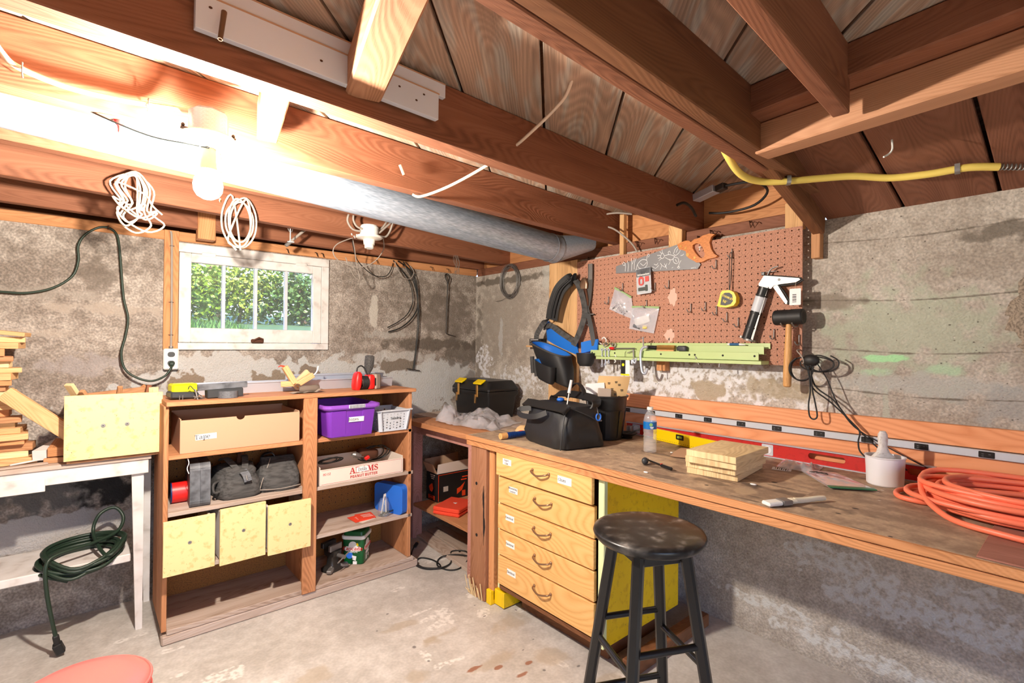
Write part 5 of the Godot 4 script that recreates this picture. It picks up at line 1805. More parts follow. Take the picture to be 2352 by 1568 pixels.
	for e in [[V(-0.01, 0.008, -0.012), V(-0.004, 0.135, 0.015), "slim brush handle leaning left in the glass jar"], [V(0.012, 0.008, 0.01), V(0.016, 0.13, -0.012), "slim brush handle leaning back in the glass jar"]]:
		s = mb()
		cyl(s, t.position + e[0], t.position + e[1], 0.0035, 0.0045, 8)
		solo("slim_brush", s, M.white_paint, e[2], "brush")
	cable("wire_ring", loops(V(-1.045, 0.35, 0.52), V(1, 0.1, 0), V(0, 0.3, 1), V(0, 0.006, 0), 0.035, 0.025, 3, 0.2, 5), 0.0025, M.dark_steel, "small ring of dark wire beside the glass jar", "wire", 4)
	for e in [[-1.19, 0.500, 0.3, M.white_card, "folded leaflet with a pale cover under the red one"], [-1.205, 0.485, 0.05, M.coral, "pink leaflet lying flat on the shelf"], [-1.165, 0.478, -0.15, M.coral, "small red printed leaflet on top of the others"]]:
		s = mb()
		box(s, V(e[0], 0.3355 + 0.0025 * (1 if e[2] == 0.05 else 2 if e[2] < 0 else 0) + 0.001, e[1]), V(0.10, 0.002, 0.11), 0.0, Basis(Vector3.UP, e[2]))
		var o := solo("leaflet", s, e[3], e[4], "leaflet", "leaflets on the shelf")
		if e[2] <= 0.05:
			s = mb()
			for k in 3:
				box(s, V(e[0] + 0.01, 0.3382 + 0.0025 * (1 if e[2] == 0.05 else 2), e[1] - 0.02 + k * 0.02), V(0.06, 0.0004, 0.006), 0.0, Basis(Vector3.UP, e[2]))
			part(o, "print", s, M.white_card)
	# bench vise and the green tub on the bottom shelf
	t = thing("bench_vise", "small old paint spattered bench vise", "vise", V(-1.352, 0.069, 0.455), 0.35)
	s = mb()
	body(s, [[0.0, 0.06, 0.05, 3.0], [0.014, 0.06, 0.05, 3.0], [0.022, 0.045, 0.036, 3.0], [0.03, 0.03, 0.028, 3.0], [0.075, 0.024, 0.024, 4.0], [0.085, 0.03, 0.045, 5.0], [0.115, 0.03, 0.05, 5.0]])
	part(t, "base", s, M.dark_steel)
	s = mb()
	box(s, V(0, 0.132, 0.022), V(0.085, 0.036, 0.02), 0.003)
	part(t, "front_jaw", s, M.steel)
	s = mb()
	box(s, V(0, 0.14, -0.035), V(0.095, 0.03, 0.025), 0.003)
	part(t, "rear_jaw", s, M.dark_steel)
	s = mb()
	cyl(s, V(0, 0.09, 0.03), V(0, 0.09, 0.10), 0.011, 0.011, 12)
	cyl(s, V(-0.045, 0.07, 0.094), V(0.045, 0.11, 0.094), 0.004, 0.004, 8)
	part(t, "screw", s, M.steel)
	for sg in [-1.0, 1.0]:
		s = mb()
		bar(s, V(sg * 0.03, 0.02, 0.03), V(sg * 0.07, 0.014, 0.05), 0.03, 0.02, 0.004)
		part(t, "foot", s, M.steel)
	t = thing("detergent_tub", "square green plastic detergent tub with a white rim", "tub", V(-1.195, 0.069, 0.43), 0.82)
	s = mb()
	rows = []
	for e in [[0.0, 0.056], [0.005, 0.060], [0.15, 0.066], [0.155, 0.066]]:
		var ring := []
		for p in round_rect(e[1] * 2, e[1] * 2, 0.02, 5):
			ring.append(V(p.x, e[0], p.y))
		rows.append(ring)
	smooth_mesh(s, rows, true, true, true)
	part(t, "body", s, M.green_tub)
	s = mb()
	rows = []
	for e in [[0.148, 0.067], [0.152, 0.071], [0.168, 0.072], [0.17, 0.068]]:
		var ring := []
		for p in round_rect(e[1] * 2, e[1] * 2, 0.022, 5):
			ring.append(V(p.x, e[0], p.y))
		rows.append(ring)
	smooth_mesh(s, rows, true, false, true)
	part(t, "rim", s, M.white_plastic)
	s = mb()
	rows = []
	for e in [[0.168, 0.063], [0.19, 0.062], [0.194, 0.056]]:
		var ring := []
		for p in round_rect(e[1] * 2, e[1] * 2, 0.022, 5):
			ring.append(V(p.x, e[0], p.y))
		rows.append(ring)
	smooth_mesh(s, rows, true, false, true)
	part(t, "lid", s, M.green_tub)
	var wm := mat("label_red", Color(0.78, 0.10, 0.12), 0.5)
	for k in 2:
		var b := Basis(Vector3.UP, -PI * 0.5 * k)
		var o := b * V(0, 0, 0.0655)
		s = mb()
		plate(s, disc(0.026, 18, Vector2(0, 0.112)), 0.001, Transform3D(b, o))
		plate(s, round_rect(0.098, 0.028, 0.012).map(func(p): return p + Vector2(0, 0.094)), 0.0014, Transform3D(b, o))
		var lb := part(t, "label", s, M.white_plastic)
		text(lb, "lettering", "Cascade", 0.021, o + b * V(0, 0.095, 0.001), b, wm, "Droid Serif", true)
		text(lb, "lettering", "COMPLETE", 0.008, o + b * V(0, 0.075, 0.0002), b, M.white_plastic, "Droid Sans", true)
		s = mb()
		if k == 0:
			plate(s, round_rect(0.05, 0.016, 0.001).map(func(p): return p + Vector2(0.0, 0.06)), 0.001, Transform3D(b, o + b * V(0, 0, -0.001)))
			for i in 6:
				plate(s, round_rect(0.024, 0.002, 0.0005).map(func(p): return p + Vector2(-0.012, 0.044 - i * 0.005)), 0.001, Transform3D(b, o + b * V(0, 0, -0.002)))
			plate(s, round_rect(0.012, 0.02, 0.002).map(func(p): return p + Vector2(0.02, 0.035)), 0.001, Transform3D(b, o + b * V(0, 0, -0.002)))
			part(t, "print", s, M.paper)
		else:
			plate(s, disc(0.02, 16, Vector2(-0.02, 0.055)), 0.001, Transform3D(b, o + b * V(0, 0, -0.001)))
			part(t, "print", s, M.blue_plastic)
			s = mb()
			plate(s, [Vector2(-0.005, 0.055), Vector2(0.022, 0.05), Vector2(0.018, 0.024), Vector2(-0.002, 0.03)], 0.0014, Transform3D(b, o))
			plate(s, [Vector2(0.0, 0.002), Vector2(0.024, 0.002), Vector2(0.024, 0.02), Vector2(0.0, 0.02)], 0.001, Transform3D(b, o + b * V(0, 0, -0.003)))
			part(t, "print", s, M.paper)
			s = mb()
			plate(s, [Vector2(-0.012, 0.126), Vector2(0.0, 0.13), Vector2(0.004, 0.112), Vector2(-0.006, 0.112)].map(func(p): return p + Vector2(0.03, 0)), 0.0012, Transform3D(b, o))
			part(t, "print", s, M.tape_yellow)
	# --- on top of the shelf unit
	t = thing("cordless_charger", "yellow and black cordless tool lying at the shelf end", "tool", V(-2.10, 1.106, 0.47), 0.1)
	s = mb()
	box(s, V(0.01, 0.05, -0.03), V(0.11, 0.045, 0.09), 0.008)
	part(t, "top_shell", s, M.lime)
	s = mb()
	box(s, V(0.0, 0.02, 0.0), V(0.115, 0.03, 0.10), 0.006, Basis(Vector3(0, 0, 1), -0.05))
	part(t, "bottom_shell", s, M.dark_grey)
	s = mb()
	for x in [-0.025, -0.012]:
		cyl(s, V(x, 0.0, 0.06), V(x, 0.022, 0.06), 0.0016, 0.0016, 6)
	part(t, "prong", s, M.steel)
	cable("thin_wire", [V(-2.085, 1.155, 0.53), V(-2.075, 1.17, 0.53), V(-2.05, 1.135, 0.545), V(-2.03, 1.12, 0.55), V(-2.045, 1.112, 0.555), V(-2.02, 1.112, 0.56)], 0.002, M.black_rubber, "thin black wire beside the yellow tool", "wire")
	t = thing("saw_guide", "grey metal tool with a round housing lying on the shelf top", "tool", V(-1.95, 1.106, 0.49), 0.03)
	s = mb()
	bar(s, V(-0.10, 0.056, 0.045), V(0.122, 0.062, 0.03), 0.012, 0.03, 0.002)
	part(t, "fence", s, M.grey_plastic)
	s = mb()
	bar(s, V(-0.06, 0.022, 0.03), V(0.10, 0.026, 0.02), 0.05, 0.04, 0.003)
	part(t, "body", s, M.dark_grey)
	s = mb()
	cyl(s, V(0.03, 0.001, 0.05), V(0.03, 0.034, 0.05), 0.044, 0.044, 28)
	part(t, "round_housing", s, M.grey_plastic)
	s = mb()
	for k in 5:
		var a := k * TAU / 5
		bar(s, V(-0.10, 0.012, 0.06), V(-0.10 + cos(a) * 0.02, 0.012 + 0.004 * sin(a * 2.0), 0.06 + sin(a) * 0.02), 0.005, 0.005, 0.001)
	cyl(s, V(-0.10, 0.0, 0.06), V(-0.11, 0.05, 0.055), 0.004, 0.004, 8)
	part(t, "wing_knob", s, M.steel)
	for e in [[-2.05, -0.93, 0.27, 0.06, "long pale grey gutter length lying along the shelf top"], [-1.55, -0.96, 0.20, 0.085, "second grey gutter length behind the first"]]:
		s = mb()
		var x0: float = e[0]
		var x1: float = e[1]
		var zc: float = e[2]
		var hh: float = e[3]
		plate(s, [Vector2(0.0, 0.0), Vector2(0.075, 0.0), Vector2(0.083, hh - 0.006), Vector2(0.089, hh - 0.006), Vector2(0.089, hh), Vector2(0.08, hh), Vector2(0.072, 0.0035), Vector2(0.003, 0.0035), Vector2(0.003, hh), Vector2(0.0, hh)], x1 - x0, Transform3D(Basis(Vector3(0, 0, 1), Vector3.UP, Vector3(-1, 0, 0)), V((x0 + x1) * 0.5, 1.1065, zc)))
		solo("gutter_length", s, M.aluminium, e[4], "gutter", "gutter lengths on the shelf")
	t = thing("wooden_jig", "crossed wooden jig with a round steel washer", "jig", V(-1.57, 1.165, 0.45))
	s = mb()
	bar(s, V(-0.002, -0.01, 0.0), V(-0.055, 0.085, -0.01), 0.03, 0.035, 0.002, V(0, 0, 1))
	part(t, "arm", s, M.pine)
	s = mb()
	bar(s, V(0.0, -0.018, 0.012), V(0.095, 0.035, 0.0), 0.03, 0.033, 0.002, V(0, 0, 1))
	part(t, "arm", s, M.pine)
	s = mb()
	bar(s, V(0.02, -0.002, -0.028), V(0.08, 0.055, -0.035), 0.03, 0.026, 0.002, V(0, 0, 1))
	part(t, "arm", s, M.pine_pale)
	s = mb()
	bar(s, V(-0.07, -0.012, -0.02), V(0.0, -0.01, 0.0), 0.03, 0.022, 0.002, V(0, 0, 1))
	part(t, "arm", s, M.pine)
	s = mb()
	lathe(s, [[0.008, 0.0], [0.017, 0.0], [0.017, 0.014], [0.008, 0.014], [0.008, 0.0]], Transform3D(Basis(Vector3.RIGHT, PI * 0.5), V(0.0, -0.025, 0.03)), 18)
	part(t, "washer", s, M.bronze)
	s = mb()
	tube(s, spline([V(-0.055, 0.085, -0.01), V(-0.075, 0.09, -0.005), V(-0.09, 0.084, 0.0)], 4), 0.006, 6, false, 0.002)
	part(t, "red_string", s, M.coral)
	s = mb()
	strap(s, spline([V(0.09, 0.03, 0.0), V(0.115, 0.05, 0.0), V(0.125, 0.085, 0.0)], 4), V(0, 0, 1), 0.02, 0.001)
	part(t, "paper_strip", s, M.paper)
	t = thing("rolled_glove", "rolled brown work glove lying on the shelf top", "glove", V(-1.51, 1.106, 0.50))
	s = mb()
	lathe(s, [[0.0, -0.055], [0.014, -0.053], [0.019, -0.03], [0.018, 0.0], [0.0195, 0.03], [0.013, 0.052], [0.0, 0.054]], Transform3D(Basis(Vector3(0, 0, 1), PI * 0.5 + 0.04), V(0, 0.022, 0)), 16, false)
	part(t, "roll", s, M.rag)
	s = mb()
	rows = []
	for i in 9:
		var row := []
		for j in 5:
			row.append(V(-0.10 + i * 0.021, 0.003 + 0.006 * absf(sin(i * 1.1)) + (0.012 if i > 6 else 0.0), -0.02 + j * 0.016 + 0.004 * sin(i)))
		rows.append(row)
	sheet(s, rows, 0.002)
	part(t, "cloth_edge", s, M.foam)
	t = thing("orbital_sander", "red palm sander with its cord wound round and a grey dust bag", "sander", V(-1.165, 1.106, 0.49), 0.1)
	s = mb()
	body(s, [[0.0, 0.018, 0.028, 2.5], [0.02, 0.024, 0.034, 2.5], [0.06, 0.026, 0.035, 2.5], [0.095, 0.021, 0.03, 2.5], [0.108, 0.01, 0.018, 2.5]], Transform3D(Basis(Vector3(0, 0, 1), -0.12), V(-0.075, 0, 0)), 20)
	part(t, "handle", s, M.red_plastic)
	s = mb()
	body(s, [[0.004, 0.02, 0.036, 3.0], [0.02, 0.027, 0.04, 3.0], [0.07, 0.027, 0.04, 3.0], [0.088, 0.018, 0.03, 3.0]], Transform3D(Basis.IDENTITY, V(0.012, 0, 0)), 20)
	part(t, "motor", s, M.red_plastic)
	s = mb()
	for k in 5:
		tube(s, spline(loops(V(-0.048 + k * 0.0085, 0.043, 0.0), V(0, 0, 1), Vector3.UP, V(0.006, 0, 0), 0.042, 0.04, 1, 0.02, k), 3), 0.0042, 6)
	part(t, "wound_cord", s, M.black_rubber)
	s = mb()
	tube(s, spline([V(-0.07, 0.105, 0), V(-0.066, 0.13, 0), V(-0.045, 0.142, 0), V(-0.024, 0.13, 0), V(-0.018, 0.105, 0.01), V(-0.014, 0.09, 0.02)], 5), 0.0042, 7)
	part(t, "cord", s, M.black_rubber)
	s = mb()
	box(s, V(0.052, 0.046, 0), V(0.032, 0.092, 0.09), 0.008)
	part(t, "sanding_pad", s, M.rag)
	s = mb()
	box(s, V(0.036, 0.046, 0), V(0.008, 0.088, 0.086), 0.003)
	part(t, "pad_plate", s, M.foam)
	s = mb()
	body(s, [[0.085, 0.009, 0.009, 2.0], [0.10, 0.014, 0.014, 2.2], [0.13, 0.021, 0.026, 3.0], [0.17, 0.022, 0.03, 3.0], [0.2, 0.021, 0.03, 4.0], [0.205, 0.012, 0.02, 3.0]], Transform3D(Basis(Vector3(0, 0, 1), -0.1), V(-0.005, 0, 0)), 24, 0.006, 3)
	part(t, "dust_bag", s, M.grey_cloth)
	s = mb()
	box(s, V(0.03, 0.046, 0.041), V(0.008, 0.045, 0.004), 0.001)
	part(t, "slot", s, M.black_plastic)

func corner_table() -> void:
	var t := thing("corner_table", "low pink painted table tucked into the corner", "table")
	var s := mb()
	for k in 4:
		s = mb()
		bb(s, V(-0.78 + k * 0.195, 0.83, 0.03 if k > 0 else 0.25), V(-0.588 + k * 0.195, 0.862 - 0.001 * (k % 2), 1.045), 0.002, 2)
		part(t, "top_board", s, M.shelf_wood if k == 0 else M.dusty_wood)
	s = mb()
	bb(s, V(-0.70, 0.76, 0.12), V(-0.675, 0.83, 1.0), 0.002, 2)
	part(t, "apron", s, M.pink_paint)
	for e in [[-0.64, 0.155, 0.075], [-0.70, 0.955, 0.06], [-0.06, 0.155, 0.06], [-0.06, 0.955, 0.06]]:
		s = mb()
		bb(s, V(e[0] - e[2] * 0.5, 0.0, e[1] - e[2] * 0.5), V(e[0] + e[2] * 0.5, 0.83, e[1] + e[2] * 0.5), 0.004, 1)
		part(t, "leg", s, M.pink_paint)
	s = mb()
	bb(s, V(-0.68, 0.235, 0.2), V(-0.05, 0.255, 0.92), 0.002, 2)
	part(t, "lower_shelf", s, M.shelf_wood)
	# toolbox
	t = thing("toolbox", "black plastic toolbox with yellow latch tops", "toolbox", V(-0.215, 0.863, 0.41), 0.0)
	s = mb()
	var rows := []
	for e in [[0.0, 0.115, 0.195], [0.145, 0.125, 0.21], [0.165, 0.14, 0.225], [0.188, 0.14, 0.225]]:
		var ring := []
		for p in round_rect(e[1] * 2, e[2] * 2, 0.015, 3):
			ring.append(V(p.x, e[0], p.y))
		rows.append(ring)
	smooth_mesh(s, rows, true, true, true)
	part(t, "body", s, M.black_plastic)
	s = mb()
	rows = []
	for e in [[0.193, 0.142, 0.227], [0.206, 0.142, 0.227], [0.25, 0.118, 0.205], [0.262, 0.108, 0.197]]:
		var ring := []
		for p in round_rect(e[1] * 2, e[2] * 2, 0.02, 3):
			ring.append(V(p.x, e[0], p.y))
		rows.append(ring)
	for k in 3:
		smooth_mesh(s, [rows[k], rows[k + 1]], true, false, k == 2)
	part(t, "lid", s, M.black_plastic)
	for z in [-0.13, 0.1]:
		s = mb()
		bar(s, V(-0.148, 0.24, z), V(-0.10, 0.266, z), 0.09, 0.012, 0.003)
		part(t, "latch_top", s, M.tape_yellow)
		s = mb()
		box(s, V(-0.144, 0.19, z), V(0.008, 0.085, 0.022), 0.002)
		tube(s, [V(-0.15, 0.165, z - 0.022), V(-0.15, 0.105, z - 0.022), V(-0.15, 0.105, z - 0.008), V(-0.15, 0.165, z - 0.008)], 0.0022, 5, true)
		part(t, "latch", s, M.brass)
	# crumpled clear bag in front of it
	s = mb()
	var nz := FastNoiseLite.new()
	nz.seed = 14
	nz.frequency = 5.0
	rows = []
	for i in 25:
		var row := []
		for j in 15:
			var u := i / 24.0
			var w := j / 14.0
			var p := V(-0.70, 0.8635, 0.50).lerp(V(-0.62, 0.8635, 1.02), u).lerp(V(-0.42, 0.8635, 0.24).lerp(V(-0.25, 0.8635, 0.86), u), w)
			var h := absf(nz.get_noise_3dv(p * 1.4)) * 0.09 + absf(nz.get_noise_3dv(p * 5.0)) * 0.03
			h += 0.10 * exp(-pow((u - 0.08) * 6.0, 2.0)) * sin(PI * minf(w + 0.3, 1.0)) + 0.075 * exp(-pow((u - 0.62) * 7.0, 2.0)) * w
			var edge := minf(minf(u, 1.0 - u) * 8.0, minf(w, 1.0 - w) * 6.0)
			p.y += h * clampf(edge, 0.12, 1.0) + 0.001
			row.append(p + V(nz.get_noise_3dv(p * 2.0) * 0.03, 0, nz.get_noise_3dv(p * 2.0 + V(5, 0, 0)) * 0.03))
		rows.append(row)
	sheet(s, rows, 0.001)
	solo("plastic_bag", s, M.clear_plastic, "crumpled clear plastic bag in front of the toolbox", "bag")
	# things under the corner table
	t = thing("drill_carton", "black and orange open carton with raised flaps", "box", V(-0.41, 0.256, 0.23), 0.0)
	s = mb()
	bb(s, V(-0.14, 0.0, 0.069), V(0.14, 0.2, 0.073), 0.0008, 0)
	var side := part(t, "front_panel", s, M.black_plastic)
	s = mb()
	bb(s, V(-0.14, 0.0, -0.073), V(0.14, 0.2, -0.069), 0.0008, 0)
	part(t, "back_panel", s, M.black_plastic)
	s = mb()
	bb(s, V(-0.14, 0.0, -0.069), V(-0.136, 0.2, 0.069), 0.0008, 2)
	var fac := part(t, "end_panel", s, M.black_plastic)
	s = mb()
	bb(s, V(0.136, 0.0, -0.069), V(0.14, 0.2, 0.069), 0.0008, 2)
	part(t, "end_panel", s, M.black_plastic)
	s = mb()
	bb(s, V(-0.136, 0.0, -0.069), V(0.136, 0.003, 0.069), 0.0, 0)
	part(t, "bottom_panel", s, M.cardboard)
	for e in [[V(-0.14, 0.2, 0.071), V(0.0, 0.2, 0.071), V(0.0, 0.275, 0.085), V(-0.14, 0.27, 0.085), M.white_card], [V(0.0, 0.2, 0.071), V(0.14, 0.2, 0.071), V(0.14, 0.28, 0.09), V(0.0, 0.275, 0.085), M.white_card], [V(-0.14, 0.2, -0.071), V(0.0, 0.2, -0.071), V(0.0, 0.29, -0.08), V(-0.15, 0.285, -0.08), M.cardboard], [V(0.0, 0.2, -0.071), V(0.14, 0.2, -0.071), V(0.14, 0.3, -0.08), V(0.0, 0.29, -0.08), M.cardboard], [V(-0.138, 0.2, -0.071), V(-0.138, 0.2, 0.071), V(-0.17, 0.27, 0.06), V(-0.17, 0.27, -0.071), M.cardboard]]:
		s = mb()
		sheet(s, [[e[0], e[1]], [e[3], e[2]]], 0.003)
		part(t, "flap", s, e[4])
	var orange := mat("orange_ink", Color(0.93, 0.28, 0.10), 0.5)
	var bl := Basis(Vector3(0, 0, 1), Vector3.UP, Vector3(-1, 0, 0))
	s = mb()
	plate(s, [Vector2(-0.014, 0.02), Vector2(0.014, 0.035), Vector2(0.026, 0.0), Vector2(0.012, -0.028), Vector2(-0.018, -0.022), Vector2(-0.03, 0.005)].map(func(p): return p + Vector2(-0.005, 0.09)), 0.0008, Transform3D(bl, V(-0.1405, 0, 0)))
	plate(s, round_rect(0.084, 0.03, 0.004).map(func(p): return p + Vector2(0, 0.024)), 0.0008, Transform3D(bl, V(-0.1405, 0, 0)))
	part(fac, "print", s, orange)
	s = mb()
	for k in 3:
		plate(s, round_rect(0.06 - 0.012 * k, 0.006, 0.001).map(func(p): return p + Vector2(0.012, 0.185 - k * 0.013)), 0.0008, Transform3D(bl, V(-0.1405, 0, 0)))
	part(fac, "print", s, M.white_card)
	text(fac, "lettering", "BLACK+\nDECKER", 0.0105, V(-0.1414, 0.024, 0.0), bl, M.ink, "Droid Sans", true)
	s = mb()
	for e in [[-0.128, 0.1, 0.003, 0.19], [0.0, 0.19, 0.26, 0.003], [0.09, 0.03, 0.03, 0.04], [0.1, 0.15, 0.05, 0.008], [0.09, 0.13, 0.05, 0.008]]:
		plate(s, round_rect(e[2], e[3], 0.001).map(func(p): return p + Vector2(e[0], e[1])), 0.0008, Transform3D(Basis.IDENTITY, V(0, 0, 0.0735)))
	plate(s, [Vector2(0.03, 0.03), Vector2(0.075, 0.055), Vector2(0.10, 0.11), Vector2(0.06, 0.08), Vector2(0.03, 0.07)], 0.0008, Transform3D(Basis.IDENTITY, V(0, 0, 0.0735)))
	part(side, "print", s, orange)
	s = mb()
	for k in 7:
		plate(s, round_rect(0.003, 0.036, 0.0005).map(func(p): return p + Vector2(-0.085 + k * 0.006, 0.085)), 0.0008, Transform3D(Basis.IDENTITY, V(0, 0, 0.0735)))
	part(side, "barcode", s, M.white_card)
	t = thing("red_case", "flat red plastic tool case on the low corner shelf", "case", V(-0.545, 0.256, 0.52), 0.45)
	for e in [[0.0, 0.022, 0.002], [0.023, 0.05, 0.004]]:
		s = mb()
		bb(s, V(-0.12, e[0], -0.10), V(0.12, e[1], 0.10), 0.006)
		part(t, "shell", s, M.coral)
	s = mb()
	plate(s, [Vector2(-0.012, -0.012), Vector2(0.014, -0.012), Vector2(0.004, 0.016)], 0.001, Transform3D(Basis(Vector3(1, 0, 0), Vector3(0, 0, -1), Vector3.UP), V(0.0, 0.0502, 0.0)))
	part(t, "emblem", s, M.paper)
	for e in [[-0.60, 0.16, -0.645, 0.92, 0.09, "widest grey board lying on the floor under the corner table"], [-0.50, 0.15, -0.545, 0.94, 0.08, "middle grey board lying on the floor under the corner table"], [-0.42, 0.14, -0.455, 0.95, 0.06, "narrow grey board lying on the floor under the corner table"]]:
		s = mb()
		bar(s, V(e[0], 0.011, e[1]), V(e[2], 0.011, e[3]), e[4], 0.021, 0.002)
		solo("floor_board", s, M.dusty_wood, e[5], "board", "boards under the corner table")
	t = thing("appliance_cord", "black power cord looped on the floor with its plug raised", "cord")
	s = mb()
	var pts := [V(-0.76, 0.018, 0.36), V(-0.80, 0.01, 0.40), V(-0.86, 0.005, 0.50), V(-0.88, 0.005, 0.62)]
	pts.append_array([V(-0.84, 0.006, 0.70), V(-0.77, 0.006, 0.70), V(-0.76, 0.006, 0.60), V(-0.80, 0.006, 0.52), V(-0.86, 0.01, 0.56), V(-0.87, 0.012, 0.66), V(-0.80, 0.012, 0.73), V(-0.72, 0.008, 0.72), V(-0.66, 0.006, 0.66), V(-0.62, 0.026, 0.6), V(-0.55, 0.026, 0.66), V(-0.6, 0.026, 0.76), V(-0.69, 0.006, 0.80), V(-0.76, 0.006, 0.78), V(-0.78, 0.006, 0.68), V(-0.7, 0.01, 0.60), V(-0.62, 0.03, 0.68), V(-0.56, 0.03, 0.8)])
	tube(s, spline(pts, 6), 0.0045, 7)
	part(t, "cord", s, M.black_rubber)
	s = mb()
	bar(s, V(-0.765, 0.02, 0.37), V(-0.73, 0.03, 0.345), 0.022, 0.016, 0.004)
	part(t, "plug", s, M.black_rubber)
	s = mb()
	for sg in [-1.0, 1.0]:
		bar(s, V(-0.73 + sg * 0.003, 0.03, 0.345 + sg * 0.005), V(-0.714 + sg * 0.003, 0.034, 0.334 + sg * 0.005), 0.0015, 0.006, 0.0)
	part(t, "prong", s, M.brass)

func drawer_front(t: Node3D, y0: float, y1: float, x: float, words: String, lz: float, ly: float) -> Node3D:
	var s := mb()
	bb(s, V(x, y0 + 0.002, 1.312), V(x + 0.02, y1 - 0.002, 1.958), 0.0025, 2)
	var d := part(t, "drawer", s, M.ply)
	var hy := (y0 + y1) * 0.5 + 0.012
	s = mb()
	tube(s, spline([V(x - 0.004, hy + 0.006, 1.592), V(x - 0.02, hy + 0.002, 1.60), V(x - 0.03, hy - 0.008, 1.645), V(x - 0.02, hy + 0.002, 1.695), V(x - 0.004, hy + 0.006, 1.703)], 5), 0.0042, 8)
	for z in [1.592, 1.703]:
		ball(s, V(x - 0.003, hy + 0.006, z), V(0.006, 0.008, 0.007), 10)
	part(d, "handle", s, M.bronze)
	sticker(d, V(x - 0.0005, ly, lz), 0.066, 0.03, SIDE, words, 0.0095, -0.004)
	return d

func workbench() -> void:
	var t := thing("workbench", "long built in workbench with a thick plywood top", "workbench")
	var s := mb()
	plate(s, [Vector2(1.05, 0.0), Vector2(3.72, 0.0), Vector2(3.72, 0.795), Vector2(1.05, 0.795)], 0.026, Transform3D(Basis(Vector3(0, 0, 1), Vector3(-1, 0, 0), Vector3(0, 1, 0)), V(-0.026, 0.863, 0)))
	part(t, "top", s, M.bench_top)
	s = mb()
	bb(s, V(-0.836, 0.852, 1.05), V(-0.821, 0.8755, 3.72), 0.002, 2)
	part(t, "front_edge", s, M.fir)
	s = mb()
	bb(s, V(-0.83, 0.822, 1.05), V(-0.03, 0.848, 3.72), 0.002, 2)
	part(t, "lower_top", s, M.fir)
	# rough post at the left end, two timbers, split and splintered
	for e in [[V(-0.82, 0.0, 1.08), V(-0.755, 0.822, 1.215), M.post_wood], [V(-0.80, 0.02, 1.218), V(-0.74, 0.822, 1.262), M.fir], [V(-0.70, 0.05, 1.23), V(-0.64, 0.822, 1.28), M.joist_dark]]:
		s = mb()
		bb(s, e[0], e[1], 0.005, 1)
		part(t, "post", s, e[2])
	s = mb()
	for e in [[0.30, 0.62, 1.206], [0.5, 0.62, 1.2], [0.35, 0.45, 1.212]]:
		plate(s, [Vector2(e[2] - 0.004, e[0]), Vector2(e[2] + 0.001, (e[0] + e[1]) * 0.5), Vector2(e[2] - 0.002, e[1]), Vector2(e[2] - 0.009, (e[0] + e[1]) * 0.5)], 0.002, Transform3D(SIDE, V(-0.8205, 0, 0)))
	for e in [[1.135, 0.62], [1.14, 0.34]]:
		plate(s, disc(0.009, 10, Vector2(e[0], e[1])), 0.002, Transform3D(SIDE, V(-0.8205, 0, 0)))
	part(t, "split", s, M.ink)
	s = mb()
	rng.seed = 31
	for k in 14:
		var z := rng.randf_range(1.06, 1.2)
		bar(s, V(-0.822, 0.002, z), V(-0.832 - rng.randf() * 0.015, rng.randf_range(0.03, 0.13), z + rng.randf_range(-0.02, 0.015)), 0.006, 0.003, 0.0)
	part(t, "splinter", s, M.pine_pale)
	for e in [[V(-0.815, 0.0, 1.222), V(-0.72, 0.075, 1.262)], [V(-0.79, 0.005, 1.262), V(-0.6, 0.085, 1.34)]]:
		s = mb()
		bb(s, e[0], e[1], 0.003)
		part(t, "foot_block", s, M.bright_yellow)
	s = mb()
	bb(s, V(-0.72, 0.0, 2.04), V(-0.1, 0.06, 2.1), 0.004)
	part(t, "foot_block", s, M.joist_dark)
	s = mb()
	bb(s, V(-0.12, 0.0, 3.55), V(-0.04, 0.82, 3.65), 0.004, 1)
	part(t, "post", s, M.post_wood)
	# a darker plank let into the top at the right
	s = mb()
	bb(s, V(-0.815, 0.876, 3.155), V(-0.40, 0.880, 3.62), 0.001, 2)
	solo("cover_board", s, lumber("rose_wood", Color(0.72, 0.50, 0.44)), "thin reddish board laid on the bench under the orange cord", "board")
	# drawer cabinet under the bench
	t = thing("drawer_cabinet", "plywood drawer cabinet with yellow sides under the bench", "cabinet")
	s = mb()
	bb(s, V(-0.795, 0.105, 1.985), V(-0.22, 0.82, 2.002), 0.002)
	part(t, "side", s, M.bright_yellow)
	s = mb()
	bb(s, V(-0.795, 0.105, 1.295), V(-0.22, 0.82, 1.31), 0.002)
	part(t, "side", s, M.pale_green)
	s = mb()
	bb(s, V(-0.24, 0.105, 1.31), V(-0.22, 0.82, 1.985), 0.0)
	part(t, "back", s, M.joist_dark)
	s = mb()
	bb(s, V(-0.795, 0.105, 1.31), V(-0.24, 0.125, 1.985), 0.0)
	part(t, "bottom", s, M.joist_dark)
	s = mb()
	bb(s, V(-0.80, 0.105, 1.972), V(-0.775, 0.82, 2.004), 0.003, 1)
	part(t, "stile", s, M.pale_green)
	s = mb()
	bb(s, V(-0.70, 0.0, 1.38), V(-0.3, 0.105, 1.95), 0.003)
	part(t, "plinth", s, M.joist_dark)
	var ys := [[0.703, 0.83, -0.826, "Super\nGlue", 1.40, 0.785], [0.556, 0.697, -0.808, "Measuring\nLayout", 1.43, 0.645], [0.424, 0.553, -0.812, "Electrical", 1.41, 0.50], [0.288, 0.42, -0.808, "Electrical", 1.41, 0.365], [0.135, 0.284, -0.808, "Electrical", 1.42, 0.225]]
	var top: Node3D
	for e in ys:
		var d := drawer_front(t, e[0], e[1], e[2], e[3], e[4], e[5])
		if top == null:
			top = d
	sticker(top, V(-0.8265, 0.775, 1.80), 0.085, 0.034, SIDE, "Glues", 0.013, -0.015)

func wall_strip_x() -> float:
	return -0.045

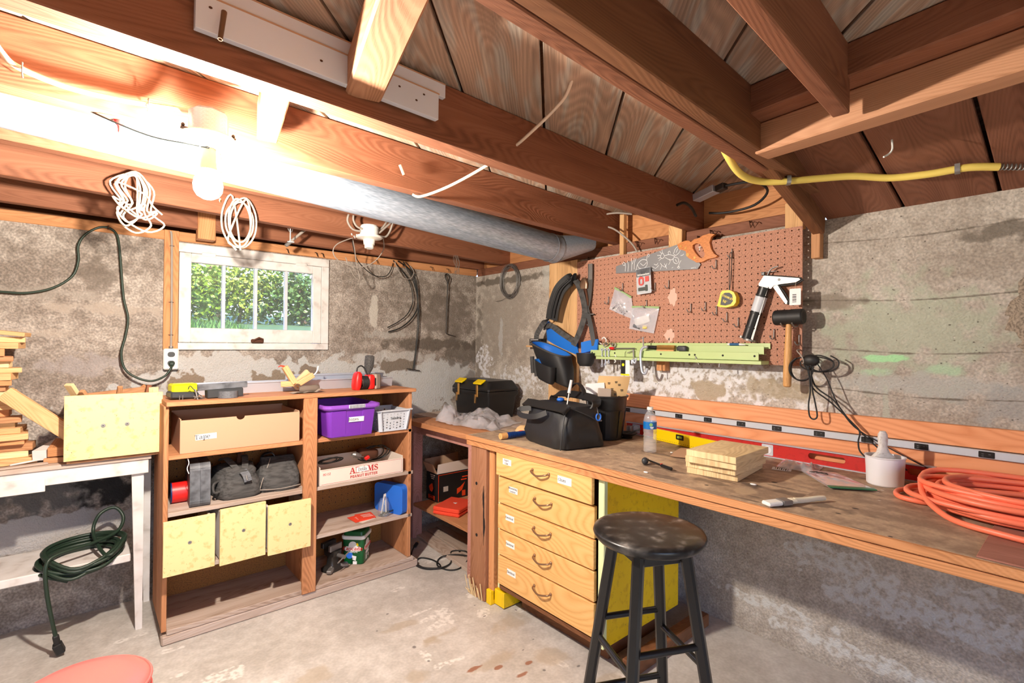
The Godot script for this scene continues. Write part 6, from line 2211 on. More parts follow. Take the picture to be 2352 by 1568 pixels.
func bench_things() -> void:
	# wooden back boards and the long outlet strip
	var t := thing("outlet_strip", "long grey metal power strip with many black outlets", "power strip")
	var s := mb()
	bb(s, V(-0.05, 0.995, 1.46), V(-0.03, 1.022, 3.6), 0.002, 2)
	part(t, "raceway", s, M.pale_grey)
	for z in [1.563, 1.73, 1.897, 2.06, 2.229, 2.393, 2.567, 2.741, 2.913, 3.093, 3.26, 3.43]:
		s = mb()
		box(s, V(-0.0505, 1.0085, z), V(0.004, 0.022, 0.042), 0.002)
		var o := part(t, "outlet", s, M.black_plastic)
		s = mb()
		for e in [[-0.010, 0.002], [-0.010, -0.005], [0.008, 0.002]]:
			box(s, V(-0.0527, 1.0085 + e[1], z + e[0]), V(0.0006, 0.0025, 0.006), 0.0)
		part(o, "slot", s, M.grey_plastic)
	for e in [[1.024, 1.10, "upper reddish plywood board on the wall behind the bench"], [0.877, 0.993, "lower reddish plywood board on the wall behind the bench"]]:
		s = mb()
		bb(s, V(-0.032, e[0], 1.40), V(-0.002, e[1], 3.6), 0.002, 2)
		solo("back_board", s, M.ply_red, e[2], "board")
	# levels
	t = thing("long_level", "long red spirit level leaning along the back boards", "level")
	s = mb()
	var xf := Transform3D(SIDE, V(-0.062, 0.877, 0))
	plate(s, [Vector2(1.575, 0.0), Vector2(2.955, 0.0), Vector2(2.955, 0.062), Vector2(1.575, 0.062)], 0.012, xf, [round_rect(0.14, 0.026, 0.012).map(func(p): return p + Vector2(2.6, 0.034)), round_rect(0.05, 0.026, 0.012).map(func(p): return p + Vector2(2.9, 0.034))])
	part(t, "web", s, mat("level_red", Color(0.78, 0.12, 0.10), 0.45, 0.0, T.scuff, Vector3(3, 3, 1)))
	for y in [0.877, 0.939]:
		s = mb()
		bb(s, V(-0.075, y - 0.002, 1.572), V(-0.049, y + 0.003, 2.958), 0.001, 2)
		part(t, "flange", s, M.aluminium)
	for z in [1.64, 2.36, 2.79]:
		s = mb()
		plate(s, round_rect(0.05, 0.05, 0.004).map(func(p): return p + Vector2(z, 0.031)), 0.016, xf)
		var o := part(t, "vial_mount", s, M.pale_grey)
		s = mb()
		plate(s, disc(0.018, 18, Vector2(z, 0.031)), 0.019, xf)
		part(o, "vial", s, M.milky_plastic)
	t = thing("yellow_level", "yellow spirit level standing in front of the red one", "level")
	s = mb()
	var a := V(-0.115, 0.907, 1.79)
	var e2 := V(-0.23, 0.907, 2.30)
	bar(s, a, e2, 0.02, 0.06, 0.003)
	part(t, "body", s, M.tape_yellow)
	var dir := (e2 - a).normalized()
	var sb := Basis(dir, Vector3.UP, dir.cross(Vector3.UP))
	s = mb()
	plate(s, round_rect(0.05, 0.026, 0.004), 0.002, Transform3D(sb, a + dir * 0.19 + V(0, 0.012, 0) + sb.z * 0.0105))
	var o2 := part(t, "vial_window", s, M.black_plastic)
	s = mb()
	plate(s, round_rect(0.03, 0.012, 0.003), 0.002, Transform3D(sb, a + dir * 0.19 + V(0, 0.012, 0) + sb.z * 0.0118))
	part(o2, "vial", s, mat("vial_green", Color(0.62, 0.72, 0.30), 0.2))
	s = mb()
	plate(s, disc(0.017, 18), 0.002, Transform3D(sb, a + dir * 0.37 + V(0, -0.005, 0) + sb.z * 0.0105))
	part(t, "round_vial", s, M.dark_grey)
	s = mb()
	for k in 40:
		box(s, a + dir * (0.02 + k * 0.0122) + V(0, -0.02, 0) + sb.z * 0.0103, V(0.002, 0.003, 0.001), 0.0, sb)
	part(t, "scale", s, M.ink).set_meta("kind", "stuff")
	# black tool bag
	t = thing("tool_bag", "large black leather look tool bag with a wide framed mouth", "bag", V(-0.575, 0.877, 1.545), -0.18)
	s = mb()
	body(s, [[0.0, 0.13, 0.175, 5.0], [0.008, 0.142, 0.188, 5.0], [0.06, 0.142, 0.19, 5.0], [0.12, 0.134, 0.186, 5.0], [0.165, 0.118, 0.178, 5.0], [0.195, 0.10, 0.172, 5.0], [0.205, 0.085, 0.165, 5.0]], Transform3D.IDENTITY, 56, 0.022, 5)
	part(t, "bag_body", s, M.black_cloth)
	for e in [[-0.095, -0.14, 0.2, 0.0], [0.06, 0.10, 0.215, 0.03]]:
		s = mb()
		strap(s, spline([V(e[0], 0.185, -0.17), V((e[0] + e[1]) * 0.5, e[2] + e[3] * 0.6, -0.165), V((e[0] + e[1]) * 0.5, e[2] + e[3], 0.0), V((e[0] + e[1]) * 0.5, e[2] + e[3] * 0.6, 0.165), V(e[0], 0.185, 0.17)], 6), V(1, 0.6, 0), 0.05, 0.008)
		part(t, "mouth_frame", s, M.black_cloth)
	s = mb()
	strap(s, spline([V(0.085, 0.22, -0.07), V(0.09, 0.27, -0.06), V(0.095, 0.305, 0.0), V(0.09, 0.27, 0.06), V(0.085, 0.22, 0.07)], 6), V(1, 0, 0), 0.024, 0.004)
	part(t, "handle", s, M.black_cloth)
	s = mb()
	strap(s, spline([V(-0.135, 0.175, -0.09), V(-0.165, 0.17, -0.13), V(-0.18, 0.155, -0.15), V(-0.185, 0.14, -0.10), V(-0.175, 0.145, 0.0), V(-0.14, 0.17, 0.06)], 6), V(0.2, 1, 0), 0.026, 0.004)
	part(t, "handle", s, M.black_cloth)
	s = mb()
	tube(s, spline([V(-0.14, 0.005, 0.178), V(-0.138, 0.08, 0.186), V(-0.118, 0.16, 0.178), V(-0.1, 0.2, 0.17)], 5), 0.003, 6)
	tube(s, spline([V(-0.09, 0.205, 0.17), V(0.02, 0.16, 0.185), V(0.07, 0.135, 0.18)], 5), 0.003, 6)
	part(t, "piping", s, M.dark_grey)
	s = mb()
	tube(s, spline(loops(V(0.085, 0.15, 0.185), V(1, 0, 0.2), Vector3.UP, V(0, 0, 0.002), 0.012, 0.017, 1, 0.0, 1), 3), 0.004, 7)
	part(t, "zip_ring", s, M.blue_plastic)
	s = mb()
	tube(s, [V(0.08, 0.215, 0.17), V(0.085, 0.165, 0.183)], 0.0018, 5)
	part(t, "zip_cord", s, M.steel)
	s = mb()
	cyl(s, V(-0.02, 0.18, 0.06), V(0.0, 0.26, 0.055), 0.0035, 0.003, 8)
	cyl(s, V(0.0, 0.26, 0.055), V(0.018, 0.325, 0.05), 0.009, 0.007, 10)
	solo("awl", s, M.white_paint, "white handled awl sticking out of the black bag", "awl").transform = t.transform
	s = mb()
	ball(s, V(0.03, 0.215, -0.06), V(0.022, 0.012, 0.02), 10)
	solo("blue_grip", s, M.blue_plastic, "blue tool grip peeking from the black bag", "tool").transform = t.transform
	# bucket with sheets
	t = thing("black_bucket", "black plastic bucket holding sandpaper and foam", "bucket", V(-0.29, 0.877, 1.60))
	s = mb()
	lathe(s, [[0.0, 0.0], [0.084, 0.0], [0.086, 0.004], [0.103, 0.16], [0.106, 0.162], [0.112, 0.225], [0.12, 0.227], [0.121, 0.236], [0.111, 0.236], [0.109, 0.225], [0.084, 0.006], [0.0, 0.006]], Transform3D.IDENTITY, 36)
	part(t, "body", s, M.black_plastic)
	s = mb()
	for k in 8:
		var an := TAU * k / 8.0
		var d := V(cos(an), 0, sin(an))
		bar(s, d * 0.087 + V(0, 0.01, 0), d * 0.104 + V(0, 0.155, 0), 0.03, 0.004, 0.001, d)
	part(t, "rib", s, M.black_plastic)
	var bp := t.position
	s = mb()
	var rows := []
	for i in 9:
		var row := []
		for j in 7:
			var u := i / 8.0
			var w := j / 6.0
			row.append(bp + V(-0.05 + u * 0.10, 0.10 + w * 0.24, -0.07 + u * 0.13 + w * 0.06 + 0.02 * sin(u * 3.0)))
		rows.append(row)
	sheet(s, rows, 0.001)
	var sp := solo("sandpaper_sheet", s, M.sandpaper, "tan sandpaper sheet with black print standing in the bucket", "sandpaper")
	var sn := V(0.10, 0, 0.13).normalized()
	var fb := Basis(sn, V(0, 0.24, 0.06).normalized(), sn.cross(V(0, 0.24, 0.06).normalized())).orthonormalized()
	s = mb()
	for e in [[0.3, 0.85], [0.42, 0.72], [0.55, 0.6], [0.62, 0.82], [0.75, 0.7], [0.35, 0.6], [0.5, 0.88], [0.7, 0.55]]:
		var at := bp + V(-0.05 + e[0] * 0.10, 0.10 + e[1] * 0.24, -0.07 + e[0] * 0.13 + e[1] * 0.06 + 0.02 * sin(e[0] * 3.0))
		box(s, at, V(0.014, 0.003, 0.006), 0.0, fb)
		box(s, at + fb * V(0, -0.006, 0), V(0.012, 0.003, 0.006), 0.0, fb)
	part(sp, "print", s, M.ink)
	s = mb()
	bar(s, bp + V(-0.055, 0.06, -0.01), bp + V(-0.07, 0.30, -0.02), 0.10, 0.012, 0.001, V(0.7, 0, -0.7))
	solo("white_sheet", s, M.paper, "white plastic sheet standing at the back of the bucket", "sheet")
	s = mb()
	bar(s, bp + V(-0.075, 0.10, 0.04), bp + V(-0.055, 0.275, 0.035), 0.07, 0.022, 0.003, V(0.7, 0, -0.7))
	solo("foam_pad", s, M.foam, "brown foam block leaning in the bucket", "foam")
	# bottle
	t = thing("water_bottle", "clear ribbed plastic water bottle with a blue label", "bottle", V(-0.415, 0.877, 1.965))
	s = mb()
	var prof := [[0.0, 0.004], [0.024, 0.0], [0.031, 0.006]]
	for k in 12:
		prof.append([0.0315 if k % 2 else 0.0285, 0.012 + k * 0.0078])
	prof.append_array([[0.0305, 0.11], [0.0305, 0.145], [0.03, 0.152], [0.026, 0.172], [0.018, 0.187], [0.0125, 0.194], [0.0125, 0.204]])
	lathe(s, prof, Transform3D.IDENTITY, 28, false)
	part(t, "shell", s, M.bottle)
	s = mb()
	lathe(s, [[0.0313, 0.112], [0.0313, 0.146]], Transform3D.IDENTITY, 28)
	var lab := part(t, "label", s, mat("label_blue", Color(0.05, 0.42, 0.72), 0.35))
	var toc := Basis(V(0.76, 0, 0.65), Vector3.UP, V(-0.65, 0, 0.76))
	s = mb()
	plate(s, disc(0.008, 14, Vector2(-0.004, 0.134)), 0.0012, Transform3D(toc, toc * V(0, 0, 0.0318)))
	part(lab, "emblem", s, mat("label_green", Color(0.55, 0.75, 0.45), 0.4))
	s = mb()
	for k in 3:
		plate(s, round_rect(0.018 - k * 0.003, 0.002, 0.0005).map(func(p): return p + Vector2(0.0, 0.123 - k * 0.0035)), 0.0008, Transform3D(toc, toc * V(0, 0, 0.0318)))
	part(lab, "print", s, M.paper)
	s = mb()
	lathe(s, [[0.0, 0.214], [0.0135, 0.214], [0.0145, 0.212], [0.0145, 0.201], [0.0, 0.201]], Transform3D.IDENTITY, 20)
	part(t, "cap", s, M.white_plastic)
	# dish and small things near the bucket
	t = thing("small_dish", "small black dish with a stirring stick", "dish", V(-0.2, 0.877, 1.675))
	s = mb()
	lathe(s, [[0.0, 0.002], [0.028, 0.0], [0.03, 0.01], [0.052, 0.026], [0.054, 0.03], [0.05, 0.03], [0.028, 0.014], [0.0, 0.012]], Transform3D.IDENTITY, 28)
	part(t, "bowl", s, M.black_plastic)
	s = mb()
	cyl(s, t.position + V(-0.01, 0.02, 0.0), t.position + V(0.05, 0.05, 0.05), 0.004, 0.005, 8)
	solo("stir_stick", s, M.dark_grey, "dark stick resting in the small black dish", "stick")
	s = mb()
	lathe(s, [[0.0, 0.0], [0.02, 0.0], [0.02, 0.045], [0.016, 0.05], [0.0, 0.05]], Transform3D(Basis.IDENTITY, V(-0.1, 0.877, 1.62)), 16)
	solo("paint_tin", s, M.steel, "small steel tin behind the black dish", "tin")
	# hammer, glove
	t = thing("hammer_handle", "hammer with a blue rubber grip lying by the black bag", "hammer", V(0, 0, 0))
	s = mb()
	cyl(s, V(-0.785, 0.896, 1.295), V(-0.745, 0.896, 1.297), 0.0165, 0.0165, 18)
	part(t, "butt", s, M.handle_wood)
	s = mb()
	cyl(s, V(-0.745, 0.896, 1.297), V(-0.60, 0.896, 1.305), 0.0165, 0.014, 18)
	var gp := part(t, "grip", s, mat("grip_blue", Color(0.02, 0.20, 0.45), 0.5))
	s = mb()
	for k in 4:
		cyl(s, V(-0.725 + k * 0.012, 0.896, 1.298 + k * 0.0006), V(-0.720 + k * 0.012, 0.896, 1.2982 + k * 0.0006), 0.0169, 0.0167, 18)
	part(gp, "band", s, M.navy)
	t = thing("work_glove", "crumpled tan work glove with an orange cuff", "glove", V(-0.50, 0.863, 1.16), 0.3)
	s = mb()
	body(s, [[0.0, 0.05, 0.04, 2.5], [0.015, 0.055, 0.045, 2.5], [0.035, 0.04, 0.035, 2.5], [0.045, 0.02, 0.02, 2.0]], Transform3D.IDENTITY, 20, 0.03, 8)
	for k in 4:
		tube(s, spline([V(-0.03 + k * 0.02, 0.02, 0.03), V(-0.03 + k * 0.022, 0.03, 0.06), V(-0.025 + k * 0.024, 0.014, 0.085)], 4), 0.010, 8, false, 0.008)
	part(t, "palm", s, M.sandpaper)
	s = mb()
	ball(s, V(-0.06, 0.014, 0.02), V(0.022, 0.014, 0.02), 10)
	part(t, "cuff", s, M.coral)
	# stack of pine blocks
	var labs := ["bottom pine block of the neat stack on the bench", "third pine block from the top of the bench stack", "second pine block from the top of the bench stack", "top pine block of the neat stack on the bench"]
	for k in 4:
		s = mb()
		box(s, V([-0.472, -0.48, -0.50, -0.505][k], 0.877 + 0.0125 + k * 0.0247, [2.362, 2.37, 2.375, 2.388][k]), V(0.30, 0.0245, 0.195), 0.001, Basis(Vector3.UP, [0.12, 0.05, 0.09, 0.03][k]))
		solo("pine_block", s, M.pine_pale, labs[k], "block", "pine blocks stacked on the bench")
	# paint brush lying on the bench
	t = thing("paint_brush", "white bristled paint brush lying on the bench", "brush", V(-0.72, 0.877, 2.715), 0.0)
	var bd := V(0.90, 0.0, 0.44).normalized()
	s = mb()
	bar(s, bd * -0.115 + V(0, 0.009, 0), bd * -0.06 + V(0, 0.010, 0), 0.036, 0.013, 0.004)
	part(t, "bristles", s, M.white_plastic)
	s = mb()
	bar(s, bd * -0.06 + V(0, 0.010, 0), bd * -0.025 + V(0, 0.011, 0), 0.037, 0.016, 0.002)
	part(t, "ferrule", s, M.steel)
	s = mb()
	bar(s, bd * -0.025 + V(0, 0.011, 0), bd * 0.0 + V(0, 0.011, 0), 0.03, 0.014, 0.005)
	tube(s, spline([bd * -0.005 + V(0, 0.011, 0), bd * 0.04 + V(0, 0.010, 0), bd * 0.09 + V(0, 0.012, 0), bd * 0.115 + V(0, 0.011, 0)], 5), 0.0095, 10, false, 0.008)
	part(t, "handle", s, M.cream_plastic)
	# brush standing in its cup
	t = thing("brush_cup", "milky plastic cup holding a wide white brush", "cup", V(-0.205, 0.877, 2.835))
	s = mb()
	lathe(s, [[0.0, 0.0], [0.054, 0.0], [0.057, 0.004], [0.059, 0.06], [0.061, 0.1], [0.064, 0.102], [0.064, 0.105], [0.058, 0.105], [0.055, 0.006], [0.0, 0.004]], Transform3D.IDENTITY, 36)
	part(t, "cup", s, M.milky_plastic)
	s = mb()
	body(s, [[0.012, 0.012, 0.042, 4.0], [0.09, 0.012, 0.04, 4.0], [0.1, 0.014, 0.04, 3.0], [0.118, 0.012, 0.022, 2.5], [0.14, 0.011, 0.014, 2.5], [0.17, 0.012, 0.016, 2.5], [0.185, 0.011, 0.015, 2.5], [0.196, 0.007, 0.009, 2.0]], Transform3D(Basis(Vector3(0, 0, 1), 0.05) * Basis(Vector3.UP, 0.7), V(-0.205, 0.877, 2.83)), 24)
	solo("wide_brush", s, M.white_paint, "wide white brush standing upright in the milky cup", "brush")
	# plastic bags, envelope, scraper
	var nz := FastNoiseLite.new()
	nz.seed = 44
	nz.frequency = 11.0
	t = thing("zip_bag", "flat zip bag with a green closure lying on the bench", "bag")
	for e in [[0.001, 0.0], [0.006, 7.0]]:
		s = mb()
		rows = []
		for i in 13:
			var row := []
			for j in 9:
				var u := i / 12.0
				var w := j / 8.0
				var p := V(-0.23, 0.878, 2.55).lerp(V(-0.43, 0.878, 2.72), u).lerp(V(-0.19, 0.878, 2.67).lerp(V(-0.345, 0.878, 2.835), u), w)
				p.y += e[0] + absf(nz.get_noise_3dv(p + V(e[1], 0, 0))) * 0.012 * e[0] * 150.0 * sin(PI * clampf(u, 0.05, 0.95)) * 0.9
				row.append(p)
			rows.append(row)
		sheet(s, rows, 0.0006)
		part(t, "film", s, M.clear_plastic)
	s = mb()
	bar(s, V(-0.435, 0.884, 2.722), V(-0.345, 0.884, 2.84), 0.026, 0.004, 0.001)
	part(t, "zip", s, mat("zip_green", Color(0.10, 0.42, 0.26), 0.4))
	s = mb()
	for k in 7:
		cyl(s, V(-0.26 + 0.012 * (k % 3), 0.882, 2.60 + k * 0.008), V(-0.25 + 0.01 * (k % 2), 0.884, 2.615 + k * 0.008), 0.004, 0.004, 8)
	solo("small_screws", s, M.dark_steel, "handful of dark screws inside the flat zip bag", "screws").set_meta("kind", "stuff")
	s = mb()
	rows = []
	for i in 19:
		var row := []
		for j in 9:
			var u := i / 18.0
			var w := j / 8.0
			var p := V(-0.25, 0.8785, 2.47).lerp(V(-0.26, 0.8785, 2.62), u).lerp(V(-0.10, 0.8785, 2.44).lerp(V(-0.10, 0.8785, 2.60), u), w)
			p.y += (absf(nz.get_noise_3dv(p * 1.3)) * 0.05 + absf(nz.get_noise_3dv(p * 4.0)) * 0.015) * clampf(minf(minf(u, 1.0 - u) * 6.0, minf(w, 1.0 - w) * 5.0), 0.1, 1.0)
			row.append(p)
		rows.append(row)
	sheet(s, rows, 0.0008)
	solo("plastic_wrapper", s, M.clear_plastic, "crumpled clear wrapper in front of the red level", "wrapper")
	s = mb()
	box(s, V(-0.27, 0.8775, 2.50), V(0.05, 0.0008, 0.07), 0.0, Basis(Vector3.UP, 0.3))
	var bc := solo("barcode_card", s, M.paper, "small white barcode card beside the pine stack", "card")
	s = mb()
	for k in 7:
		box(s, V(-0.27, 0.8782, 2.476 + k * 0.008), V(0.035, 0.0004, 0.004 if k % 2 else 0.002), 0.0, Basis(Vector3.UP, 0.3))
	part(bc, "barcode", s, M.ink)
	s = mb()
	sheet(s, [[V(-0.43, 0.8785, 2.08), V(-0.33, 0.882, 2.045), V(-0.215, 0.879, 2.01)], [V(-0.42, 0.880, 2.13), V(-0.33, 0.886, 2.10), V(-0.225, 0.884, 2.065)], [V(-0.405, 0.882, 2.18), V(-0.32, 0.8815, 2.15), V(-0.235, 0.90, 2.12)]], 0.001)
	solo("paper_envelope", s, M.cardboard, "small brown paper envelope on the bench", "envelope")
	t = thing("screw_scraper", "small black scraper tool with a swivel wheel", "tool", V(-0.66, 0.877, 2.12))
	s = mb()
	bar(s, V(0.055, 0.012, -0.045), V(0.02, 0.010, 0.06), 0.008, 0.006, 0.002)
	bar(s, V(0.02, 0.010, 0.05), V(0.0, 0.009, 0.115), 0.016, 0.012, 0.005)
	part(t, "handle", s, M.black_plastic)
	s = mb()
	ball(s, V(0.01, 0.016, -0.02), V(0.016, 0.016, 0.014), 12)
	cyl(s, V(0.045, 0.014, -0.03), V(0.015, 0.016, -0.022), 0.006, 0.006, 8)
	part(t, "wheel", s, M.dark_grey)
	s = mb()
	box(s, V(0.022, 0.0125, 0.052), V(0.01, 0.009, 0.006), 0.001)
	part(t, "red_band", s, M.red_plastic)
	for e in [[-0.60, 2.53, 0.008], [-0.76, 2.18, 0.007], [-0.35, 2.04, 0.005]]:
		s = mb()
		ball(s, V(e[0], 0.879, e[1]), V(e[2], 0.003, e[2] * 1.6), 8)
		solo("paint_crumb", s, M.paper, "small white crumb lying loose on the bench", "crumb", "white crumbs on the bench")
	# the orange cord
	t = thing("extension_cord", "thick orange extension cord coiled at the bench end", "cord")
	s = mb()
	var pts := [V(-0.30, 0.90, 2.97), V(-0.40, 0.888, 3.0), V(-0.40, 0.888, 2.92), V(-0.30, 0.888, 2.90), V(-0.20, 0.888, 2.97), V(-0.22, 0.90, 3.08)]
	pts.append_array(loops(V(-0.33, 0.925, 3.24), V(0.15, 0, 1), V(1, 0, -0.1), V(0, 0.075, 0), 0.25, 0.16, 15, 0.22, 17))
	pts.append_array([V(-0.25, 0.97, 3.0), V(-0.42, 0.93, 2.98), V(-0.55, 0.892, 3.06), V(-0.62, 0.892, 3.18), V(-0.63, 0.892, 3.32), V(-0.55, 0.892, 3.46)])
	tube(s, spline(pts, 6), 0.0085, 9)
	part(t, "cord", s, M.orange_cord)
	# black cords hung at the pegboard corner
	t = thing("cord_bundle", "tangle of thin black cords hanging from a hook at the pegboard corner", "cord")
	s = mb()
	tube(s, spline([V(-0.1, 1.33, 2.53), V(-0.1, 1.25, 2.545), V(-0.09, 1.2, 2.56), V(-0.08, 1.15, 2.62), V(-0.075, 1.08, 2.69), V(-0.075, 1.03, 2.735), V(-0.075, 0.98, 2.79), V(-0.09, 0.955, 2.83), V(-0.1, 0.92, 2.88)], 6), 0.0032, 6)
	tube(s, spline([V(-0.09, 1.33, 2.54), V(-0.085, 1.22, 2.56), V(-0.08, 1.16, 2.63), V(-0.075, 1.09, 2.68), V(-0.075, 1.045, 2.72), V(-0.08, 1.0, 2.718), V(-0.085, 0.965, 2.725), V(-0.10, 0.94, 2.755)], 6), 0.0032, 6)
	tube(s, spline([V(-0.08, 1.34, 2.55), V(-0.07, 1.25, 2.60), V(-0.07, 1.15, 2.64), V(-0.072, 1.06, 2.70), V(-0.07, 1.0, 2.80), V(-0.07, 0.96, 2.88), V(-0.075, 0.93, 2.95)], 6), 0.0025, 6)
	tube(s, spline([V(-0.1, 1.30, 2.54), V(-0.1, 1.2, 2.548), V(-0.1, 1.14, 2.542), V(-0.1, 1.09, 2.545), V(-0.1, 1.075, 2.56), V(-0.1, 1.09, 2.575), V(-0.1, 1.15, 2.566), V(-0.1, 1.2, 2.556), V(-0.1, 1.28, 2.55)], 6), 0.0032, 6)
	tube(s, spline(loops(V(-0.1, 1.285, 2.515), V(0.2, 0, 1), Vector3.UP, V(0.02, 0, 0), 0.042, 0.05, 2, 0.12, 2), 5), 0.0032, 6)
	tube(s, spline(loops(V(-0.09, 1.31, 2.58), V(0.2, 0, 1), Vector3.UP, V(0.02, 0, 0.03), 0.05, 0.032, 3, 0.2, 4), 5), 0.003, 6)
	part(t, "cord", s, M.black_rubber)
	s = mb()
	ball(s, V(-0.1, 1.325, 2.55), V(0.02, 0.026, 0.035), 10)
	part(t, "knot", s, M.black_rubber)
	s = mb()
	tube(s, spline([V(-0.06, 1.37, 2.49), V(-0.1, 1.365, 2.495), V(-0.115, 1.34, 2.52), V(-0.11, 1.315, 2.525), V(-0.1, 1.31, 2.51)], 5), 0.003, 6)
	part(t, "tie", s, M.grey_cord)

func W(z: float, y: float, out := 0.07) -> Vector3:
	return Vector3(-out, y, z)

func pegboard_wall() -> void:
	var t := thing("pegboard", "brown perforated pegboard on the wall above the bench", "pegboard")
	var s := mb()
	var p := 0.0295
	var nx := 45
	var ny := 21
	var z0 := 1.172
	var y0 := 1.298
	var r := 0.0034
	var xf := -0.056
	var xb := -0.051
	var oct := []
	for k in 8:
		var a := TAU * (k + 0.5) / 8.0
		oct.append(Vector2(cos(a), sin(a)) * r)
	var sq := []
	for k in 8:
		var a := TAU * (k + 0.5) / 8.0
		var d := Vector2(cos(a), sin(a))
		d /= maxf(absf(d.x), absf(d.y))
		sq.append(d * p * 0.5)
	var nf := Vector3(-1, 0, 0)
	for i in nx:
		for j in ny:
			var c := Vector2(z0 + (i + 0.5) * p, y0 + (j + 0.5) * p)
			for k in 8:
				var k2 := (k + 1) % 8
				var corner: Array = [sq[k], sq[k2]]
				# the square's own corner lies between two samples on different sides
				if absf(absf(sq[k].x) - p * 0.5) < 1e-6 and absf(absf(sq[k2].y) - p * 0.5) < 1e-6 and absf(absf(sq[k2].x) - p * 0.5) > 1e-6:
					corner = [sq[k], Vector2(sq[k].x, sq[k2].y), sq[k2]]
				elif absf(absf(sq[k].y) - p * 0.5) < 1e-6 and absf(absf(sq[k2].x) - p * 0.5) < 1e-6 and absf(absf(sq[k2].y) - p * 0.5) > 1e-6:
					corner = [sq[k], Vector2(sq[k2].x, sq[k].y), sq[k2]]
				for side in 2:
					var x := xf if side == 0 else xb
					var pts := [V(x, c.y + oct[k].y, c.x + oct[k].x)]
					var uvs := [(c + oct[k])]
					for q in corner:
						pts.append(V(x, c.y + q.y, c.x + q.x))
						uvs.append(c + q)
					pts.append(V(x, c.y + oct[k2].y, c.x + oct[k2].x))
					uvs.append(c + oct[k2])
					face(s, pts, nf if side == 0 else -nf, uvs)
				var m: Vector2 = (oct[k] + oct[k2]) * -0.5
				face(s, [V(xf, c.y + oct[k].y, c.x + oct[k].x), V(xf, c.y + oct[k2].y, c.x + oct[k2].x), V(xb, c.y + oct[k2].y, c.x + oct[k2].x), V(xb, c.y + oct[k].y, c.x + oct[k].x)], V(0, m.y, m.x).normalized(), [c, c, c, c])
	var ze := z0 + nx * p
	var ye := y0 + ny * p
	for e in [[V(xf, y0, z0), V(xf, ye, z0), V(xb, ye, z0), V(xb, y0, z0), V(0, 0, -1)], [V(xf, y0, ze), V(xf, ye, ze), V(xb, ye, ze), V(xb, y0, ze), V(0, 0, 1)], [V(xf, y0, z0), V(xf, y0, ze), V(xb, y0, ze), V(xb, y0, z0), V(0, -1, 0)], [V(xf, ye, z0), V(xf, ye, ze), V(xb, ye, ze), V(xb, ye, z0), V(0, 1, 0)]]:
		face(s, e.slice(0, 4), e[4], [Vector2.ZERO, Vector2.ZERO, Vector2.ZERO, Vector2.ZERO])
	part(t, "panel", s, M.pegboard)
	for e in [[1.757, 1.811, 1.245, 1.90], [1.18, 1.24, 1.30, 1.90], [2.43, 2.48, 1.30, 1.90]]:
		s = mb()
		bb(s, V(-0.05, e[2], e[0]), V(-0.002, e[3], e[1]), 0.002, 1)
		part(t, "furring_strip", s, M.fir)
	# two clouds and a run of white paint on the board
	s = mb()
	for e in [[1.86, 1.645, 0.026, 0.045], [1.842, 1.44, 0.03, 0.032], [1.839, 1.395, 0.006, 0.03]]:
		var o := []
		for k in 18:
			var a := TAU * k / 18.0
			var q := 1.0 + 0.16 * sin(k * 2.3) + 0.1 * sin(k * 5.1)
			o.append(Vector2(e[0] + cos(a) * e[2] * q, e[1] + sin(a) * e[3] * q))
		plate(s, o, 0.0005, Transform3D(SIDE, V(-0.0564, 0, 0)))
	part(t, "white_paint_splash", s, mat("splash", Color(0.84, 0.70, 0.63), 0.8))
	# the pale upright board with the tool pouch
	s = mb()
	bb(s, V(-0.03, 0.88, 0.888), V(-0.002, 1.94, 1.148), 0.002, 1)
	solo("wall_board", s, M.pine, "wide pale upright board on the wall beside the pegboard", "board")
	# small ledge
	t = thing("wall_ledge", "tiny pale wooden ledge on the wall left of the upright board", "ledge")
	s = mb()
	bb(s, V(-0.07, 1.366, 0.70), V(0.0, 1.378, 0.85), 0.001, 2)
	part(t, "shelf", s, M.pine)
	t = thing("small_carton", "small black and white printed carton on the tiny ledge", "box")
	s = mb()
	bb(s, V(-0.055, 1.3785, 0.72), V(-0.005, 1.425, 0.84), 0.001, 2)
	part(t, "box", s, M.black_plastic)
	s = mb()
	for k in 4:
		bb(s, V(-0.0556, 1.386 + k * 0.01, 0.73), V(-0.055, 1.389 + k * 0.01, 0.80 + 0.01 * (k % 2)))
	bb(s, V(-0.05, 1.38, 0.719), V(-0.01, 1.424, 0.72))
	part(t, "print", s, M.paper)

func peg_hook(z: float, y: float, l: String) -> void:
	var s := mb()
	tube(s, spline([W(z, y + 0.036, 0.053), W(z, y + 0.034, 0.062), W(z, y + 0.03, 0.064), W(z, y, 0.064), W(z + 0.002, y - 0.008, 0.07), W(z - 0.004, y - 0.008, 0.082), W(z - 0.010, y + 0.006, 0.088)], 4), 0.0026, 6)
	solo("peg_hook", s, M.steel, l, "hook", "bare hooks on the pegboard")

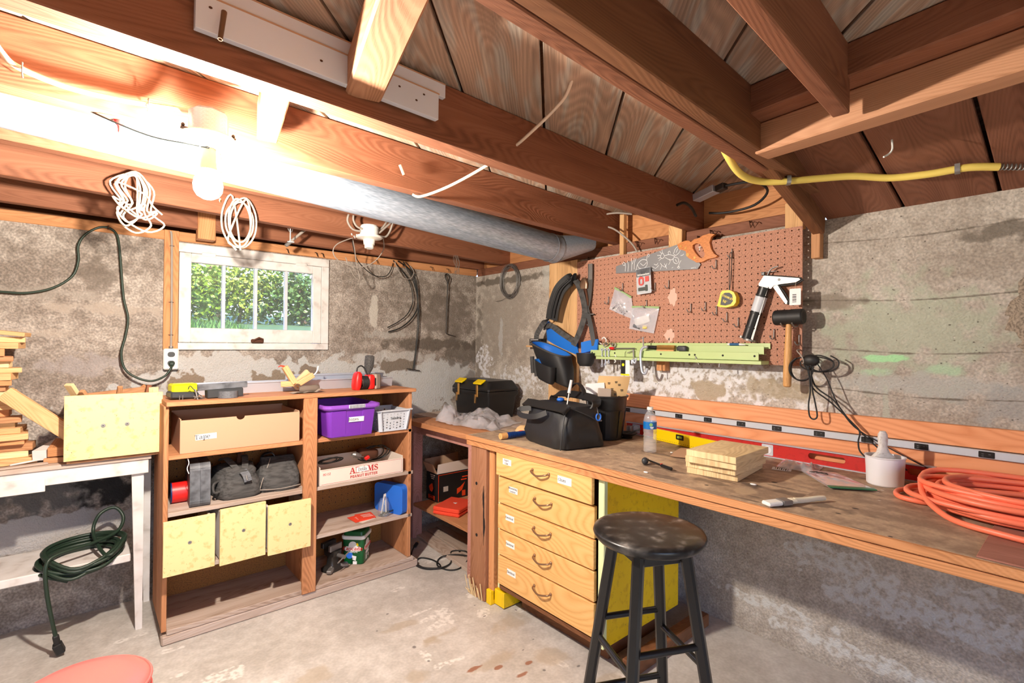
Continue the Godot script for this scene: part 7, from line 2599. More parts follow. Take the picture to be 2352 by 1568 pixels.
func pegboard_things() -> void:
	for e in [[1.839, 1.702], [1.754, 1.695], [2.106, 1.778], [1.97, 1.567], [2.051, 1.57], [2.109, 1.547], [2.163, 1.512], [2.219, 1.485], [2.384, 1.426], [1.43, 1.64], [2.49, 1.40]]:
		peg_hook(e[0], e[1], "bare steel hook in the pegboard with nothing on it")
	# hand saw
	var t := thing("hand_saw", "hand saw with a white painted blade and orange wooden handle", "saw")
	var s := mb()
	var at := Transform3D(SIDE, V(-0.066, 0, 0))
	plate(s, [Vector2(1.488, 1.852), Vector2(1.487, 1.81), Vector2(2.008, 1.779), Vector2(2.025, 1.80), Vector2(1.96, 1.90), Vector2(1.90, 1.924)], 0.0016, at)
	var bl := part(t, "blade", s, M.blade)
	s = mb()
	plate(s, [Vector2(1.895, 1.919), Vector2(1.92, 1.93), Vector2(1.945, 1.934), Vector2(1.965, 1.93), Vector2(1.975, 1.922), Vector2(1.995, 1.934), Vector2(2.02, 1.936), Vector2(2.04, 1.945), Vector2(2.075, 1.95), Vector2(2.104, 1.942), Vector2(2.085, 1.93), Vector2(2.076, 1.905), Vector2(2.085, 1.87), Vector2(2.10, 1.845), Vector2(2.118, 1.832), Vector2(2.108, 1.825), Vector2(2.07, 1.822), Vector2(2.035, 1.81), Vector2(2.005, 1.812), Vector2(1.992, 1.822), Vector2(1.965, 1.838), Vector2(1.952, 1.85), Vector2(1.945, 1.878), Vector2(1.925, 1.888), Vector2(1.908, 1.892)], 0.018, at, [[Vector2(1.985, 1.905), Vector2(2.005, 1.912), Vector2(2.028, 1.902), Vector2(2.045, 1.872), Vector2(2.052, 1.848), Vector2(2.046, 1.834), Vector2(2.034, 1.83), Vector2(2.018, 1.84), Vector2(1.998, 1.865), Vector2(1.985, 1.888)]], 4.0)
	var hn := part(t, "handle", s, M.beech)
	s = mb()
	for e in [[1.918, 1.908, 0.006], [1.945, 1.895, 0.006], [1.957, 1.858, 0.009], [1.997, 1.838, 0.006]]:
		plate(s, disc(e[2], 12, Vector2(e[0], e[1])), 0.021, at)
	part(hn, "rivet", s, M.brass)
	# white line drawing on the blade: stems, a bird, blossoms
	s = mb()
	var strokes := [
		[[1.555, 1.815], [1.557, 1.845], [1.55, 1.868]], [[1.575, 1.812], [1.577, 1.85], [1.572, 1.875]], [[1.60, 1.812], [1.602, 1.85], [1.60, 1.885]], [[1.618, 1.82], [1.62, 1.86], [1.632, 1.885]], [[1.602, 1.85], [1.612, 1.865], [1.618, 1.885]],
		[[1.535, 1.86], [1.545, 1.87], [1.555, 1.86], [1.548, 1.85], [1.538, 1.856]],
		[[1.63, 1.812], [1.64, 1.845], [1.668, 1.868], [1.70, 1.862], [1.705, 1.835], [1.68, 1.818], [1.65, 1.825], [1.64, 1.845]], [[1.70, 1.862], [1.705, 1.885], [1.712, 1.895], [1.72, 1.888], [1.712, 1.878]], [[1.66, 1.85], [1.68, 1.835], [1.70, 1.85]],
		[[1.72, 1.805], [1.74, 1.82], [1.76, 1.81], [1.78, 1.825]], [[1.75, 1.835], [1.765, 1.828], [1.775, 1.838]], [[1.735, 1.81], [1.745, 1.8]],
		[[1.79, 1.80], [1.80, 1.82], [1.82, 1.81], [1.83, 1.83]], [[1.80, 1.82], [1.79, 1.835]], [[1.815, 1.83], [1.83, 1.80]],
		[[1.79, 1.87], [1.80, 1.89], [1.815, 1.87], [1.80, 1.858], [1.79, 1.87]], [[1.77, 1.88], [1.79, 1.878]], [[1.775, 1.862], [1.79, 1.866]], [[1.785, 1.9], [1.795, 1.888]], [[1.80, 1.91], [1.802, 1.89]], [[1.78, 1.85], [1.795, 1.86]],
		[[1.815, 1.872], [1.84, 1.875], [1.86, 1.87], [1.875, 1.86], [1.86, 1.845], [1.84, 1.85], [1.82, 1.862]], [[1.84, 1.875], [1.838, 1.89], [1.848, 1.893], [1.85, 1.88]],
		[[1.87, 1.875], [1.88, 1.90], [1.90, 1.912], [1.912, 1.9], [1.905, 1.88], [1.885, 1.866], [1.872, 1.872]], [[1.885, 1.88], [1.895, 1.90]],
		[[1.875, 1.858], [1.895, 1.85], [1.902, 1.835], [1.89, 1.82], [1.872, 1.83], [1.868, 1.85]], [[1.88, 1.845], [1.89, 1.83]],
		[[1.84, 1.82], [1.85, 1.835], [1.845, 1.85]], [[1.90, 1.80], [1.905, 1.82], [1.915, 1.835]], [[1.893, 1.8], [1.90, 1.806], [1.908, 1.798], [1.90, 1.795], [1.893, 1.8]], [[1.912, 1.86], [1.925, 1.862], [1.93, 1.868]], [[1.86, 1.80], [1.87, 1.805]],
	]
	for l in strokes:
		var pts := []
		for q in l:
			pts.append(W(q[0], q[1], 0.0672))
		tube(s, spline(pts, 3), 0.0017, 4)
	part(bl, "painted_drawing", s, M.chalk)
	text(bl, "lettering", "SAW 10", 0.006, W(1.985, 1.787, 0.0672), SIDE, M.chalk)
	# a small hook behind the saw handle
	s = mb()
	tube(s, [W(2.03, 1.885, 0.055), W(2.03, 1.885, 0.085), W(2.03, 1.868, 0.086)], 0.0025, 6)
	tube(s, [W(2.022, 1.887, 0.086), W(2.038, 1.886, 0.086)], 0.002, 6)
	solo("saw_peg", s, M.white_plastic, "white peg that carries the saw handle", "hook")
	# blister pack
	t = thing("blister_pack", "hanging blister pack with red and black hole cutter parts", "package", V(0, 0, 0))
	var bx := Transform3D(SIDE * Basis(Vector3(0, 0, 1), 0.06), W(1.695, 1.745, 0.085))
	s = mb()
	plate(s, round_rect(0.095, 0.145, 0.006), 0.0012, bx)
	part(t, "card", s, M.pale_grey)
	s = mb()
	plate(s, round_rect(0.094, 0.045, 0.004).map(func(p): return p + Vector2(0, 0.048)), 0.0014, bx)
	var hd := part(t, "header", s, M.grey_plastic)
	text(hd, "lettering", "Milwaukee", 0.011, bx * V(0, 0.036, 0.0012), bx.basis, M.white_plastic, "Droid Sans", true)
	s = mb()
	plate(s, round_rect(0.034, 0.05, 0.015).map(func(p): return p + Vector2(-0.014, 0.0)), 0.012, bx, [round_rect(0.018, 0.03, 0.008).map(func(p): return p + Vector2(-0.014, -0.002))])
	plate(s, round_rect(0.024, 0.03, 0.003).map(func(p): return p + Vector2(0.024, 0.008)), 0.010, bx)
	part(t, "red_part", s, M.red_plastic)
	s = mb()
	plate(s, round_rect(0.014, 0.035, 0.003).map(func(p): return p + Vector2(0.018, -0.042)), 0.010, bx)
	plate(s, round_rect(0.05, 0.02, 0.003).map(func(p): return p + Vector2(-0.012, -0.045)), 0.006, bx)
	part(t, "black_part", s, M.black_plastic)
	s = mb()
	plate(s, round_rect(0.09, 0.092, 0.006).map(func(p): return p + Vector2(0, -0.024)), 0.001, bx * Transform3D(Basis.IDENTITY, V(0, 0, 0.010)))
	part(t, "clear_shell", s, M.glass)
	# two zip bags
	for e in [[[1.48, 1.725], [1.60, 1.66], [1.44, 1.60], [1.62, 1.53], "zip bag of small black screws gathered on a hook", 3], [[1.605, 1.605], [1.785, 1.592], [1.585, 1.48], [1.75, 1.45], "zip bag with a white part and foam hanging below the other", 4]]:
		t = thing("zip_bag", e[4], "bag", V(0, 0, 0), 0.0, "zip bags hanging on the pegboard")
		var nz := FastNoiseLite.new()
		nz.seed = e[5]
		nz.frequency = 18.0
		for side in 2:
			s = mb()
			var rows := []
			for i in 13:
				var row := []
				for j in 11:
					var u := j / 10.0
					var w := i / 12.0
					var top := Vector2(e[0][0], e[0][1]).lerp(Vector2(e[1][0], e[1][1]), u)
					var bot := Vector2(e[2][0], e[2][1]).lerp(Vector2(e[3][0], e[3][1]), u)
					var q := top.lerp(bot, w)
					var puff := sin(PI * u) * (0.004 + 0.026 * sin(PI * pow(w, 0.7) * 0.93)) * (1.0 if side == 0 else 0.12)
					row.append(W(q.x, q.y, 0.066 + puff + nz.get_noise_2d(q.x * 2.0, q.y) * 0.007 * sin(PI * u)))
				rows.append(row)
			sheet(s, rows, 0.0005)
			part(t, "film", s, M.clear_plastic)
		s = mb()
		var za := W(e[0][0], e[0][1], 0.069)
		var zb := W(e[1][0], e[1][1], 0.069)
		bar(s, za, zb, 0.004, 0.012, 0.001)
		part(t, "zip", s, mat("zip_pale_%d" % e[5], Color(0.58, 0.70, 0.48), 0.4))
		rng.seed = 60 + e[5]
		for k in 16:
			s = mb()
			var u := rng.randf_range(0.2, 0.8)
			var w := rng.randf_range(0.55, 0.9)
			var q := Vector2(e[0][0], e[0][1]).lerp(Vector2(e[1][0], e[1][1]), u).lerp(Vector2(e[2][0], e[2][1]).lerp(Vector2(e[3][0], e[3][1]), u), w)
			var p := W(q.x, q.y, 0.078)
			var d := V(0.003, rng.randf_range(-1, 1) * 0.016, rng.randf_range(-1, 1) * 0.016)
			if e[5] == 3:
				tube(s, [p - d, p + d], 0.0028, 5)
				solo("screw", s, M.dark_steel if k % 3 else M.white_plastic, "small screw inside the gathered zip bag", "screw", "screws in the gathered zip bag")
		if e[5] == 4:
			s = mb()
			box(s, W(1.68, 1.525, 0.077), V(0.008, 0.045, 0.10), 0.003, Basis(Vector3.RIGHT, -0.25))
			solo("white_fitting", s, M.white_plastic, "white plastic fitting inside the lower zip bag", "fitting")
			s = mb()
			box(s, W(1.70, 1.487, 0.079), V(0.01, 0.022, 0.03), 0.004)
			solo("foam_cube", s, mat("pale_yellow", Color(0.88, 0.80, 0.45), 0.9), "yellow foam cube inside the lower zip bag", "foam")
			s = mb()
			box(s, W(1.645, 1.49, 0.078), V(0.008, 0.02, 0.05), 0.003, Basis(Vector3.RIGHT, 0.3))
			solo("grey_fitting", s, M.grey_plastic, "grey plastic fitting inside the lower zip bag", "fitting")
	for e in [[1.535, 1.712], [1.70, 1.602]]:
		peg_hook(e[0], e[1], "steel hook carrying a zip bag")
	# tape measure on a wire loop
	t = thing("tape_measure", "yellow tape measure hanging on a long wire loop", "tape measure", V(0, 0, 0))
	s = mb()
	var tx := Transform3D(SIDE * Basis(Vector3(0, 0, 1), 0.05), W(2.183, 1.61, 0.085))
	plate(s, [Vector2(-0.052, -0.028), Vector2(-0.03, 0.038), Vector2(-0.02, 0.045), Vector2(0.015, 0.042), Vector2(0.034, 0.03), Vector2(0.044, 0.005), Vector2(0.042, -0.02), Vector2(0.03, -0.034), Vector2(-0.005, -0.04), Vector2(-0.035, -0.035)], 0.036, tx)
	part(t, "case", s, M.tape_yellow)
	s = mb()
	plate(s, [Vector2(-0.035, -0.024), Vector2(-0.024, 0.024), Vector2(-0.01, 0.032), Vector2(0.012, 0.03), Vector2(0.026, 0.018), Vector2(0.028, -0.012), Vector2(0.016, -0.026), Vector2(-0.01, -0.03)], 0.0375, tx)
	var fc := part(t, "face", s, M.dark_grey)
	text(fc, "lettering", "STANLEY", 0.010, tx * V(0.004, 0.008, 0.019), tx.basis * Basis(Vector3(0, 0, 1), -0.5), M.tape_yellow, "Droid Sans", true)
	text(fc, "lettering", "16'", 0.013, tx * V(-0.012, -0.01, 0.019), tx.basis * Basis(Vector3(0, 0, 1), -0.5), M.tape_yellow, "Droid Sans", true)
	s = mb()
	bar(s, tx * V(-0.05, -0.027, 0), tx * V(-0.06, -0.025, 0), 0.02, 0.003, 0.0)
	part(t, "blade_tip", s, M.steel)
	s = mb()
	tube(s, spline([W(2.182, 1.655, 0.08), W(2.179, 1.72, 0.075), W(2.178, 1.82, 0.07), W(2.184, 1.84, 0.07), W(2.19, 1.82, 0.07), W(2.187, 1.72, 0.075), W(2.184, 1.655, 0.08)], 5), 0.002, 6)
	part(t, "wire_loop", s, M.dark_steel)
	peg_hook(2.186, 1.822, "steel hook carrying the tape measure")
	# caulking gun
	t = thing("caulking_gun", "silver and black caulking gun with a black cartridge", "caulking gun", V(0, 0, 0))
	var gx := Transform3D(SIDE, V(-0.085, 0, 0))
	s = mb()
	plate(s, [Vector2(2.328, 1.672), Vector2(2.352, 1.708), Vector2(2.50, 1.682), Vector2(2.506, 1.675), Vector2(2.486, 1.665), Vector2(2.42, 1.662), Vector2(2.395, 1.658), Vector2(2.382, 1.645), Vector2(2.33, 1.66)], 0.022, gx)
	var fr := part(t, "frame", s, M.steel)
	s = mb()
	tube(s, [W(2.352, 1.709, 0.085), W(2.43, 1.697, 0.085), W(2.505, 1.682, 0.085), W(2.511, 1.673, 0.085), W(2.488, 1.66, 0.085), W(2.42, 1.657, 0.085)], 0.0045, 6)
	part(fr, "edge", s, M.black_rubber)
	s = mb()
	plate(s, [Vector2(2.385, 1.66), Vector2(2.41, 1.66), Vector2(2.452, 1.585), Vector2(2.45, 1.572), Vector2(2.443, 1.573)], 0.014, gx)
	part(t, "trigger", s, M.steel)
	s = mb()
	tube(s, spline([W(2.412, 1.66, 0.085), W(2.44, 1.62, 0.085), W(2.456, 1.585, 0.085), W(2.45, 1.57, 0.085)], 4), 0.0045, 6)
	part(t, "trigger_edge", s, M.black_rubber)
	s = mb()
	plate(s, disc(0.006, 10, Vector2(2.418, 1.683)), 0.024, gx)
	part(t, "pivot", s, M.black_plastic)
	s = mb()
	cyl(s, W(2.352, 1.655, 0.088), W(2.275, 1.42, 0.088), 0.025, 0.025, 24)
	var ct := part(t, "cartridge", s, M.black_plastic)
	s = mb()
	for f in [0.16, 0.5, 0.78, 1.0]:
		var c := W(2.352, 1.655, 0.088).lerp(W(2.275, 1.42, 0.088), f)
		var d := (W(2.275, 1.42, 0.088) - W(2.352, 1.655, 0.088)).normalized()
		cyl(s, c - d * 0.003, c + d * 0.003, 0.027, 0.027, 24)
	part(ct, "ring", s, M.black_rubber)
	s = mb()
	var cd := (W(2.275, 1.42, 0) - W(2.352, 1.655, 0)).normalized()
	cyl(s, W(2.352, 1.655, 0.088) + cd * 0.045, W(2.352, 1.655, 0.088) + cd * 0.115, 0.0256, 0.0256, 24, false)
	part(ct, "label", s, M.pale_grey)
	s = mb()
	bar(s, W(2.368, 1.655, 0.1), W(2.30, 1.412, 0.1), 0.003, 0.012, 0.001)
	bar(s, W(2.30, 1.412, 0.1), W(2.245, 1.43, 0.1), 0.003, 0.012, 0.001)
	cyl(s, W(2.285, 1.418, 0.088), W(2.283, 1.41, 0.088), 0.028, 0.028, 20)
	part(t, "cradle", s, M.steel)
	s = mb()
	tube(s, spline([W(2.362, 1.705, 0.085), W(2.37, 1.725, 0.085), W(2.385, 1.74, 0.085), W(2.41, 1.745, 0.085)], 4), 0.0035, 6)
	tube(s, [W(2.33, 1.725, 0.08), W(2.40, 1.725, 0.08)], 0.002, 5)
	part(t, "plunger_rod", s, M.steel)
	s = mb()
	box(s, W(2.345, 1.718, 0.085), V(0.012, 0.016, 0.016), 0.002)
	part(t, "stop", s, M.black_plastic)
	t = thing("price_tag", "white price tag with a barcode tied to the caulking gun", "tag", V(0, 0, 0))
	s = mb()
	plate(s, round_rect(0.046, 0.072, 0.003).map(func(p): return p + Vector2(2.49, 1.60)), 0.0006, Transform3D(SIDE * Basis(Vector3(0, 0, 1), 0.0), V(-0.11, 0, 0)))
	part(t, "card", s, M.paper)
	s = mb()
	for k in 9:
		plate(s, round_rect(0.016, [0.0022, 0.0012, 0.003][k % 3], 0.0002).map(func(p): return p + Vector2(2.487, 1.578 + k * 0.004)), 0.0006, Transform3D(SIDE, V(-0.1104, 0, 0)))
	part(t, "barcode", s, M.ink)
	s = mb()
	tube(s, [W(2.489, 1.634, 0.11), W(2.488, 1.664, 0.097)], 0.0008, 4)
	part(t, "string", s, M.white_cord)
	# rubber mallet
	t = thing("rubber_mallet", "black rubber mallet with a worn wooden handle", "mallet", V(0, 0, 0))
	s = mb()
	lathe(s, [[0.0, -0.06], [0.031, -0.06], [0.034, -0.055], [0.0345, -0.02], [0.033, 0.0], [0.0345, 0.02], [0.034, 0.055], [0.031, 0.06], [0.0, 0.06]], frame(W(2.462, 1.513, 0.1), W(2.6, 1.516, 0.1)), 28)
	part(t, "head", s, M.black_rubber)
	s = mb()
	lathe(s, [[0.0115, 0.0], [0.0125, 0.05], [0.016, 0.14], [0.0175, 0.22], [0.016, 0.272], [0.013, 0.278], [0.0, 0.278]], frame(W(2.461, 1.483, 0.1), W(2.455, 1.2, 0.1)), 16, false)
	part(t, "handle", s, M.handle_wood)
	for z in [2.44, 2.486]:
		s = mb()
		tube(s, spline([W(z, 1.50, 0.056), W(z, 1.475, 0.07), W(z, 1.472, 0.11), W(z, 1.485, 0.135)], 4), 0.0032, 6)
		solo("mallet_hook", s, M.steel, "steel arm under the mallet head", "hook", "arms under the mallet head")
	# pry bar and the tools beside it
	t = thing("pry_bar", "flat steel pry bar with a curled claw hanging by its slot", "pry bar")
	s = mb()
	strap(s, spline([W(1.298, 1.888, 0.075), W(1.297, 1.80, 0.073), W(1.29, 1.70, 0.075), W(1.281, 1.63, 0.08), W(1.268, 1.605, 0.085), W(1.264, 1.585, 0.09), W(1.285, 1.574, 0.085), W(1.33, 1.572, 0.07)], 5), V(0.2, 0, 1), 0.034, 0.006)
	part(t, "bar", s, M.dark_steel)
	s = mb()
	bar(s, W(1.298, 1.889, 0.0785), W(1.2975, 1.79, 0.0765), 0.003, 0.0345, 0.0005, V(0, 0, 1))
	part(t, "polished_end", s, M.steel)
	t = thing("pliers", "worn adjustable pliers hanging with jaws up", "pliers", V(0, 0, 0))
	s = mb()
	body(s, [[0.0, 0.012, 0.03, 3.0], [0.03, 0.014, 0.034, 3.0], [0.055, 0.012, 0.024, 2.5], [0.07, 0.008, 0.012, 2.0]], Transform3D(Basis.IDENTITY, W(1.255, 1.735, 0.085)), 18)
	part(t, "jaw", s, M.bronze)
	for e in [[1.25, 1.735, 1.262, 1.60], [1.268, 1.735, 1.285, 1.61]]:
		s = mb()
		tube(s, spline([W(e[0], e[1], 0.085), W((e[0] + e[2]) * 0.5 + 0.004, (e[1] + e[3]) * 0.5, 0.083), W(e[2], e[3], 0.08)], 5), 0.008, 8)
		part(t, "grip", s, M.rust)
	t = thing("pipe_clamp", "small steel pipe clamp on a hook under the pry bar", "clamp")
	s = mb()
	tube(s, spline(loops(W(1.285, 1.525, 0.075), V(0, 0, 1), Vector3.UP, V(-0.01, 0, 0), 0.02, 0.017, 1, 0.0, 2), 4), 0.005, 7)
	tube(s, [W(1.28, 1.58, 0.06), W(1.28, 1.54, 0.065)], 0.003, 6)
	part(t, "ring", s, M.steel)
	t = thing("hose_hook", "curled bright hook screwed to the pegboard edge", "hook")
	s = mb()
	tube(s, spline([W(1.36, 1.405, 0.07), W(1.40, 1.39, 0.085), W(1.43, 1.395, 0.09), W(1.437, 1.415, 0.09), W(1.42, 1.43, 0.09), W(1.405, 1.42, 0.09)], 5), 0.004, 7)
	part(t, "curl", s, M.white_plastic)
	t = thing("washer_ring", "hook strung with steel rings and washers", "washers")
	for k in 6:
		s = mb()
		tube(s, spline(loops(W(1.42 + 0.018 * k, 1.392 - 0.008 * (k % 2), 0.09 + 0.01 * (k % 3)), V(0.3, 0, 1), Vector3.UP, V(0.001, 0, 0), 0.010, 0.011, 1, 0.0, k), 3), 0.0032, 6)
		part(t, "ring", s, M.steel if k % 2 else M.bronze)
	# mint green rails below
	for e in [[1.347, 2.343, 1.318, 0.125, 0.036, "front pale green steel rail with bolt holes under the pegboard"], [1.356, 2.354, 1.345, 0.095, 0.04, "middle pale green steel rail under the pegboard"], [1.40, 2.37, 1.372, 0.066, 0.026, "rear pale green steel rail against the pegboard"]]:
		t = thing("steel_rail", e[5], "rail", V(0, 0, 0), 0.0, "pale green rails under the pegboard")
		s = mb()
		var zc: float = (e[0] + e[1]) * 0.5
		box(s, V(-e[3], e[2] + e[4] * 0.5, zc), V(0.003, e[4], e[1] - e[0]), 0.001)
		box(s, V(-e[3] + 0.014, e[2] + 0.0015, zc), V(0.028, 0.003, e[1] - e[0]), 0.001)
		part(t, "angle", s, M.mint_steel)
		if e[3] > 0.12:
			s = mb()
			for z in [1.36, 1.53, 1.835, 2.0, 2.03, 2.175, 2.325]:
				plate(s, disc(0.005, 10, Vector2(z, e[2] + 0.02)), 0.004, Transform3D(SIDE, V(-e[3] - 0.0005, 0, 0)))
			part(t, "bolt_hole", s, M.ink)
	s = mb()
	bb(s, V(-0.14, 1.30, 1.40), V(-0.055, 1.316, 2.36), 0.001, 2)
	solo("rail_bracket", s, M.mint_steel, "flat green steel tray carrying the rails", "tray")
	# things on and under the rails
	for e in [[1.735, 1.43, 1.23, 0.14, "large grey C clamp hooked over the green rail", 0.026], [1.672, 1.36, 1.285, 0.14, "small grey C clamp hooked on the green rail", 0.018]]:
		t = thing("c_clamp", e[4], "clamp")
		s = mb()
		var w: float = e[5]
		tube(s, spline([W(e[0] + w, e[1] - 0.055, e[3]), W(e[0], e[1] - 0.058, e[3]), W(e[0] - w * 0.6, e[1] - 0.08, e[3]), W(e[0] - w * 0.7, (e[1] + e[2]) * 0.5 - 0.02, e[3]), W(e[0] - w * 0.3, e[2] + 0.012, e[3]), W(e[0] + w * 0.5, e[2], e[3]), W(e[0] + w, e[2] + 0.03, e[3])], 5), 0.0075 if w > 0.02 else 0.005, 8)
		part(t, "frame", s, M.aluminium)
		s = mb()
		cyl(s, W(e[0], e[1] - 0.06, e[3]), W(e[0] - 0.004, e[1], e[3]), 0.004, 0.004, 8)
		tube(s, [W(e[0] - 0.045, e[1] - 0.02, e[3]), W(e[0] + 0.005, e[1] - 0.002, e[3])], 0.0022, 6)
		part(t, "screw", s, M.steel)
	t = thing("wire_brush", "wire brush with a black handle lying on the green rails", "brush", V(0, 0, 0))
	s = mb()
	cyl(s, W(1.74, 1.375, 0.115), W(1.80, 1.372, 0.115), 0.009, 0.011, 12)
	part(t, "handle", s, M.black_plastic)
	s = mb()
	rng.seed = 88
	bb(s, V(-0.118, 1.352, 1.80), V(-0.106, 1.362, 1.905), 0.002)
	part(t, "back", s, M.handle_wood)
	s = mb()
	for k in 20:
		for r in 4:
			cyl(s, W(1.805 + k * 0.0052, 1.362, 0.104 + r * 0.005), W(1.805 + k * 0.0052 + 0.002 * (r % 2), 1.386, 0.103 + r * 0.006), 0.0012, 0.0012, 4)
	part(t, "bristles", s, M.brass).set_meta("kind", "stuff")
	s = mb()
	body(s, [[0.0, 0.028, 0.013, 3.0], [0.018, 0.03, 0.016, 3.0], [0.026, 0.02, 0.01, 2.5]], Transform3D(SIDE, W(1.95, 1.357, 0.11)), 18)
	solo("rubber_bumper", s, M.dark_grey, "dark rubber bumper lying on the green rails", "bumper")
	t = thing("marker_pen", "blue marker pen lying on the rear green rail", "pen")
	s = mb()
	cyl(s, W(2.19, 1.392, 0.085), W(2.235, 1.392, 0.085), 0.007, 0.007, 10)
	part(t, "barrel", s, mat("pen_blue", Color(0.05, 0.33, 0.52), 0.4))
	s = mb()
	cyl(s, W(2.178, 1.392, 0.085), W(2.19, 1.392, 0.085), 0.005, 0.0065, 10)
	cyl(s, W(2.235, 1.392, 0.085), W(2.265, 1.390, 0.085), 0.006, 0.002, 10)
	part(t, "tip", s, M.white_plastic)
	t = thing("screwdriver", "screwdriver with a red collar lying along the rail", "screwdriver")
	s = mb()
	cyl(s, W(1.515, 1.365, 0.115), W(1.66, 1.367, 0.115), 0.003, 0.003, 8)
	part(t, "shaft", s, M.steel)
	s = mb()
	cyl(s, W(1.485, 1.365, 0.115), W(1.515, 1.365, 0.115), 0.009, 0.009, 10)
	part(t, "collar", s, M.red_plastic)
	t = thing("price_card", "hanging black and yellow price card under the green rail", "card", V(0, 0, 0))
	s = mb()
	plate(s, round_rect(0.062, 0.10, 0.002).map(func(p): return p + Vector2(1.61, 1.262)), 0.0008, Transform3D(SIDE, V(-0.135, 0, 0)))
	part(t, "card", s, M.paper)
	s = mb()
	plate(s, round_rect(0.032, 0.092, 0.001).map(func(p): return p + Vector2(1.596, 1.264)), 0.0012, Transform3D(SIDE, V(-0.135, 0, 0)))
	part(t, "black_print", s, M.ink)
	s = mb()
	plate(s, round_rect(0.06, 0.01, 0.001).map(func(p): return p + Vector2(1.61, 1.217)), 0.0014, Transform3D(SIDE, V(-0.135, 0, 0)))
	plate(s, disc(0.009, 12, Vector2(1.596, 1.273)), 0.0016, Transform3D(SIDE, V(-0.135, 0, 0)))
	part(t, "yellow_print", s, M.lime)
	s = mb()
	tube(s, [W(1.608, 1.355, 0.12), W(1.608, 1.34, 0.135), W(1.608, 1.308, 0.136)], 0.0012, 5)
	part(t, "wire", s, M.dark_steel)
	for e in [[1.443, 0.06, "longest small wrench hanging from the front rail"], [1.468, 0.05, "middle small wrench hanging from the front rail"], [1.492, 0.038, "shortest small wrench hanging from the front rail"]]:
		t = thing("hanging_wrench", e[2], "wrench", V(0, 0, 0), 0.0, "small wrenches on the front rail")
		s = mb()
		var y1 := 1.325
		bar(s, W(e[0], y1, 0.135), W(e[0], y1 - e[1], 0.135), 0.009, 0.003, 0.001, V(1, 0, 0))
		plate(s, disc(0.008, 10, Vector2(e[0], y1 - e[1] - 0.004)), 0.004, Transform3D(SIDE, V(-0.135, 0, 0)), [disc(0.0035, 8, Vector2(e[0], y1 - e[1] - 0.004))])
		plate(s, disc(0.009, 10, Vector2(e[0], y1 + 0.032)), 0.004, Transform3D(SIDE, V(-0.135, 0, 0)), [disc(0.004, 8, Vector2(e[0], y1 + 0.032))])
		bar(s, W(e[0], y1 + 0.026, 0.135), W(e[0], y1, 0.135), 0.006, 0.003, 0.001, V(1, 0, 0))
		part(t, "wrench", s, M.aluminium)
	s = mb()
	tube(s, spline([W(1.535, 1.325, 0.13), W(1.545, 1.315, 0.135), W(1.535, 1.303, 0.137), W(1.545, 1.292, 0.137), W(1.537, 1.283, 0.137)], 4), 0.0035, 6)
	solo("s_hook", s, M.white_plastic, "white S hook on the front rail", "hook")
	for e in [[1.79, 1.31, 1.235, "thin nail punch hanging under the front rail"], [2.035, 1.33, 1.29, "bent wire hook on the front rail"], [2.16, 1.305, 1.28, "short steel pin under the front rail"]]:
		s = mb()
		tube(s, [W(e[0], e[1], 0.13), W(e[0] + (0.02 if e[0] > 2.0 and e[0] < 2.1 else 0.0), e[2], 0.132)], 0.003, 6)
		solo("hanging_pin", s, M.steel, e[3], "pin")
	pouch()

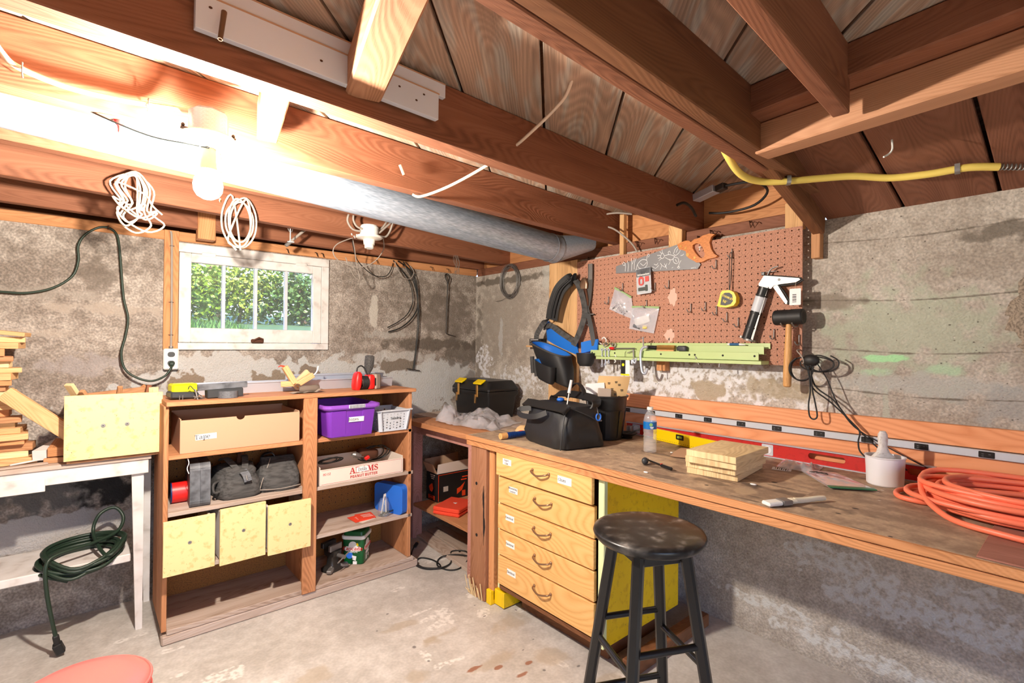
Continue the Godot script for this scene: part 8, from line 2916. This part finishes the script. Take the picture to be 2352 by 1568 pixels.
func pouch() -> void:
	# blue and black tool pouch with a padded shoulder strap
	var t := thing("tool_pouch", "black and blue tool pouch hanging by a padded strap", "tool pouch", V(0, 0, 0))
	var s := mb()
	var c := W(1.03, 1.30, 0.13)
	# the main pocket leans: a wedge open at the top
	var rings := []
	for e in [[-0.135, 0.115, 0.045, 0.05], [-0.12, 0.125, 0.055, 0.045], [-0.02, 0.145, 0.075, 0.01], [0.05, 0.15, 0.085, -0.02]]:
		var ring := []
		for j in 28:
			var a := TAU * j / 28.0
			var p := V(-signf(sin(a)) * pow(absf(sin(a)), 0.7) * e[2], e[0], signf(cos(a)) * pow(absf(cos(a)), 0.7) * e[1] + e[3])
			p.y -= 0.32 * p.z
			ring.append(c + p)
		rings.append(ring)
	smooth_mesh(s, rings, true, true, false)
	part(t, "main_pocket", s, M.black_cloth)
	s = mb()
	var inner := []
	for f in [[1.0, 0.0], [0.93, 0.002], [0.88, -0.02], [0.7, -0.10]]:
		var ring := []
		var base: Array = rings[3]
		var mid := Vector3.ZERO
		for q in base:
			mid += q
		mid /= base.size()
		for q in base:
			ring.append(mid + (q - mid) * f[0] + V(0, f[1], 0))
		inner.append(ring)
	smooth_mesh(s, inner, true, false, true)
	part(t, "blue_lining", s, M.blue_cloth)
	s = mb()
	var rim: Array = rings[3].duplicate()
	tube(s, rim, 0.006, 7, true)
	part(t, "binding", s, M.grey_cloth)
	# raised back flap with a blue inside
	s = mb()
	var rows := []
	for i in 7:
		var row := []
		for j in 9:
			var u := j / 8.0
			var w := i / 6.0
			row.append(W(lerpf(0.90, 1.19, u), 1.375 - 0.10 * (u - 0.4) + w * (0.14 - 0.06 * u), 0.055 + 0.02 * w + 0.02 * sin(PI * u)))
		rows.append(row)
	sheet(s, rows, 0.01)
	part(t, "back_flap", s, M.blue_cloth)
	s = mb()
	strap(s, spline([W(0.90, 1.50, 0.085), W(0.98, 1.51, 0.10), W(1.08, 1.46, 0.105), W(1.19, 1.40, 0.09)], 5), V(0.3, 1, 0), 0.035, 0.008)
	part(t, "flap_edge", s, M.grey_cloth)
	# front pocket
	s = mb()
	rings = []
	for e in [[-0.115, 0.06, 0.022], [-0.10, 0.07, 0.03], [-0.03, 0.08, 0.04], [0.0, 0.082, 0.045]]:
		var ring := []
		for j in 20:
			var a := TAU * j / 20.0
			var p := V(-signf(sin(a)) * pow(absf(sin(a)), 0.7) * e[2], e[0], signf(cos(a)) * pow(absf(cos(a)), 0.7) * e[1])
			p.y -= 0.32 * p.z
			ring.append(W(1.05, 1.265, 0.215) + p)
		rings.append(ring)
	smooth_mesh(s, rings, true, true, false)
	part(t, "front_pocket", s, M.black_cloth)
	s = mb()
	inner = []
	for f in [[1.0, 0.0], [0.85, -0.015], [0.6, -0.06]]:
		var ring := []
		var mid := Vector3.ZERO
		for q in rings[3]:
			mid += q
		mid /= 20.0
		for q in rings[3]:
			ring.append(mid + (q - mid) * f[0] + V(0, f[1], 0))
		inner.append(ring)
	smooth_mesh(s, inner, true, false, true)
	part(t, "blue_lining", s, M.blue_cloth)
	for e in [[0.905, 1.255], [0.94, 1.235]]:
		s = mb()
		tube(s, [W(e[0], e[1] + 0.05, 0.2), W(e[0] + 0.005, e[1] - 0.06, 0.195)], 0.014, 8)
		part(t, "tool_loop", s, M.grey_cloth)
	# side pouch
	s = mb()
	rings = []
	for e in [[0.0, 0.04, 0.03], [0.02, 0.055, 0.04], [0.08, 0.066, 0.045]]:
		var ring := []
		for j in 20:
			var a := TAU * j / 20.0
			ring.append(W(1.32, 1.255, 0.14) + V(-sin(a) * e[2], e[0], cos(a) * e[1]))
		rings.append(ring)
	smooth_mesh(s, rings, true, true, false)
	part(t, "side_pocket", s, M.black_cloth)
	s = mb()
	inner = []
	for f in [[1.0, 0.0], [0.85, -0.01], [0.6, -0.04]]:
		var ring := []
		for q in rings[2]:
			ring.append(W(1.32, 1.335, 0.14) + (q - W(1.32, 1.335, 0.14)) * f[0] + V(0, f[1], 0))
		inner.append(ring)
	smooth_mesh(s, inner, true, false, true)
	part(t, "blue_lining", s, M.blue_cloth)
	s = mb()
	strap(s, spline([W(1.255, 1.365, 0.105), W(1.32, 1.378, 0.10), W(1.385, 1.385, 0.105)], 4), V(0.2, 1, 0), 0.07, 0.008)
	part(t, "side_flap", s, M.blue_cloth)
	# shoulder strap with a quilted pad
	s = mb()
	strap(s, spline([W(1.19, 1.80, 0.08), W(1.15, 1.80, 0.10), W(1.08, 1.74, 0.12), W(1.03, 1.64, 0.12), W(1.00, 1.55, 0.11)], 6), V(0.3, 0.0, 1.0), 0.085, 0.02)
	var pad := part(t, "shoulder_pad", s, M.black_cloth)
	s = mb()
	for k in 3:
		var o := -0.026 + 0.026 * k
		tube(s, spline([W(1.15 + o, 1.80, 0.112), W(1.08 + o, 1.74, 0.132), W(1.03 + o, 1.64, 0.132), W(1.00 + o, 1.56, 0.122)], 6), 0.007, 7)
	part(pad, "quilting", s, M.black_cloth)
	s = mb()
	strap(s, spline([W(0.985, 1.56, 0.12), W(0.93, 1.53, 0.12), W(0.88, 1.46, 0.13), W(0.87, 1.42, 0.13)], 5), V(0.3, 0.5, 1), 0.035, 0.004)
	part(t, "strap", s, M.grey_cloth)
	s = mb()
	strap(s, spline([W(1.13, 1.81, 0.09), W(1.19, 1.79, 0.09), W(1.25, 1.70, 0.1), W(1.275, 1.58, 0.1), W(1.24, 1.46, 0.11), W(1.20, 1.38, 0.12)], 6), V(0.4, 0, 1), 0.035, 0.004)
	part(t, "strap", s, M.grey_cloth)
	s = mb()
	strap(s, spline([W(1.16, 1.81, 0.08), W(1.23, 1.75, 0.085), W(1.28, 1.62, 0.09), W(1.33, 1.48, 0.1), W(1.355, 1.38, 0.105)], 6), V(0.4, 0, 1), 0.028, 0.004)
	part(t, "strap", s, M.black_cloth)
	s = mb()
	tube(s, [W(1.165, 1.82, 0.03), W(1.165, 1.82, 0.11), W(1.165, 1.84, 0.115)], 0.005, 8)
	solo("strap_hook", s, M.dark_steel, "dark steel hook that carries the pouch strap", "hook")

func stools() -> void:
	# the black stool
	var t := thing("bar_stool", "worn black wooden stool with four splayed legs", "stool", V(-1.083, 0.0, 2.413), -0.445)
	var s := mb()
	lathe(s, [[0.0, 0.758], [0.146, 0.758], [0.16, 0.762], [0.171, 0.773], [0.176, 0.785], [0.172, 0.794], [0.157, 0.799], [0.10, 0.80], [0.0, 0.80]], Transform3D.IDENTITY, 48, false)
	part(t, "seat", s, M.stool_paint)
	s = mb()
	for k in 4:
		var a := TAU * (k + 0.5) / 4.0
		bar(s, V(cos(a) * 0.094, 0.735, sin(a) * 0.094) * 1.0, V(cos(a + PI * 0.5) * 0.094, 0.735, sin(a + PI * 0.5) * 0.094), 0.018, 0.05, 0.002)
	part(t, "apron", s, M.stool_black)
	var foot := []
	for k in 4:
		var a := TAU * (k + 0.5) / 4.0
		var d := V(cos(a), 0, sin(a))
		foot.append([d * 0.112 + V(0, 0.758, 0), d * 0.235])
		s = mb()
		bar(s, d * 0.112 + V(0, 0.76, 0), d * 0.235, 0.034, 0.034, 0.007, d.cross(Vector3.UP))
		part(t, "leg", s, M.stool_black)
	for k in 4:
		for y in ([0.47, 0.22] if k % 2 == 0 else [0.41, 0.15]):
			var a: Vector3 = foot[k][1].lerp(foot[k][0], y / 0.758)
			var b: Vector3 = foot[(k + 1) % 4][1].lerp(foot[(k + 1) % 4][0], y / 0.758)
			s = mb()
			cyl(s, a, b, 0.0105, 0.0105, 12)
			part(t, "rung", s, M.stool_black)
	# the red stool at the left edge
	t = thing("padded_stool", "round stool with a padded red vinyl seat", "stool", V(-2.458, -0.18, 1.537))
	s = mb()
	lathe(s, [[0.0, 0.55], [0.143, 0.55], [0.151, 0.555], [0.155, 0.57], [0.156, 0.59], [0.154, 0.602], [0.144, 0.612], [0.11, 0.618], [0.05, 0.621], [0.0, 0.622]], Transform3D.IDENTITY, 48, false)
	part(t, "cushion", s, M.red_vinyl)
	s = mb()
	for y in [0.566, 0.601]:
		var ring := []
		for j in 48:
			var a := TAU * j / 48.0
			ring.append(V(cos(a) * 0.1565, y, sin(a) * 0.1565))
		tube(s, ring, 0.0035, 6, true)
	part(t, "piping", s, M.red_vinyl)
	for k in 4:
		var a := TAU * (k + 0.5) / 4.0
		s = mb()
		cyl(s, V(cos(a) * 0.09, 0.552, sin(a) * 0.09), V(cos(a) * 0.17, 0.18, sin(a) * 0.17), 0.011, 0.011, 12)
		part(t, "leg", s, M.steel)
	s = mb()
	var ring := []
	for j in 32:
		var a := TAU * j / 32.0
		ring.append(V(cos(a) * 0.15, 0.30, sin(a) * 0.15))
	tube(s, ring, 0.008, 8, true)
	part(t, "foot_ring", s, M.steel)
